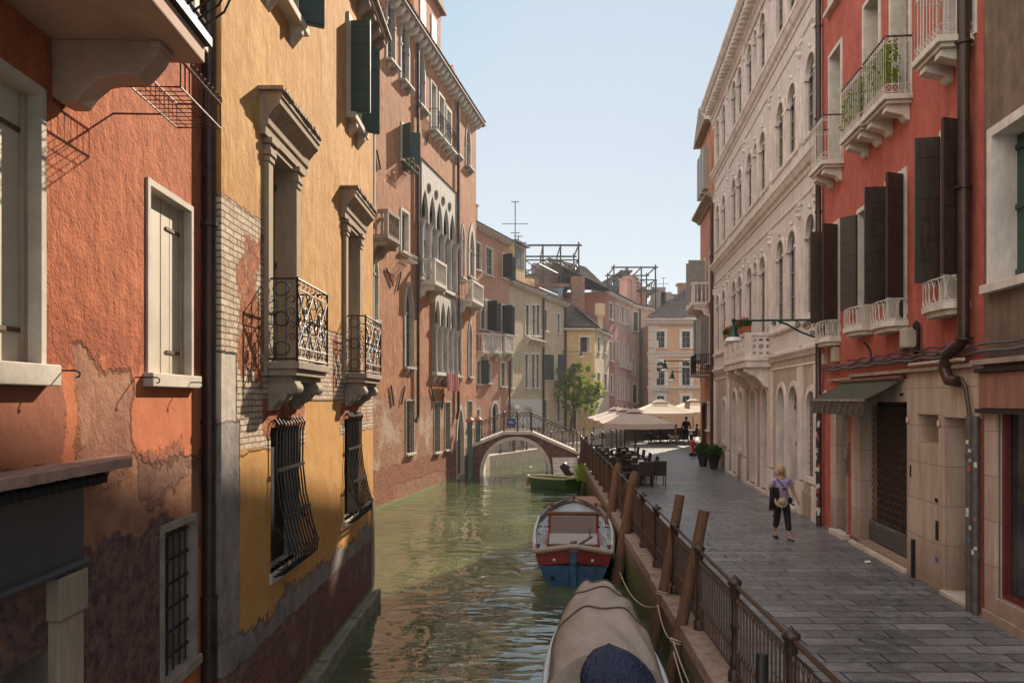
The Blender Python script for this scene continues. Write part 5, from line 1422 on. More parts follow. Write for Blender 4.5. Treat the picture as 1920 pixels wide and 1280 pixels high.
# stone shopfront cladding standing proud of the render
b = MB(); y0 = -.045
for (a, c, z0, z1) in ((18.55,18.15,1.1,4.0), (17.4,17.38,1.1,4.0), (17.05,16.54,1.1,4.1), (16.54,14.0,4.09,4.5), (14.0,13.56,1.1,4.6), (13.55,12.52,1.1,3.41), (13.55,12.52,3.89,4.6), (12.71,12.52,3.41,3.89), (12.52,11.36,3.86,4.6), (17.06,14.0,1.12,1.245)):
    b.box(U3(a), U3(c), y0, .005, z0, z1-.002)
b.build('stone_cladding', 'shop_stone', H23.root, bevel=.006)
b = MB(); b.box(U3(18.3), U3(17.3), -.16, .05, PROM-.02, 1.2); b.box(U3(17.0), U3(14.0), -.13, .05, PROM-.02, 1.17); b.box(U3(12.55), U3(11.5), -.1, .3, PROM-.02, 1.16)
b.build('doorstep', 'stone', H23.root, bevel=.01)
b = MB(); b.box(U3(16.9), U3(11.4), -.13, .0, 4.60, 4.66); b.box(U3(18.6), U3(16.9), -.10, .0, 4.55, 4.6); b.build('ledge', 'stone_dark', H23.root)
# roller grille (wavy diamonds)
b = MB(); y_ = .2
u0, u1 = U3(16.5), U3(14.04)
n = 30
for i in range(n+1):
    u = u0+(u1-u0)*i/n; pts = []
    for k in range(34): z = 1.62+k*.072; pts.append((u+(.041 if ((k+i) % 2) else -.041), y_+.004*(i%2), z))
    b.tube(pts, .008, 3)
b.build('roller_grille', 'mesh_rust', H23.root)
b = MB(); b.box(u0, u1, .14, .19, 1.27, 1.6)
for k in range(20): b.tube([(u0+(u1-u0)*(k+.5)/20-.05, .16, 1.6), (u0+(u1-u0)*(k+.5)/20, .16, 1.66), (u0+(u1-u0)*(k+.5)/20+.05, .16, 1.6)], .03, 5)
for k in (1.3, 1.42, 1.54): b.box(u0+.01, u1-.01, .125, .139, k, k+.02)
b.build('shutter_base', 'pipe_grey', H23.root)
# door details
b = MB(); b.box(U3(18.05), U3(17.55), .19, .215, 2.6, 3.6); b.build('door_glass', 'glass', H23.root)
b = MB(); b.box(U3(17.38), U3(17.3), -.05, 0, 2.5, 3.2); b.box(U3(17.40), U3(17.28), -.07, -.05, 2.75, 3.1); b.build('doorbell_panel', 'metal', H23.root)
# number plates and little plaques
b = MB()
for (Y, z) in ((13.95,3.78), (12.68,3.76)): b.lathe([(.001,0), (.07,0), (.07,.01), (.001,.01)], n=14, m=Matrix.Translation((U3(Y), -.046, z)) @ Matrix.Rotation(R(90), 4, 'X'))
b.build('number_plate', 'sticker_red', H23.root)
b = MB()
for (Y, z) in ((13.95,3.78), (12.68,3.76)): b.lathe([(.001,0), (.055,0), (.055,.006), (.001,.006)], n=14, m=Matrix.Translation((U3(Y), -.056, z)) @ Matrix.Rotation(R(90), 4, 'X'))
b.build('plate_face', 'sticker', H23.root)
b = MB(); b.box(U3(12.82), U3(12.72), -.055, -.045, 2.5, 2.56); b.box(U3(12.8), U3(12.7), -.055, -.045, 1.9, 2.2); b.box(U3(13.85), U3(13.8), -.055, -.045, 2.8, 3.0); b.box(U3(14.3), U3(14.15), -.055, -.045, 4.2, 4.25)
b.build('vent_slot', 'dark', H23.root)
b = MB(); b.box(U3(12.8), U3(12.71), -.058, -.046, 1.55, 1.62); b.build('plaque', 'sticker_blue', H23.root)
b = MB(); b.lathe([(.01,0), (.13,0), (.13,.03), (.01,.03)], n=18, sy=1.5, m=Matrix.Translation((U3(18.75), -.1, 4.15)) @ Matrix.Rotation(R(90), 4, 'X')); b.build('oval_plate', 'sticker', H23.root)
# awning
def awning():
    t = thing('shop_awning', 'sagging mossy green awning with scalloped valance above the shop grille of the red house', 'awning', (H23.wy(U3(17.5)).x, H23.wy(U3(17.5)).y, 0), H23.ang)
    Lw = (17.5-14.15); b = MB(); rows = []
    for j in range(9):
        row = []; s = j/8
        for i in range(25): row.append((Lw*i/24, -.09-s*.62, 4.50-s*.36-.03*math.sin(s*math.pi)-.012*math.sin(i*math.pi/6)**2))
        rows.append(row)
    b.grid(rows); b.build('canvas_top', 'awning_green', t, smooth=True, solid=.012)
    b = MB(); rows = []
    for j in range(5):
        row = []
        for i in range(121):
            x = Lw*i/120; fall = .24+.035*abs(math.sin(x*math.pi/.23))
            row.append((x, -.73+.012*math.sin(x*17+j), 4.10-fall*j/4))
        rows.append(row)
    b.grid(rows); b.build('valance', 'awning_valance', t, solid=.006)
    b = MB(); b.box(-.01, Lw+.01, -.745, -.70, 4.10, 4.14); b.build('front_bar', 'metal', t)
    b = MB(); b.tube([(Lw-.02, -.1, 4.45), (Lw-.02, -.72, 4.13)], .015, 5); b.tube([(.02, -.1, 4.45), (.02, -.72, 4.13)], .015, 5)
    b.tube([(-.05,-.1,4.52), (Lw+.08,-.1,4.52)], .045, 8); b.build('roller', 'wood', t)
awning()
# service lines, pipes
def wallu(Y, z, p=.08): q = H23.wy(U3(Y), p); return (q.x, q.y, z)
for k, (z, r, mt, lb, a, c) in enumerate(((4.86,.022,'pipe_grey','bundle of grey cables running along the red house above the shops',19.1,11.35), (4.80,.028,'iron_rust','brown conduit just below the grey cables on the red house',18.6,11.35), (4.95,.014,'iron','thin black wire sagging above the cable bundle on the red house',17,11.4), (4.72,.03,'plastic','short pale plastic conduit near the elbow pipe on the red house',13.6,11.6))):
    b = MB(); n = 40; b.tube([wallu(a+(c-a)*i/n, z+(.016 if k < 3 else .002)*math.sin(i*1.1)+random.uniform(-.005,.005), .09+.02*k) for i in range(n+1)], r, 6)
    if k == 0:
        b.tube([wallu(a+(c-a)*i/n, z+.03+.02*math.sin(i*1.4+1), .11) for i in range(n+1)], .015, 5)
    tag(b.build('wall_cable', mt, smooth=True), lb, 'cable')
wall_pipe(H23, [(U3(19.3), 15.4), (U3(19.3), 4.2), (U3(19.15), 3.95), (U3(19.25), 3.7), (U3(19.25), 1.1)], .07, 'dark drain pipe covered in stickers between the white palazzo and the red house')
b = MB(); Yp = 11.62
pp = [wallu(Yp, z, .14) for z in (15.4, 8, 5.05)]
b.tube(pp, .085, 12)
for z in (5.0, 7.2, 9.3): q = wallu(Yp, z, .14); b.lathe([(.12,0), (.12,.04)], q, 12)
e = [wallu(11.62,5.0,.14), wallu(11.8,4.92,.17), wallu(12.05,4.82,.2), wallu(12.12,4.6,.2), wallu(11.95,4.42,.2), wallu(11.75,4.4,.16)]
b.tube(e, .085, 12); b.tube([wallu(11.75,4.45,.12), wallu(11.6,4.3,.12), wallu(11.52,3.9,.1)], .03, 8)
tag(b.build('drain_pipe', 'bronze_pipe', smooth=True), 'thick dark drain pipe with bent elbow at the right end of the red house', 'pipe')
b = MB()
for Yq, zt, r in ((11.47,3.9,.055), (11.3,3.9,.05)):
    b.tube([wallu(Yq, 1.1, .12), wallu(Yq, zt, .12)], r, 12)
    for z in (1.9, 3.3): b.lathe([(r+.015,0), (r+.015,.05)], wallu(Yq, z, .12), 12)
SP = tag(b.build('standpipe', 'pipe_grey', smooth=True), 'pair of grey downpipes plastered with stickers beside the passage', 'pipe')
random.seed(5)
for mt in ('sticker', 'sticker_red', 'sticker_blue'):
    b = MB()
    for k in range(9 if mt == 'sticker' else 2):
        Yq, r = random.choice(((11.47,.055), (11.3,.05), )); z = random.uniform(1.7, 3.7); an = random.uniform(-2.9, -1.9)
        q = Vector(wallu(Yq, z, .12)); h_ = random.uniform(.025,.045); rows = []
        for zz in (z, z+h_*1.6): rows.append([(q.x+(r+.003)*math.cos(an+d), q.y+(r+.003)*math.sin(an+d), zz) for d in (-.4,-.15,.15,.4)])
        b.grid(rows)
    for k in range(14 if mt == 'sticker' else 4):
        z = random.uniform(1.3, 3.6); an = random.uniform(-3.0, -1.8); q = Vector(wallu(19.25, z, .12)); rows = []
        for zz in (z, z+.1): rows.append([(q.x+.074*math.cos(an+d), q.y+.074*math.sin(an+d), zz) for d in (-.4,-.15,.15,.4)])
        b.grid(rows)
    o = b.build('stickers', mt, SP)
# boxes on the wall
def wbox(Y, z, w_, d_, h_, mat, name, label, cat):
    q = H23.wy(U3(Y)); t = thing(name, label, cat, (q.x, q.y, z), H23.ang)
    b = MB(); b.box(-w_/2, w_/2, -d_, 0, 0, h_); b.build('case', mat, t, bevel=.015)
    b = MB(); b.box(-w_/2+.02, w_/2-.02, -d_-.008, -d_-.001, .02, h_-.02); b.build('cover', mat, t)
    return t
wbox(18.1, 4.98, .2, .14, .34, 'plastic', 'floodlight', 'beige wedge-shaped floodlight on the red house above the awning', 'light')
wbox(18.95, 4.95, .14, .12, .26, 'plastic', 'junction_box', 'small white junction box beside the far drain pipe on the red house', 'box')
t = wbox(13.75, 5.02, .3, .2, .34, 'plastic', 'meter_box', 'grey plastic meter box with coiled cable on the red house', 'box')
b = MB(); b.tube([(.2+.1*math.cos(a), -.06, .16+.26*math.sin(a)) for a in [k*math.pi/8 for k in range(16)]], .035, 6, closed=True); b.build('cable_coil', 'iron', t)
wbox(14.1, 4.98, .16, .12, .26, 'pipe_grey', 'junction_box', 'small grey junction box left of the meter box on the red house', 'box')
b = MB(); b.tube([wallu(15.6,4.86,.1), wallu(15.6,5.1,.14), wallu(15.6,5.2,.2), wallu(15.5,5.26,.3)], .02, 6); tag(b.build('vent_pipe', 'iron'), 'short hooked black pipe above the awning on the red house', 'pipe')
b = MB(); b.box(U3(13.68), U3(13.62), -.1, -.05, PROM-.02, 1.75); b.build('iron_bollard_rail', 'iron', H23.root)

# ------------------------------------------------------------------ brown house at the right edge
H24 = House('brown_house', 'grey brown stained house with pink shop fascia at the right edge of the promenade', (RX(11.3), 11.3), (RX(2.0), 2.0), .9, 15.5, 10, 'wall_brown', 'house')
U4 = lambda Y: (11.3-Y)*math.sqrt(1+.105**2)
H24.win(U4(11.0), U4(9.8), 5.72, 7.75, fr=.13, fp=.05, rev=.3, frame='stone_pink', pane='green_wood', sill=.08, sillh=.12)
H24.win(U4(10.85), U4(8.6), 1.45, 3.95, fr=0, rev=.12, pane='glass', sill=0, mull=False, name='shop_window', frame='shop_stone')
H24.win(U4(7.6), U4(6.4), 5.72, 7.75, fr=.13, fp=.05, rev=.3, frame='stone_pink', pane='green_wood', sill=.08)
H24.finish()
b = MB(); b.box(U4(11.2), U4(10.9), -.05, .005, 1.1, 3.95); b.box(U4(10.9), U4(8.5), -.05, .005, 1.1, 1.44); b.box(U4(11.2), U4(8.5), -.09, -.0, 1.05, 1.22); b.build('shop_pier', 'shop_stone', H24.root, bevel=.008)
b = MB(); b.box(U4(11.25), U4(3), -.10, .0, 4.02, 4.5); b.build('fascia', 'fascia_pink', H24.root, bevel=.005)
b = MB(); b.box(U4(11.28), U4(3), -.14, .0, 3.95, 4.01); b.box(U4(11.28), U4(3), -.15, .0, 4.51, 4.57); b.build('fascia_trim', 'iron', H24.root)
b = MB(); b.box(U4(11.3), U4(3), -.2, .0, 4.62, 4.69); b.build('ledge', 'stone_dark', H24.root)
b = MB(); b.box(U4(10.86), U4(10.78), .02, .1, 1.45, 3.95); b.box(U4(10.78), U4(8.6), .02, .1, 1.45, 1.52); b.build('window_frame', 'frame_red', H24.root)
b = MB(); n = 20
for z, r in ((4.80,.03), (4.9,.018)): b.tube([(H24.wy(U4(11.3-4*i/n), .1).x, H24.wy(U4(11.3-4*i/n), .1).y, z+.01*math.sin(i)) for i in range(n+1)], r, 6)
tag(b.build('wall_cable', 'pipe_grey'), 'two grey conduits along the brown house above the pink fascia', 'cable')

# plants behind balcony rails of the red house
for i, (Ya, Yb) in enumerate(((16.5,15.25), (15.05,13.75))):
    q = H23.wy(U3((Ya+Yb)/2), .30); t = thing('balcony_plant', 'climbing leafy plant filling the '+('farther' if i == 0 else 'nearer')+' half of the paired white iron balconies', 'plant', (q.x, q.y, 9.452), H23.ang)
    b = MB(); b.box(-.5, .5, -.1, .1, .003, .2); b.build('planter', 'terracotta', t)
    b = MB()
    for k in range(110): pansy(b, (random.uniform(-.5,.5), random.uniform(-.08,.06), .15+random.uniform(0,.8)), .13, 14)
    b.build('leaves', 'leaf', t)
# ------------------------------------------------------------------ street lamps on brackets
def wall_lamp(h, u, z, out, label, scale=1.0, scroll=True):
    q = h.wy(u); t = thing('wall_lamp', label, 'lamp', (q.x, q.y, z), h.ang)
    b = MB(); b.tube([(0,0,0), (0,-out,0)], .026*scale, 8); b.box(-.05,.05,-.03,.0,-.5*scale,.12)
    if scroll:
        arc = [(0, -.02, -.42*scale), (0, -.3*scale, -.40*scale), (0, -.6*scale, -.28*scale), (0, -.9*scale, -.1*scale), (0, -1.1*scale, -.03)]
        b.tube(arc, .024*scale, 6)
        for cx, cz, r, a0, sg in ((.16,-.17,.12,0,1), (.42,-.14,.10,2,-1), (.66,-.11,.075,1,1), (1.2,-.09,.06,0,1), (.3,-.3,.07,3,1)):
            b.tube([(0, -p[0], p[1]) for p in spiral(cx*scale, cz*scale, r*scale, 1.6, a0, sg, 24)], .014*scale, 5)
    b.build('bracket', 'lamp_green', t, smooth=True)
    b = MB(); b.lathe([(.02,.06), (.05,.03), (.05,-.03), (.03,-.06), (.035,-.1), (.09,-.13), (.1,-.2), (.1,-.3), (.14,-.36), (.15,-.4)], (0,-out,0), 14); b.build('lamp_cap', 'lamp_green', t, smooth=True)
    b = MB(); b.lathe([(.15,-.4), (.21,-.46), (.22,-.5), (.15,-.52)], (0,-out,0), 16); b.build('lamp_shade', 'lamp_glass', t, smooth=True)
    return t
wall_lamp(H23, U3(19.1), 6.03, 2.15, 'green street lamp on a long scrolled bracket where the red house meets the white palazzo')
wall_lamp(H21, SU(40.2), 6.05, 2.1, 'dark street lamp on a long arm over the small black balcony of the salmon house')
wall_lamp(H21, SU(42.8), 5.6, 1.5, 'farther small street lamp hanging below the long arm at the salmon house', scroll=False)
wall_lamp(H6, H6.up(1056), 8.2, 1.6, 'small white street lamp hanging beside the tree on the ivory house', scroll=False)

# ------------------------------------------------------------------ bridge
YB0, YB1 = 43.0, 46.2
br = thing('stone_bridge', 'small arched brick and stone footbridge with iron railings crossing the canal', 'bridge', (.2, YB0, 0))
top = [(-2.3,1.62), (-1.95,1.78), (-.64,2.30), (.86,2.30), (3.3,1.24), (3.9,1.1)]
ac, az, ro, ri = .0, .18, 1.93, 1.74
arc = [(ac+ro*math.cos(a), az+ro*math.sin(a)) for a in [math.pi*k/24 for k in range(25)]]
prof = [(-2.3,-.8)]+[(-ro, -.8)]+list(reversed(arc))+[(ro,-.8), (3.9,-.8)]+list(reversed(top))
b = MB(); b.prism(prof, 0.03, YB1-YB0-.03, 'y'); b.build('masonry', 'bridge_brick', br)
b = MB(); inn = [(ac+ri*math.cos(a), az+ri*math.sin(a)) for a in [math.pi*k/24 for k in range(25)]]
for i in range(24): b.prism([inn[i], arc[i], arc[i+1], inn[i+1]], 0, YB1-YB0, 'y')
b.box(ri, ro, 0, YB1-YB0, -.8, az); b.box(-ro, -ri, 0, YB1-YB0, -.8, az)
b.build('arch_ring', 'stone_white', br, bevel=.012)
b = MB()
for y_ in (-.06, YB1-YB0-.22):
    for (xa, za), (xb, zb) in zip(top, top[1:]): b.prism([(xa,za-.08), (xb,zb-.08), (xb,zb+.09), (xa,za+.09)], y_, y_+.28, 'y')
for i in range(14): xa = .86+2.44*i/14; za = 2.30-1.06*i/14; b.box(xa, xa+.19, .2, YB1-YB0-.2, za-.15, za+.0)
for i in range(8): xa = -.64-1.31*i/8; za = 2.30-.52*i/8; b.box(xa-.18, xa, .2, YB1-YB0-.2, za-.12, za+.0)
b.build('coping', 'stone_white', br)
rails = [(-1.95,1.85), (-.64,2.37), (.86,2.37), (3.3,1.31)]
for y_ in (.06, YB1-YB0-.1):
    b = MB()
    for dz in (.98, .12):
        b.tube([(x, y_, z+dz) for x, z in rails], .02 if dz > .5 else .014, 6)
    b.tube([(x, y_, z+.85) for x, z in rails], .014, 5)
    for (xa, za), (xb, zb) in zip(rails, rails[1:]):
        n = max(4, int((xb-xa)/.2))
        for i in range(1, n):
            x = xa+(xb-xa)*i/n; z = za+(zb-za)*i/n
            b.tube([(x-.07,y_,z+.12), (x+.05,y_,z+.4), (x-.05,y_,z+.62), (x+.07,y_,z+.88)], .013, 5)
            b.lathe([(.005,0), (.03,.03), (.005,.06)], (x, y_, z+.98), 6)
    b.build('railing', 'iron_rust', br)
    b = MB()
    for x, z in rails+[(.1,2.37)]: b.lathe([(.055,-.05), (.055,.05), (.035,.1), (.035,.95), (.055,1.0), (.055,1.04), (.025,1.07), (.04,1.1), (.01,1.15)], (x, y_, z), 8)
    b.build('bridge_post', 'iron_rust', br, smooth=True)
# gondola sign: blue board, white boat outline
sg = thing('gondola_sign', 'small blue sign with a white gondola drawing hung on the bridge railing', 'sign', (.2+.02-.26, YB0-.03, 2.68))
b = MB(); b.box(-.23, .23, -.012, .012, 0, .40); b.build('board', 'sign_blue', sg, bevel=.004)
b = MB(); b.prism([(-.17,.24), (-.10,.17), (.10,.165), (.17,.23), (.18,.30), (.155,.22), (.09,.195), (-.09,.2), (-.15,.25)], -.017, -.0125, 'y'); b.box(-.06,.05,-.017,-.0125,.215,.235); b.prism([(-.03,.235),(0,.235),(.005,.29),(-.02,.29)], -.017, -.0125, 'y')
b.build('gondola_mark', 'white_paint', sg)
# steps down to the water at the bridge foot
b = MB()
for i in range(6): b.box(2.15+.0, 3.55, 40.9+.34*i, 43.0, -.5, .14+.17*i)
tag(b.build('water_steps', 'stone_pink', bevel=.015), 'stone steps rising from the water beside the bridge foot behind the green boat', 'steps')
b = MB()
for i in range(4): b.box(1.95+i*.02, edgeX(25)+.04, 22.9+.75*i, 27.3, -.5, .12+.235*i)
tag(b.build('landing_steps', 'slab_pink', bevel=.02), 'low stone landing with steps just beyond the bow of the blue boat', 'steps')

# ------------------------------------------------------------------ promenade railing
def rail_run(pts, name, label, z0, cat='railing', post_every=1.95, h=1.04, dense=.125, mat='iron_rust'):
    t = thing(name, label, cat, (pts[0][0], pts[0][1], z0)); o = Vector((pts[0][0], pts[0][1]))
    Pv = [Vector(p)-o for p in pts]
    b = MB(); c = MB(); bl = MB()
    b.tube([(p.x, p.y, h) for p in Pv], .024, 6); b.tube([(p.x, p.y, h-.11) for p in Pv], .013, 5); b.tube([(p.x, p.y, .1) for p in Pv], .015, 5)
    posts = []
    for a, e in zip(Pv, Pv[1:]):
        L_ = (e-a).length; n = max(1, round(L_/post_every))
        for i in range(n): posts.append(a.lerp(e, i/n))
        m = int(L_/dense)
        for i in range(m):
            q = a.lerp(e, (i+.5)/m); bl.lathe([(.011,.1), (.011,.3), (.022,.34), (.011,.38), (.011,h-.2), (.02,h-.17), (.011,h-.11)], (q.x, q.y, 0), 5)
    posts.append(Pv[-1])
    b.build('handrail', 'rail_brown', t, smooth=True); bl.build('baluster_row', mat, t)
    for q in posts:
        c = MB(); c.lathe([(.075,0), (.075,.1), (.05,.13), (.062,.2), (.042,.27), (.042,.55), (.052,.58), (.042,.62), (.045,h-.14), (.058,h-.10), (.058,h-.02), (.075,h+.0), (.08,h+.025), (.075,h+.04), (.045,h+.06), (.022,h+.075), (.018,h+.09), (.004,h+.105)], (q.x, q.y, 0), 10)
        c.build('railing_post', 'rail_brown', t, smooth=True)
    return t
RL = lambda Y: 2.09+.036*Y
ys = [4.8+1.93*i for i in range(20)]
rail_run([(RL(y), y) for y in (2.8, 41.6)], 'canal_railing', 'long cast-iron railing with turned posts along the promenade edge', PROM+.012, post_every=1.93)
rail_run([(4.55,45.6), (9.5,57.9), (13.4,67.8)], 'canal_railing', 'sunlit iron railing beyond the umbrellas following the canal bend', PROM+.0, dense=.2, post_every=2.2)
rail_run([(-1.6,48.7), (1.85,56.1), (7.8,69)], 'quay_railing', 'far iron railing on the low quay in front of the pink and cream houses', FOND+.03, dense=.16, post_every=2.2, mat='iron_white')

# ------------------------------------------------------------------ timber mooring posts
def post(base, top, r0, r1, label, pointed=False, mat='wood', ring=None):
    base = Vector(base); top = Vector(top); d = top-base; t = thing('mooring_post', label, 'post', base)
    b = MB(); n = 14; ax = []; rr = []
    for i in range(n+1):
        s = i/n; ax.append(d*(s*1.0)-d*(.18*(1-s)) if i == 0 else d*s); r = r0+(r1-r0)*s
        rr.append(r*(1+random.uniform(-.05,.05)))
    if pointed: ax += [d*1.0+d.normalized()*.14]; rr[-1] = r1*1.05; rr += [r1*.6]
    b.tube(ax, rr, 12); b.build('timber', mat, t, smooth=True)
    if ring:
        b = MB(); u = d.normalized(); q = d*ring; rq = r0+(r1-r0)*ring+.012
        a = u.orthogonal().normalized(); c = u.cross(a)
        for k in (0, .035): b.tube([q+u*k+(a*math.cos(x)+c*math.sin(x))*rq for x in [j*math.pi/6 for j in range(12)]], .012, 5, closed=True)
        b.build('rope_ring', 'rope', t)
    return t
post((2.12,12.3,0), (2.67,12.7,2.62), .085, .075, 'second nearest slim brown mooring post leaning over the railing, between the two boats', ring=.42)
post((2.04,10.7,0), (2.63,10.95,2.62), .09, .075, 'nearest slim brown mooring post leaning over the railing beside the covered boat', ring=.33)
post((2.33,17.9,0), (2.80,18.3,2.35), .135, .115, 'thick pointed brown mooring post beside the stern of the blue boat', pointed=True)
post((2.47,21.3,0), (2.90,21.9,2.25), .13, .115, 'thick flat-pointed brown mooring post beside the bow of the blue boat', pointed=True)
post((3.02,36.6,0), (3.32,37.2,2.15), .13, .11, 'dark mooring post standing beside the moored green boat', mat='wood_dark')
post((3.1,38.2,0), (3.6,38.8,2.3), .09, .08, 'thin dark mooring post leaning right behind the green boat', mat='wood_dark')
post((1.93,6.25,0), (2.03,6.5,2.08), .05, .05, 'short black post at the very front of the railing', mat='iron')

# ------------------------------------------------------------------ boats
def hull(b, L, W, zk, zg_f, stern=.82, rake=.6, n=16, m=9, sheer=.25, fine=2.2, mid=.45):
    """y along the boat: 0 stern .. L bow"""
    rows = []
    for i in range(n+1):
        t = i/n; wd = W/2*(stern+(1-stern)*math.sin(min(1, t/mid)*math.pi/2)) if t < mid else W/2*max(0, 1-((t-mid)/(1-mid))**fine)**(.8)
        zg = zg_f+sheer*(t**2)+ .06*(1-t)**2; row = []
        for j in range(m+1):
            s = j/m; a = s*math.pi/2
            x = wd*(math.sin(a)**.7)*(.78+.22*s); z = zk+(zg-zk)*(1-math.cos(a)**1.3) if s < 1 else zg
            yy = t*L+(rake*s*t**3 if t > .5 else 0)-(.12*s*(1-t)**6)
            row.append((x, yy, z))
        rows.append(row)
    return rows
def mirror(rows): return [[(-x, y, z) for x, y, z in r] for r in rows]
def gun(rows, off=0, dz=0): return [(r[-1][0]+off, r[-1][1], r[-1][2]+dz) for r in rows]
# blue and red work boat
Lb, Wb = 6.1, 1.95
bt = thing('work_boat', 'blue and red wooden work boat with grey deck moored stern towards the viewer', 'boat', (1.36, 17.75, 0), R(-4.5))
rows = hull(None, Lb, Wb, -.35, .72, stern=.86, rake=.55, sheer=.33, fine=2.9, n=22)
zs = .40
def split(rows, za, zb, out=0):
    res = []
    for r in rows:
        def at(z):
            for a, c in zip(r, r[1:]):
                if a[2] <= z <= c[2] or c is r[-1]:
                    f = (z-a[2])/max(1e-6, c[2]-a[2]); return (a[0]+(c[0]-a[0])*f+out*(1 if a[0] >= 0 else -1), a[1]+(c[1]-a[1])*f, z)
        zt = r[-1][2]; k = (zt-.72)
        res.append([at(min(zt, (za+k)+((zb-za))*q/4)) if za > -1 else at(min(zt, -.34+((zb+k)+.34)*q/6)) for q in (range(5) if za > -1 else range(7))])
    return res
b = MB(); lo = split(rows, -2, zs); b.grid(lo); b.grid(mirror(lo))
st = lo[0]; b.add([(x,y,z) for x,y,z in st]+[(-x,y,z) for x,y,z in st], [(i, i+1, len(st)+i+1, len(st)+i) for i in range(len(st)-1)])
b.build('hull', 'blue_paint', bt, smooth=True)
b = MB(); hi = split(rows, zs, .66, .012); b.grid(hi); b.grid(mirror(hi)); st = hi[0]
mid = len(st)
b.add([(x,y-.03*0-.015,z) for x,y,z in st]+[(0,st[0][1]-.05,z+.1) for x,y,z in st]+[(-x,y-.015,z) for x,y,z in st],
      [(i, i+1, mid+i+1, mid+i) for i in range(mid-1)]+[(mid+i, mid+i+1, 2*mid+i+1, 2*mid+i) for i in range(mid-1)])
b.build('red_band', 'red_paint', bt, smooth=True)
b = MB()
g = gun(rows, .01)
for sx in (1, -1): b.tube([(sx*x, y, z+.0) for x, y, z in g], .048, 8, flat=.8)
y0 = g[0][1]-.03; b.tube([(g[0][0], y0, g[0][2]), (.05, y0-.06, g[0][2]+.13), (-.05, y0-.06, g[0][2]+.13), (-g[0][0], y0, g[0][2])], .06, 8)
b.build('gunwale', 'gunwale', bt, smooth=True)
b = MB()
for sx in (1, -1): b.tube([(sx*(x-.02), y, z+.05) for x, y, z in g[1:]], .034, 6)
b.build('rub_rail', 'rail_white', bt, smooth=True)
# decks: foredeck, side decks, stern deck
b = MB()
def deck(i0, i1, dz, x_in=None):
    for i in range(i0, i1):
        a, c = g[i], g[i+1]
        for sx in (1, -1):
            xi = 0 if x_in is None else x_in
            b.add([(sx*min(xi,a[0]), a[1], a[2]-dz+(.05 if x_in is None else 0)), (sx*a[0]*.98, a[1], a[2]-dz), (sx*c[0]*.98, c[1], c[2]-dz), (sx*min(xi,c[0]), c[1], c[2]-dz+(.05 if x_in is None else 0))], [(0,1,2,3)])
deck(12, 22, .06); deck(1, 12, .08, .60)
b.build('deck', 'deck_blue', bt, recalc=False)
b = MB(); deck(0, 1, .10); b.build('stern_deck', 'deck_grey', bt, recalc=False)
b = MB(); ih = [(.80, y_) for y_ in (0,)]
# inner bulwark at the bow
pts_o = [g[i] for i in range(14, 23)]
for sx in (1, -1):
    rws = [[(sx*x*.97, y, z-.05) for x, y, z in pts_o], [(sx*x*.9, y-.04, z+.0) for x, y, z in pts_o], [(sx*x*.9, y-.05, z+.10) for x, y, z in pts_o], [(sx*x*.97, y, z+.11) for x, y, z in pts_o]]
    b.grid(rws)
b.build('bow_bulwark', 'deck_brown', bt, smooth=True)
b = MB(); zc = .80
for sx in (1, -1): b.box(sx*.62-.03, sx*.62+.03, .35, 3.3, .45, zc-.03)
b.box(-.65, .65, 3.3, 3.4, .40, 1.02); b.build('coaming', 'red_paint', bt)
b = MB(); b.box(-.6, .6, .1, 3.3, .28, .32); b.box(-.64,.64,.52,.58,.32,.70); b.build('cockpit_floor', 'deck_brown', bt)
b = MB(); b.box(-.64, .64, .36, .44, .62, .80); b.box(-.66,-.58,.44,1.1,.6,.84); b.box(.58,.66,.44,1.1,.6,.84); b.build('engine_surround', 'red_paint', bt, bevel=.02)
b = MB(); m = Matrix.Translation((0, .8, .88)) @ Matrix.Rotation(R(6), 4, 'X'); b.box(-.56, .56, -.4, .46, -.02, .03, m); b.build('engine_cover', 'deck_grey', bt, bevel=.02)
b = MB(); m = Matrix.Translation((0, 1.85, 1.0)) @ Matrix.Rotation(R(68), 4, 'X'); b.box(-.56, .56, -.28, .28, -.02, .03, m); b.box(-.6,.6,1.3,1.42,.68,.86); b.build('hatch_board', 'deck_brown', bt, bevel=.01)
b = MB(); b.tube([(-.72, 3.35, 1.12), (.72, 3.35, 1.12)], .055, 10); b.box(-.66,-.58,3.32,3.4,.7,1.1); b.box(.58,.66,3.32,3.4,.7,1.1); b.build('cross_beam', 'wood', bt, smooth=True)
b = MB()
for sx in (1, -1):
    for k in (0, .07): b.tube([(sx*(.70+k), 1.4, .87), (sx*(.68+k), 3.2, .96)], .018, 6)
    b.tube([(sx*.8, 1.2, .85), (sx*.88, 1.4, .9), (sx*.8, 1.6, .87), (sx*.85, 1.8, .9)], .016, 5)
b.build('deck_pole', 'metal', bt)
b = MB()
for (x, y_, z_) in ((.80,.22,.74), (-.80,.22,.74), (.62,5.0,1.06), (-.62,5.0,1.06), (0,6.25,1.1)): b.lathe([(.06,-.03), (.045,.0), (.04,.08), (.06,.12), (.055,.14)], (x, y_, z_), 10)
b.build('bollard', 'copper', bt, smooth=True)
b = MB(); b.box(-.07, .07, -.22, -.02, -.4, .78); b.box(-.085,.085,-.23,.0,.50,.62); b.build('rudder', 'blue_paint', bt, bevel=.01)
b = MB(); b.box(-.10, .10, -.24, .02, .78, .93); b.prism([(-.09,.93), (.09,.98), (.06,1.02), (-.07,.99)], -.2, 0, 'y'); b.build('rudder_head', 'copper', bt, bevel=.01)
b = MB(); b.tube([(-.1, -.25, .88), (.1, -.1, .92), (.42, .28, 1.05)], [.03,.035,.025], 6); b.tube([(.36, .2, 1.02), (.38, .2, 1.25)], .015, 5); b.build('tiller', 'deck_brown', bt)
b = MB()
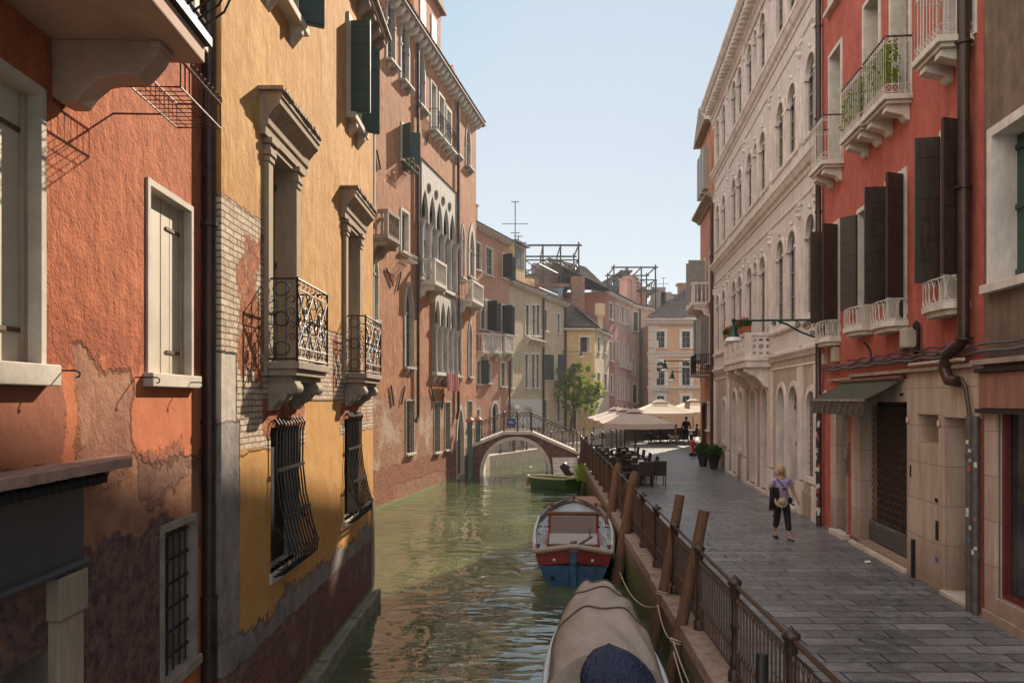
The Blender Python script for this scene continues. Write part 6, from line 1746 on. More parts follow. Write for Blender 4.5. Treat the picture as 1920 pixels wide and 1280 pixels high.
for x in (-.42, .42): b.ell((x, -.17, .60), .035, .02, .035)
b.build('stern_light', 'lamp_glass', bt, smooth=True)
b = MB(); b.ell((-.46, -.13, .20), .06, .02, .06); b.build('exhaust_port', 'dark', bt)
b = MB()
for x in (-.63,.63): b.box(x-.03, x+.03, .315, .332, .72, .84)
b.build('reflector', 'sticker', bt)

b = MB(); b.tube([(.30+.13*math.cos(k*.7), 4.4+.13*math.sin(k*.7), .99+.012*(k//9)) for k in range(30)], .018, 5); b.build('rope_coil', 'rope', bt)
b = MB(); b.tube([(.86,.3,.82), (.93,.5,.5), (.9,.9,.45), (.86,1.2,.8)], .012, 5); b.build('side_line', 'rope', bt)
# covered dinghy in the foreground
cb = thing('covered_boat', 'white boat under a brown canvas cover in the front of the canal', 'boat', (1.08, 8.75, 0), R(-4.0))
rows = hull(None, 5.2, 1.46, -.3, .56, stern=.93, rake=.2, sheer=.16, fine=2.2, mid=.25, n=22)
b = MB(); b.grid(rows); b.grid(mirror(rows)); st = rows[0]; k = len(st)
b.add(st+[(-x,y,z) for x,y,z in st], [(i, i+1, k+i+1, k+i) for i in range(k-1)]); b.build('hull', 'boat_white', cb, smooth=True)
g = gun(rows, .02)
b = MB()
for sx in (1,-1): b.tube([(sx*x, y, z) for x, y, z in g], .045, 6)
b.build('rub_rail', 'rail_white', cb, smooth=True)
b = MB()
for i in range(0, 4):
    a, c = g[i], g[i+1]; b.add([(-a[0],a[1],a[2]-.05), (a[0],a[1],a[2]-.05), (c[0],c[1],c[2]-.05), (-c[0],c[1],c[2]-.05)], [(0,1,2,3)])
b.build('stern_deck', 'boat_white', cb, recalc=False)
# canvas on hoops
rowsc = []; ny = 60; nx = 36; y_s, y_e = .78, 5.3
def gw(y):
    ysn = [q[1] for q in g]
    for a, c in zip(g, g[1:]):
        if a[1] <= y <= c[1]: f = (y-a[1])/(c[1]-a[1]); return a[0]+(c[0]-a[0])*f, a[2]+(c[2]-a[2])*f
    return g[-1][0], g[-1][2]
random.seed(11)
for j in range(ny+1):
    t = j/ny; y = y_s+(y_e-y_s)*t; w_, zg = gw(min(y, g[-1][1]-.02)); w_ = max(w_-.035, .02)
    hump = .74*(math.sin(min(1, (t+.3)/.6)*math.pi/2))*(1-max(0, (t-.45)/.55)**2.6)
    hoops = [.0, .30, .52, .72, 1.0]; ridge = 0
    for h0, h1 in zip(hoops, hoops[1:]):
        if h0 <= t <= h1: ridge = -.085*math.sin((t-h0)/(h1-h0)*math.pi)**.8*(1-.5*t)
    row = []
    for i in range(nx+1):
        a = math.pi*i/nx; s = math.cos(a)
        x = w_*(abs(s)**.86)*(1 if s >= 0 else -1)
        zz = zg-.04+hump*(math.sin(a)**.95)+ridge*math.sin(a)
        wr = .03*math.sin(a*9+3*math.sin(y*2.1))*math.sin(a)+.04*math.sin(y*6+a*4)*math.sin(a)*max(0, t-.5)*2+.022*math.sin(a*17+y*2)*max(0, t-.62)*2*math.sin(a)
        row.append((x+wr*.4, y-.0+(.16*math.sin(a) if t > .9 else .16*math.sin(a)*t), zz+wr))
    rowsc.append(row)
b = MB(); b.grid(rowsc); b.build('canvas_cover', 'tarp', cb, smooth=True)
b = MB(); w_, zg = gw(y_s); f = [rowsc[0][i] for i in range(nx+1)]; b.add([(0,y_s,zg-.02)]+f, [(0,i+1,i+2) for i in range(nx)]); b.build('cover_end', 'tarp', cb)
b = MB()
for jj in (18, 31, 43): b.tube([(x, y, z+.01) for x, y, z in rowsc[jj]], .013, 5)
for ii in (5, nx-5): b.tube([(rowsc[j][ii][0], rowsc[j][ii][1], rowsc[j][ii][2]+.006) for j in range(0, 50)], .005, 4)
b.build('cover_seam', 'seam', cb)
b = MB()
for (j0, j1) in ((3, 15), (30, 38)):
    rws = [[Vector(rowsc[j][nx-i])*1.0+Vector((-.012,0,.006)) for j in range(j0, j1)] for i in range(2, 5)]
    b.grid(rws)
b.build('cover_window', 'vinyl', cb, smooth=True)
# outboard under a navy cover
ob = thing('covered_outboard', 'outboard engine wrapped in a navy blue cover tied with cord at the covered boat stern', 'engine', (1.22, 8.72, .38), R(-18))
b = MB(); rws = []; n = 22
for j in range(15):
    t = j/14; z = .0+1.05*t; r = .42*(1-.3*t)*max(0,1-max(0,(t-.5)/.5)**3)**.7+.012; row = []
    for i in range(n):
        a = 2*math.pi*i/n; rr = r*(1+.10*math.sin(3*a+2.4*t)+.13*abs(math.sin(3.5*a-3*t))*(1-.4*t)-.05+.05*math.sin(11*a+5*t))
        row.append((rr*1.15*math.cos(a)-.24*t+.05, rr*1.05*math.sin(a)+.12*t, z))
    rws.append(row+[row[0]])
b.grid(rws); b.build('cover', 'navy', ob, smooth=True)
b = MB(); r_ = rws[8]; mx_ = sum(p[0] for p in r_)/len(r_); my_ = sum(p[1] for p in r_)/len(r_); b.tube([(mx_+(x-mx_)*1.06, my_+(y-my_)*1.06, z+.12*x-.02) for x, y, z in r_[:-1]], .011, 5, closed=True)
b.tube([(x*.35+.1, y*.3-.42, .03+.05*math.sin(i*2)) for i, (x, y, z) in enumerate(rws[2])], .012, 5); b.build('cord', 'rope', ob)
b = MB(); b.box(-.09,.09,-.25,.1,-.85,.05); b.build('engine_leg', 'iron', ob)
# green boat
gb = thing('green_boat', 'small green motor boat moored near the bridge foot', 'boat', (2.65, 35.9, 0), R(48))
rows = hull(None, 2.3, 1.3, -.25, .52, stern=.95, rake=.2, sheer=.05, fine=3.5, n=12)
b = MB(); b.grid(rows); b.grid(mirror(rows)); st = rows[0]; k = len(st); b.add(st+[(-x,y,z) for x,y,z in st], [(i, i+1, k+i+1, k+i) for i in range(k-1)]); b.build('hull', 'boat_green', gb, smooth=True)
g2 = gun(rows, .02); b = MB()
for sx in (1,-1): b.tube([(sx*x, y, z) for x, y, z in g2], .045, 6)
b.tube([(g2[0][0], g2[0][1], g2[0][2]), (-g2[0][0], g2[0][1], g2[0][2])], .045, 6); b.build('gunwale', 'boat_cream', gb)
b = MB()
for a, c in zip(g2, g2[1:]): b.add([(-a[0],a[1],a[2]-.12), (a[0],a[1],a[2]-.12), (c[0],c[1],c[2]-.12), (-c[0],c[1],c[2]-.12)], [(0,1,2,3)])
b.build('deck', 'boat_cream', gb, recalc=False)
b = MB(); b.lathe([(.02,-.22), (.09,-.15), (.10,0), (.06,.12), (.02,.18)], (0, 2.55, .25), 8); b.build('fender', 'fender', gb, smooth=True)
ob2 = thing('tilted_outboard', 'black outboard engine tilted up behind the green boat', 'engine', (2.62, 38.0, .72), R(-30))
b = MB(); m = Matrix.Rotation(R(-38), 4, 'Y'); b.box(-.18,.18,-.15,.15,-.3,.38, m); b.build('engine_cowl', 'iron', ob2, bevel=.06)
b = MB(); b.tube([(-.12,0,-.3), (-.45,0,-.55), (-.5,0,-.75)], [.05,.04,.03], 6); b.build('engine_leg', 'shutter_grey', ob2)
# mooring ropes
def rope(p, q, sag, r, label):
    p, q = Vector(p), Vector(q); b = MB(); b.tube([p.lerp(q, i/16)+Vector((0,0,-sag*4*(i/16)*(1-i/16))) for i in range(17)], r, 5)
    tag(b.build('mooring_rope', 'rope', smooth=True), label, 'rope')
rope((2.22,9.6,.55), (2.16,10.72,.9), .05, .012, 'pale rope from the covered boat to the nearest slim post')
rope((2.24,12.35,.95), (2.36,17.5,.35), .25, .012, 'long pale rope between the slim post and the thick pointed post')
rope((2.14,10.75,.92), (2.24,12.3,.98), .12, .010, 'short pale rope tied between the two slim posts')
rope((2.16,18.9,.95), (2.46,17.9,.12), -.12, .02, 'dark pale rope bowed from the blue boat down to the thick post')
rope((2.0,7.0,.2), (2.14,10.6,.8), .1, .010, 'pale rope running toward the viewer from the nearest slim post')
# ------------------------------------------------------------------ cafe
def umbrella(x, y, w, label, zc=PROM, h=1.93, mat='canvas', name='cafe_umbrella', rise=.46, val=.2, rz=R(-2)):
    t = thing(name, label, 'umbrella', (x, y, zc), rz, 'brown cafe umbrellas' if mat == 'canvas' else 'cream cafe umbrellas')
    a = w/2; b = MB(); n = 8
    def ring(f, z): # square ring with sagging sides
        pts = []
        for k in range(4):
            c0 = [(-1,-1), (1,-1), (1,1), (-1,1)][k]; c1 = [(-1,-1), (1,-1), (1,1), (-1,1)][(k+1) % 4]
            for i in range(n):
                s = i/n; q = math.sin(s*math.pi)*.035*f
                pts.append(((c0[0]+(c1[0]-c0[0])*s)*a*f, (c0[1]+(c1[1]-c0[1])*s)*a*f, z-q))
        return pts+[pts[0]]
    rows = [ring(f, h+.2+rise*(1-f)**1.06) for f in (1, .8, .6, .4, .2, .1)]
    b.grid(rows); b.build('canopy', mat, t)
    b = MB(); r0 = ring(1, h+.2); r1 = [(x_*1.01, y_*1.01, z_-val+.012*math.sin(i*2.3)) for i, (x_, y_, z_) in enumerate(r0)]
    b.grid([r0, r1]); b.build('valance', mat, t, solid=.004)
    b = MB(); rr = [ring(f, h+.24+rise*(1-f)**1.06+(.03 if f > .2 else .06)) for f in (.26, .12, .03)]; b.grid(rr); b.build('vent_cap', mat, t)
    b = MB(); b.tube([(0,0,0), (0,0,h+.2+rise+.08)], .03, 8); b.box(-.3,.3,-.3,.3,0.002,.06)
    for cx, cy in ((-1,-1), (1,-1), (1,1), (-1,1)): b.tube([(0,0,h+.1+rise*.5), (cx*a*.97, cy*a*.97, h+.17)], .012, 4)
    b.build('pole', 'wood_dark', t)
    b = MB(); b.lathe([(.05,0), (.07,.05), (.04,.1), (.01,.13)], (0,0,h+.2+rise+.03), 8); b.build('finial', 'iron', t)
    return t
for i, (x, y, lb) in enumerate(((4.80,31.2,'nearest of the three brown square cafe umbrellas on the promenade'), (4.92,34.9,'middle one of the three brown square cafe umbrellas'), (5.02,38.4,'farthest of the three brown square cafe umbrellas'))):
    umbrella(x, y, 2.62, lb)
umbrella(10.1, 54.5, 3.9, 'left cream cafe umbrella at the far end of the promenade', mat='canvas_light', h=1.9, rise=.85)
umbrella(12.9, 57.0, 3.9, 'right cream cafe umbrella at the far end of the promenade, partly behind the salmon house', mat='canvas_light', h=1.95, rise=.85)
def make_chair(x, y, rz, label):
    t = thing('wicker_chair', label, 'chair', (x, y, PROM+.003), rz, 'dark wicker cafe chairs')
    b = MB(); b.box(-.25,.25,-.24,.24,.38,.45); b.build('seat', 'wicker', t, bevel=.02)
    b = MB(); m = Matrix.Translation((0,.22,.40)) @ Matrix.Rotation(R(-7), 4, 'X'); b.box(-.26,.26,-.025,.025,0,.5, m); b.build('backrest', 'wicker', t, bevel=.02)
    for sx in (-1, 1):
        for sy in (-1, 1):
            b = MB(); b.tube([(sx*.23, sy*.21, 0), (sx*.23, sy*.21, .39)], .02, 6); b.build('leg', 'wicker', t)
    b = MB()
    for sx in (-1, 1): b.box(sx*.25-.025, sx*.25+.025, -.24, .22, .62, .66); b.box(sx*.25-.02, sx*.25+.02, -.24, -.2, .4, .62)
    b.build('armrest', 'wicker', t); return t
def make_table(x, y, label):
    t = thing('cafe_table', label, 'table', (x, y, PROM+.003), 0, 'small dark cafe tables')
    b = MB(); b.box(-.34,.34,-.34,.34,.71,.745); b.build('tabletop', 'wood_dark', t, bevel=.01)
    b = MB(); b.tube([(0,0,.02), (0,0,.71)], .03, 8); b.box(-.25,.25,-.25,.25,0,.03); b.build('table_base', 'iron', t); return t
words = ['nearest', 'second nearest', 'third nearest', 'fourth nearest', 'farthest']
ch = tb = None
def put_chair(x, y, rz, lb):
    global ch
    if ch is None: ch = make_chair(x, y, rz, lb)
    else: dup(ch, (x, y, PROM+.003), rz, lb)
nap = []
for row_, xr, rn in ((0, 4.55, 'right row'), (1, 3.95-.25, 'railing row')):
    for k in range(5):
        if row_ == 1 and k == 0: continue
        y = 28.3+k*1.95; x = xr+.035*(y-28); lb = words[k]+' small dark cafe table in the '+rn+' under the umbrellas'
        if tb is None: tb = make_table(x, y, lb)
        else: dup(tb, (x, y, PROM+.003), None, lb)
        nap.append((x, y, words[k]+' white menu card on the cafe tables, '+rn))
        if row_ == 0:
            put_chair(x+.52, y-.42, R(180) if k == 0 else R(-90), words[k]+' wicker chair on the walkway side of the right table row'); put_chair(x-.55, y, R(90), words[k]+' wicker chair on the canal side of the right table row')
            put_chair(x+.04, y-.72, R(178), words[k]+' wicker chair with its back to the viewer in the right table row')
        else:
            put_chair(x+.02, y-.66, R(182), words[k]+' wicker chair with its back to the viewer in the railing row'); put_chair(x, y+.62, R(0), words[k]+' wicker chair facing the viewer in the railing row')
for (x, y, lb) in nap:
    t = thing('menu_card', lb, 'menu', (x, y, PROM+.75)); b = MB(); b.box(-.12,.12,-.08,.08,0,.02); b.box(-.1,.1,-.0,.02,.02,.14); b.build('card', 'white_paint', t)
# far cafe furniture under cream umbrellas
for k, (x, y) in enumerate(((9.2,54.0), (10.8,55.5), (12.4,56.2), (13.0,58.5))):
    dup(tb, (x, y, PROM+.003), None, words[k]+' table of the far cafe below the cream umbrellas')
    put_chair(x-.6, y, R(90), words[k]+' left chair of the far cafe below the cream umbrellas'); put_chair(x+.6, y+.1, R(-90), words[k]+' right chair of the far cafe below the cream umbrellas')
t = thing('planter_screen', 'low dark screen panel bounding the far cafe below the cream umbrella', 'screen', (7.9, 56.0, PROM), R(18))
b = MB()
for i in range(5): b.box(i*1.0, i*1.0+.95, -.03, .03, .1, .95); b.box(i-.03, i+.0, -.03, .03, 0, 1.0)
b.build('panel', 'shutter_brown', t)

# hydrant
hy = thing('fire_hydrant', 'red fire hydrant on the corner beside the salmon house', 'hydrant', (9.62, 42.6, PROM))
b = MB(); b.box(-.17,.17,-.17,.17,0,.16); b.build('base', 'iron', hy, bevel=.01)
b = MB(); b.lathe([(.10,.16), (.10,.22), (.075,.25), (.075,.52), (.13,.55), (.13,.74), (.10,.80), (.05,.84), (.04,.9), (.01,.92)], n=12)
b.tube([(-.18,0,.64), (.18,0,.64)], .06, 10); b.build('body', 'hydrant_red', hy, smooth=True)
# potted shrubs
def shrub(b, c, rx, rz_, n, s):
    for _ in range(n):
        d = Vector((random.gauss(0,1), random.gauss(0,1), random.gauss(0,1))).normalized(); k = random.uniform(.45,1)**.5*random.uniform(.8,1.15)
        q = Vector(c)+Vector((d.x*rx, d.y*rx, d.z*rz_))*k
        a = Vector((random.gauss(0,1), random.gauss(0,1), random.gauss(0,1))).normalized()*s; e = a.orthogonal().normalized()*s*.5
        e.rotate(Matrix.Rotation(random.uniform(0,6.28), 3, a.normalized()))
        b.add([q-a, q-a*.1+e, q+a, q-a*.1-e], [(0,1,2,3)])
for k, (x, y, lb) in enumerate(((8.75,34.7,'nearer potted green shrub against the white palazzo wall'), (8.62,36.1,'farther potted green shrub against the white palazzo wall'))):
    t = thing('potted_shrub', lb, 'plant', (x, y, PROM), 0, 'potted shrubs by the palazzo')
    b = MB(); b.lathe([(.15,0), (.24,.42), (.27,.44), (.27,.5), (.2,.5)], n=14); b.build('pot', 'shutter_dark', t, smooth=True)
    b = MB(); shrub(b, (0,0,.74), .38, .32, 900, .06); b.build('foliage', 'leaf_dark', t)
    b = MB(); b.tube([(0,0,.4), (0,0,.7)], .02, 5); b.build('stem', 'wood', t)
# fig-like tree on the quay
tr = thing('tree', 'bushy sunlit green tree leaning over the far quay beside the ivory house', 'tree', (4.9, 67.0, FOND))
b = MB(); b.tube([(0,0,0), (.1,-.1,1.6), (.3,-.3,2.8), (.9,-.6,4.0)], [.2,.16,.13,.07], 8)
for (x, y, z) in ((-.6,-.3,5.5), (1.2,-.8,5.6), (2.2,-.9,4.6), (1.6,-.6,3.6), (.2,-1.2,4.9)): b.tube([(.3,-.3,2.8), ((.3+x)/2,(y-.3)/2,(2.8+z)/2+.2), (x,y,z)], [.09,.06,.03], 6)
b.build('trunk', 'wood', tr, smooth=True)
b = MB(); random.seed(21)
for (cx, cy, cz, r, n) in ((-.5,-.4,5.9,.75,420), (.4,-.7,6.3,.8,480), (1.2,-.8,5.5,.9,620), (2.1,-.9,4.7,.85,560), (2.5,-.9,4.1,.5,260), (1.4,-.9,4.2,.85,560), (.3,-1.0,5.0,.95,620), (1.9,-.8,3.1,.6,300), (1.2,-.7,3.0,.55,220), (2.9,-.8,5.0,.35,120), (-.6,-.5,4.7,.6,260), (.1,-.6,3.9,.55,200), (.9,-.8,6.7,.35,110), (2.0,-.9,2.5,.35,90), (-.9,-.5,5.2,.6,260), (-.2,-.6,3.1,.6,240), (.6,-.7,3.6,.7,300), (3.2,-.8,4.3,.4,120), (-.8,-.4,3.9,.6,220), (1.9,-.9,3.7,.6,220)):
    for _ in range(11):
        o = Vector((random.gauss(0,.55), random.gauss(0,.4), random.gauss(0,.5)))*r
        shrub(b, (cx+o.x*1.25, cy+o.y, cz+o.z*1.2), r*.34, r*.26, n//11, .13)
b.build('crown', 'leaf', tr); tr.scale = (.80, .9, .93)
# weeds on the quay near the bridge
b = MB(); random.seed(4)
for _ in range(260):
    x = 3.25+random.gauss(0,.16); y = 35.4+random.gauss(0,.5); h_ = random.uniform(.25,.75); dx, dy_ = random.gauss(0,.15), random.gauss(0,.15)
    b.add([(x-.015,y,.55), (x+.015,y,.55), (x+dx+.008,y+dy_,.55+h_), (x+dx-.008,y+dy_,.55+h_)], [(0,1,2,3)])
tag(b.build('quay_weeds', 'leaf'), 'tuft of green weeds growing on the quay edge behind the green boat', 'weeds')
b = MB(); q = (6.62, 14.9, PROM+.006)
b.add([(q[0]-.06,q[1]-.03,q[2]), (q[0]+.06,q[1]-.04,q[2]+.01), (q[0]+.05,q[1]+.05,q[2]+.025), (q[0]-.05,q[1]+.04,q[2]+.005)], [(0,1,2,3)])
tag(b.build('paper_scrap', 'white_paint', solid=.002), 'small crumpled white paper scrap lying on the dark paving', 'litter')

# ------------------------------------------------------------------ people
def skin_obj(name, pts, edges, radii, mat, parent, sub=2, root=0):
    me = bpy.data.meshes.new(name); me.from_pydata([tuple(p) for p in pts], edges, [])
    o = bpy.data.objects.new(name, me); COL.objects.link(o); me.materials.append(M[mat]); o.parent = parent
    md = o.modifiers.new('Skin', 'SKIN'); md.use_smooth_shade = True
    if not me.skin_vertices: 
        me.attributes.new if False else None
    bm = bmesh.new(); bm.from_mesh(me); lay = bm.verts.layers.skin.verify(); bm.verts.ensure_lookup_table()
    for i, r in enumerate(radii):
        s = bm.verts[i][lay]; s.radius = r if isinstance(r, tuple) else (r, r); s.use_root = (i == root)
    bm.to_mesh(me); bm.free()
    sb = o.modifiers.new('Subdivision', 'SUBSURF'); sb.levels = sub; sb.render_levels = sub
    return o
def person(loc, rz, H, label, pose, cols, detail=True, face=True):
    """pose: dict of joints in a 1.0-high frame facing -y; cols: shirt, trousers, hair"""
    t = thing('person', label, 'person', loc, rz); s = H
    J = dict(pelvis=(0,0,.52), waist=(0,0,.60), chest=(0,0,.72), neckb=(0,0,.82), neck=(0,0,.86), head=(0,-.01,.90), headt=(0,0,.965),
             shl=(.105,0,.80), ell=(.15,.02,.64), wrl=(.17,-.03,.50), shr=(-.105,0,.80), elr=(-.15,.02,.64), wrr=(-.17,-.03,.50),
             hil=(.055,0,.50), knl=(.06,-.02,.28), anl=(.06,.0,.05), tol=(.06,-.08,.015), hir=(-.055,0,.50), knr=(-.06,-.02,.28), anr=(-.06,0,.05), tor=(-.06,-.08,.015))
    J.update(pose)
    names = list(J); idx = {n: i for i, n in enumerate(names)}
    P_ = [Vector(J[n])*s for n in names]
    E = [('pelvis','waist'), ('waist','chest'), ('chest','neckb'), ('neckb','neck'), ('neck','head'), ('head','headt'), ('chest','shl'), ('shl','ell'), ('ell','wrl'), ('chest','shr'), ('shr','elr'), ('elr','wrr'),
         ('pelvis','hil'), ('hil','knl'), ('knl','anl'), ('anl','tol'), ('pelvis','hir'), ('hir','knr'), ('knr','anr'), ('anr','tor')]
    E = [(idx[a], idx[b]) for a, b in E]
    rad = dict(pelvis=(.075,.055), waist=(.068,.05), chest=(.075,.055), neckb=(.04,.035), neck=.028, head=(.042,.05), headt=(.036,.044), shl=.034, ell=.024, wrl=.015, shr=.034, elr=.024, wrr=.015,
               hil=.05, knl=.032, anl=.018, tol=.014, hir=.05, knr=.032, anr=.018, tor=.014)
    Rr = [tuple(q*s for q in rad[n]) if isinstance(rad[n], tuple) else rad[n]*s for n in names]
    if detail:
        for sd, el, wr in (('l','ell','wrl'), ('r','elr','wrr')):
            w_ = Vector(J[wr])*s; d = (w_-Vector(J[el])*s).normalized(); lat = Vector((0,1,0)) if abs(d.y) < .8 else Vector((1,0,0))
            pi = len(P_); P_.append(w_+d*.035*s); Rr.append((.016*s,.011*s)); E.append((idx[wr], pi))
            for k in range(5):
                off = (k-1.5)*.0105*s if k < 4 else -.026*s
                ln = (.030,.034,.032,.024,.020)[k]*s
                a = len(P_); q = w_+d*(.05*s if k < 4 else .035*s)+lat*off; curl = Vector((0,-.006*s,0)) if k < 4 else Vector((0,0,0))
                P_ += [q, q+d*ln*.6+curl, q+d*ln+curl*2.6]; Rr += [.0058*s,.0052*s,.004*s]; E += [(pi, a), (a, a+1), (a+1, a+2)]
    skin_obj('body', P_, E, Rr, 'skin', t, 2, idx['pelvis'])
    # clothes
    v = lambda n: Vector(J[n])*s
    pts = [v('pelvis')+Vector((0,0,.0)), v('waist'), v('chest'), v('neckb')-Vector((0,0,.01*s)), v('shl'), v('shl').lerp(v('ell'), .75 if not cols.get('long') else 1), v('shr'), v('shr').lerp(v('elr'), .75 if not cols.get('long') else 1)]
    ed = [(0,1), (1,2), (2,3), (2,4), (4,5), (2,6), (6,7)]; f = cols.get('bulk', 1)
    rr = [(.088*s*f,.068*s*f), (.082*s*f,.066*s*f), (.088*s*f,.07*s*f), (.045*s,.042*s), .042*s, .032*s, .042*s, .032*s]
    if cols.get('long'):
        pts += [v('wrl'), v('wrr')]; ed += [(5,8), (7,9)]; rr += [.022*s, .022*s]
    skin_obj('top', pts, ed, rr, cols['shirt'], t, 2, 0)
    kc = cols.get('hem', .9)
    pts = [v('waist')-Vector((0,0,.03*s)), v('pelvis'), v('hil'), v('knl'), v('knl').lerp(v('anl'), kc), v('hir'), v('knr'), v('knr').lerp(v('anr'), kc)]
    skin_obj('trousers', pts, [(0,1), (1,2), (2,3), (3,4), (1,5), (5,6), (6,7)], [(.078*s*f,.062*s*f), (.086*s*f,.07*s*f), .062*s, .046*s, .042*s, .062*s, .046*s, .042*s], cols['legs'], t, 2, 1)
    hd = v('head'); ht = v('headt')
    c = hd.lerp(ht, .55)
    b = MB(); b.ell(c+Vector((0,.020*s,.014*s)), .056*s, .055*s, .056*s, 16, 10)
    if cols.get('bob'):
        for a in range(-6, 7):
            an = R(90+a*19); q = c+Vector((.052*s*math.cos(an), .014*s+.045*s*math.sin(an), -.03*s)); b.ell(q, .021*s, .02*s, .045*s, 8, 6)
    b.build('hair', cols['hair'], t, smooth=True)
    if face:
        b = MB()
        for sx in (-1,1): b.ell(c+Vector((sx*.016*s, -.047*s, -.008*s)), .006*s, .004*s, .004*s, 8, 5)
        b.box(c.x-.013*s, c.x+.013*s, c.y-.047*s, c.y-.043*s, c.z-.042*s, c.z-.038*s); b.build('eyes_and_mouth', 'hair_dark', t)
        b = MB(); b.prism([(-.052*s-.01*s+c.y, c.z-.022*s), (c.y-.044*s, c.z-.026*s), (c.y-.044*s, c.z+.0*s)], c.x-.006*s, c.x+.006*s, 'x'); b.build('nose', 'skin', t)
    for n1, n2 in (('anl','tol'), ('anr','tor')):
        b = MB(); a, e = v(n1), v(n2); d = (e-a); d.z = 0; 
        if d.length < 1e-4: d = Vector((0,-1,0))
        d.normalize(); zb = min(e.z, a.z)-.022*s; k = d.cross(Vector((0,0,1)))
        ctr = Vector((a.x, a.y, 0))+d*.035*s
        vs = [ctr+d*x*s+k*y*s+Vector((0,0,z)) for z in (max(.002, zb), max(.014, zb+.016*s)) for x, y in ((-.06,-.02), (-.06,.02), (.03,.028), (.075,.018), (.075,-.018), (.03,-.028))]
        b.add(vs, [(0,1,2,3,4,5), (11,10,9,8,7,6)]+[(i, (i+1) % 6, 6+(i+1) % 6, 6+i) for i in range(6)])
        if cols.get('sandal'):
            for x in (-.03, .03): b.tube([ctr+d*x*s+k*.027*s+Vector((0,0,zb+.012*s)), ctr+d*x*s+Vector((0,0,zb+.045*s)), ctr+d*x*s-k*.027*s+Vector((0,0,zb+.012*s))], .006*s, 5)
        else: b.ell(ctr+Vector((0,0,zb+.022*s)), .03*s, .06*s, .02*s, 8, 6)
        b.build('shoe', 'black_cloth', t)
    return t
# woman walking towards the viewer
wp = person((5.86, 17.4, PROM+.004), R(4), 1.63, 'woman with blond grey bob in lilac top and black trousers walking towards the viewer', dict(
    elr=(-.165,.01,.655), wrr=(-.075,-.135,.66), ell=(.165,.02,.655), wrl=(.195,-.045,.53), knl=(.062,-.055,.27), anl=(.066,-.10,.045), tol=(.07,-.18,.012), knr=(-.055,.005,.285), anr=(-.06,.085,.085), tor=(-.066,.02,.03),
    head=(-.01,-.02,.895), headt=(-.015,-.012,.955)), dict(shirt='shirt_lilac', legs='black_cloth', hair='hair_blond', bob=True, sandal=True, bulk=1.12, hem=.72))
Wl = Vector((5.86, 17.4, PROM))
def hw(x, y, z): # helper in the woman's frame
    a = R(4); return Vector((5.86+x*math.cos(a)-y*math.sin(a), 17.4+x*math.sin(a)+y*math.cos(a), PROM+z))
b = MB(); p = [hw(-.13,-.10,1.32), hw(-.02,-.135,1.18), hw(.10,-.135,1.0), hw(.17,-.09,.88), hw(.15,.10,.95), hw(0,.14,1.15), hw(-.12,.09,1.33)]; b.tube(p, .009, 5, closed=True)
b.ell(hw(.19,0,.84), .05,.09,.07)
tag(b.build('shoulder_bag', 'black_cloth', smooth=True), 'thin black bag strap slung across the lilac top of the walking woman', 'bag')
b = MB(); rws = []
for j in range(9):
    t_ = j/8; row = []
    for i in range(13):
        a = i/12; row.append(hw(-.31+.15*a+.02*math.sin(a*19), -.17-.05*math.sin(a*9+t_), 1.12-.50*t_*(1-.25*abs(a-.3))+.03*math.sin(a*math.pi)))
    rws.append(row)
b.grid(rws); b.tube([hw(-.2,-.16,.7), hw(-.2,-.15,.58), hw(-.23,-.15,.5)], .035, 6)
tag(b.build('black_jacket', 'black_cloth', smooth=True, solid=.05), 'black jacket hanging over the forearm of the walking woman', 'jacket')
b = MB(); m = Matrix.Translation(hw(-.10,-.22,.84)) @ Matrix.Rotation(R(68), 4, 'X') @ Matrix.Rotation(R(14), 4, 'Y')
b.lathe([(.165,.0), (.16,.012), (.095,.02), (.085,.09), (.05,.11), (.002,.112)], n=20, sx=1, sy=.8, m=m)
tag(b.build('sun_hat', 'straw', smooth=True), 'straw sun hat held in front of the walking woman', 'hat')
b = MB(); q = hw(-.06,-.27,1.10); b.box(q.x-.045, q.x+.045, q.y-.03, q.y+.01, q.z-.035, q.z+.035); tag(b.build('camera', 'dark', bevel=.01), 'small black camera held at the chest of the walking woman', 'camera')
# man walking away, far seated people, pedestrian on the far quay
person((12.1, 55.6, PROM+.004), R(180), 1.78, 'man in dark clothes walking away beside the far cafe umbrellas', dict(wrl=(.2,-.05,.5), knl=(.06,-.06,.28), anl=(.07,-.1,.06), tol=(.07,-.17,.02), knr=(-.05,.0,.28), anr=(-.06,.09,.08), tor=(-.06,.03,.03)), dict(shirt='black_cloth', legs='black_cloth', hair='hair_dark', long=True, bulk=1.25), face=False)
sit = dict(pelvis=(0,0,.27), waist=(0,0,.35), chest=(0,-.01,.47), neckb=(0,-.01,.57), neck=(0,-.015,.61), head=(0,-.02,.65), headt=(0,-.015,.715), shl=(.105,0,.55), ell=(.14,-.04,.41), wrl=(.08,-.17,.43), shr=(-.105,0,.55), elr=(-.14,-.04,.41), wrr=(-.08,-.17,.43),
           hil=(.055,0,.26), knl=(.07,-.24,.28), anl=(.07,-.24,.05), tol=(.07,-.32,.015), hir=(-.055,0,.26), knr=(-.07,-.24,.28), anr=(-.07,-.24,.05), tor=(-.07,-.32,.015))
person((11.4, 55.6, PROM+.004), R(-90), 1.68, 'blond person in cream clothes seated at the far cafe beside the walking man', sit, dict(shirt='cream_cloth', legs='cream_cloth', hair='hair_blond', long=True), face=False)
person((9.8, 54.1, PROM+.004), R(-90), 1.7, 'person in dark clothes seated left at the far cafe below the cream umbrella', sit, dict(shirt='black_cloth', legs='black_cloth', hair='hair_dark', long=True), face=False)
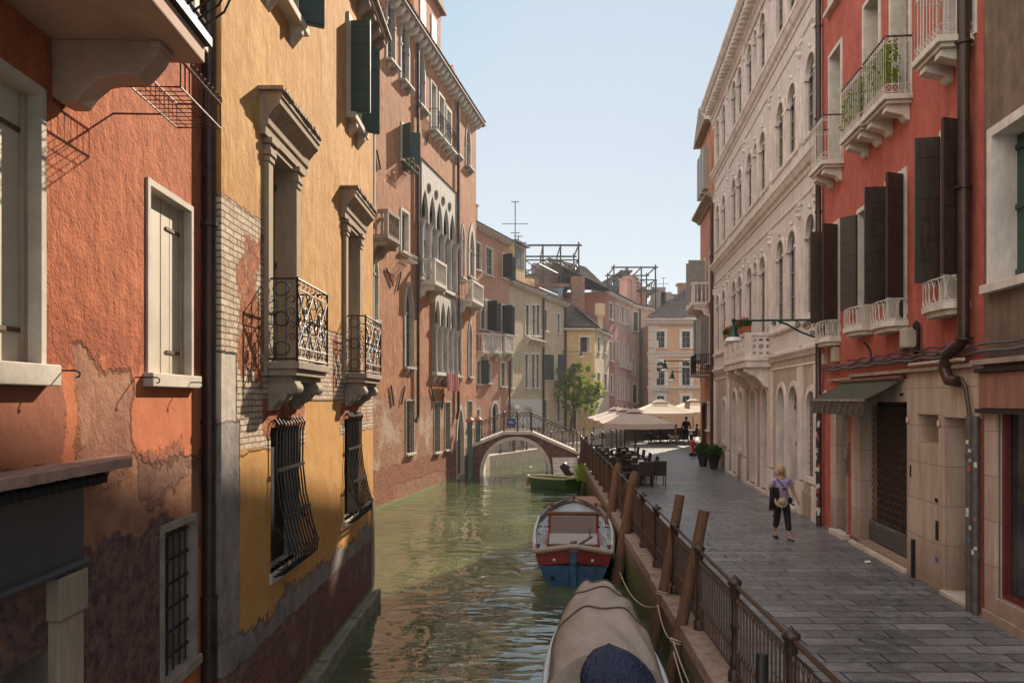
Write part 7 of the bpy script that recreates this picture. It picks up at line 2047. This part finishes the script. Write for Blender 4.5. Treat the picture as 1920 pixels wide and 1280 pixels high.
person((13.0, 56.2, PROM+.004), R(-90), 1.7, 'person in a dark red top seated at the far cafe right of the walking man', sit, dict(shirt='red_cloth', legs='black_cloth', hair='hair_dark', long=True), face=False)
person((.72, 54.0, FOND+.03), R(-60), 1.7, 'pedestrian in dark trousers and white top behind the bridge on the far quay', {}, dict(shirt='white_paint', legs='black_cloth', hair='hair_dark'), face=False)
person((.1, 54.6, FOND+.003), R(120), 1.7, 'dark-clothed pedestrian left of the white-topped one on the far quay', {}, dict(shirt='black_cloth', legs='black_cloth', hair='hair_dark', long=True), face=False)
# dog
dg = thing('dog', 'white curly dog standing on the sunlit paving near the walking man', 'dog', (11.15, 55.0, PROM+.004), R(-75))
pts = [(0,.22,.40), (0,0,.41), (0,-.22,.42), (0,-.32,.50), (0,-.40,.58), (0,-.52,.55), (0,.32,.46), (0,.40,.56)]
ed = [(0,1), (1,2), (2,3), (3,4), (4,5), (0,6), (6,7)]; rd = [.10,.10,.13,.08,.075,.035,.035,.02]
for sx in (-1,1):
    a = len(pts); pts += [(sx*.07,.22,.33), (sx*.08,.17,.22), (sx*.08,.26,.13), (sx*.08,.23,.03), (sx*.08,.19,.02)]; rd += [.08,.05,.03,.028,.025]; ed += [(0,a), (a,a+1), (a+1,a+2), (a+2,a+3), (a+3,a+4)]
    a = len(pts); pts += [(sx*.08,-.22,.32), (sx*.08,-.23,.17), (sx*.08,-.22,.03), (sx*.08,-.26,.02)]; rd += [.06,.035,.028,.025]; ed += [(2,a), (a,a+1), (a+1,a+2), (a+2,a+3)]
    a = len(pts); pts += [(sx*.07,-.38,.62), (sx*.10,-.38,.52)]; rd += [.025,.028]; ed += [(4,a), (a,a+1)]
skin_obj('body', pts, ed, rd, 'dog_white', dg, 2, 1)

# morning haze filling the whole canyon of houses
t = NT('haze'); pv = t.n('ShaderNodeVolumePrincipled'); pv.inputs['Color'].default_value = (.86,.90,.95,1)
pv.inputs['Density'].default_value = .0006; pv.inputs['Anisotropy'].default_value = .3
t.t.links.new(pv.outputs[0], t.out.inputs['Volume']); M['haze'] = t.m
b = MB(); b.box(-450, 450, -70, 950, -4.3, 45); hzb = b.build('haze', 'haze'); hzb['kind'] = 'stuff'
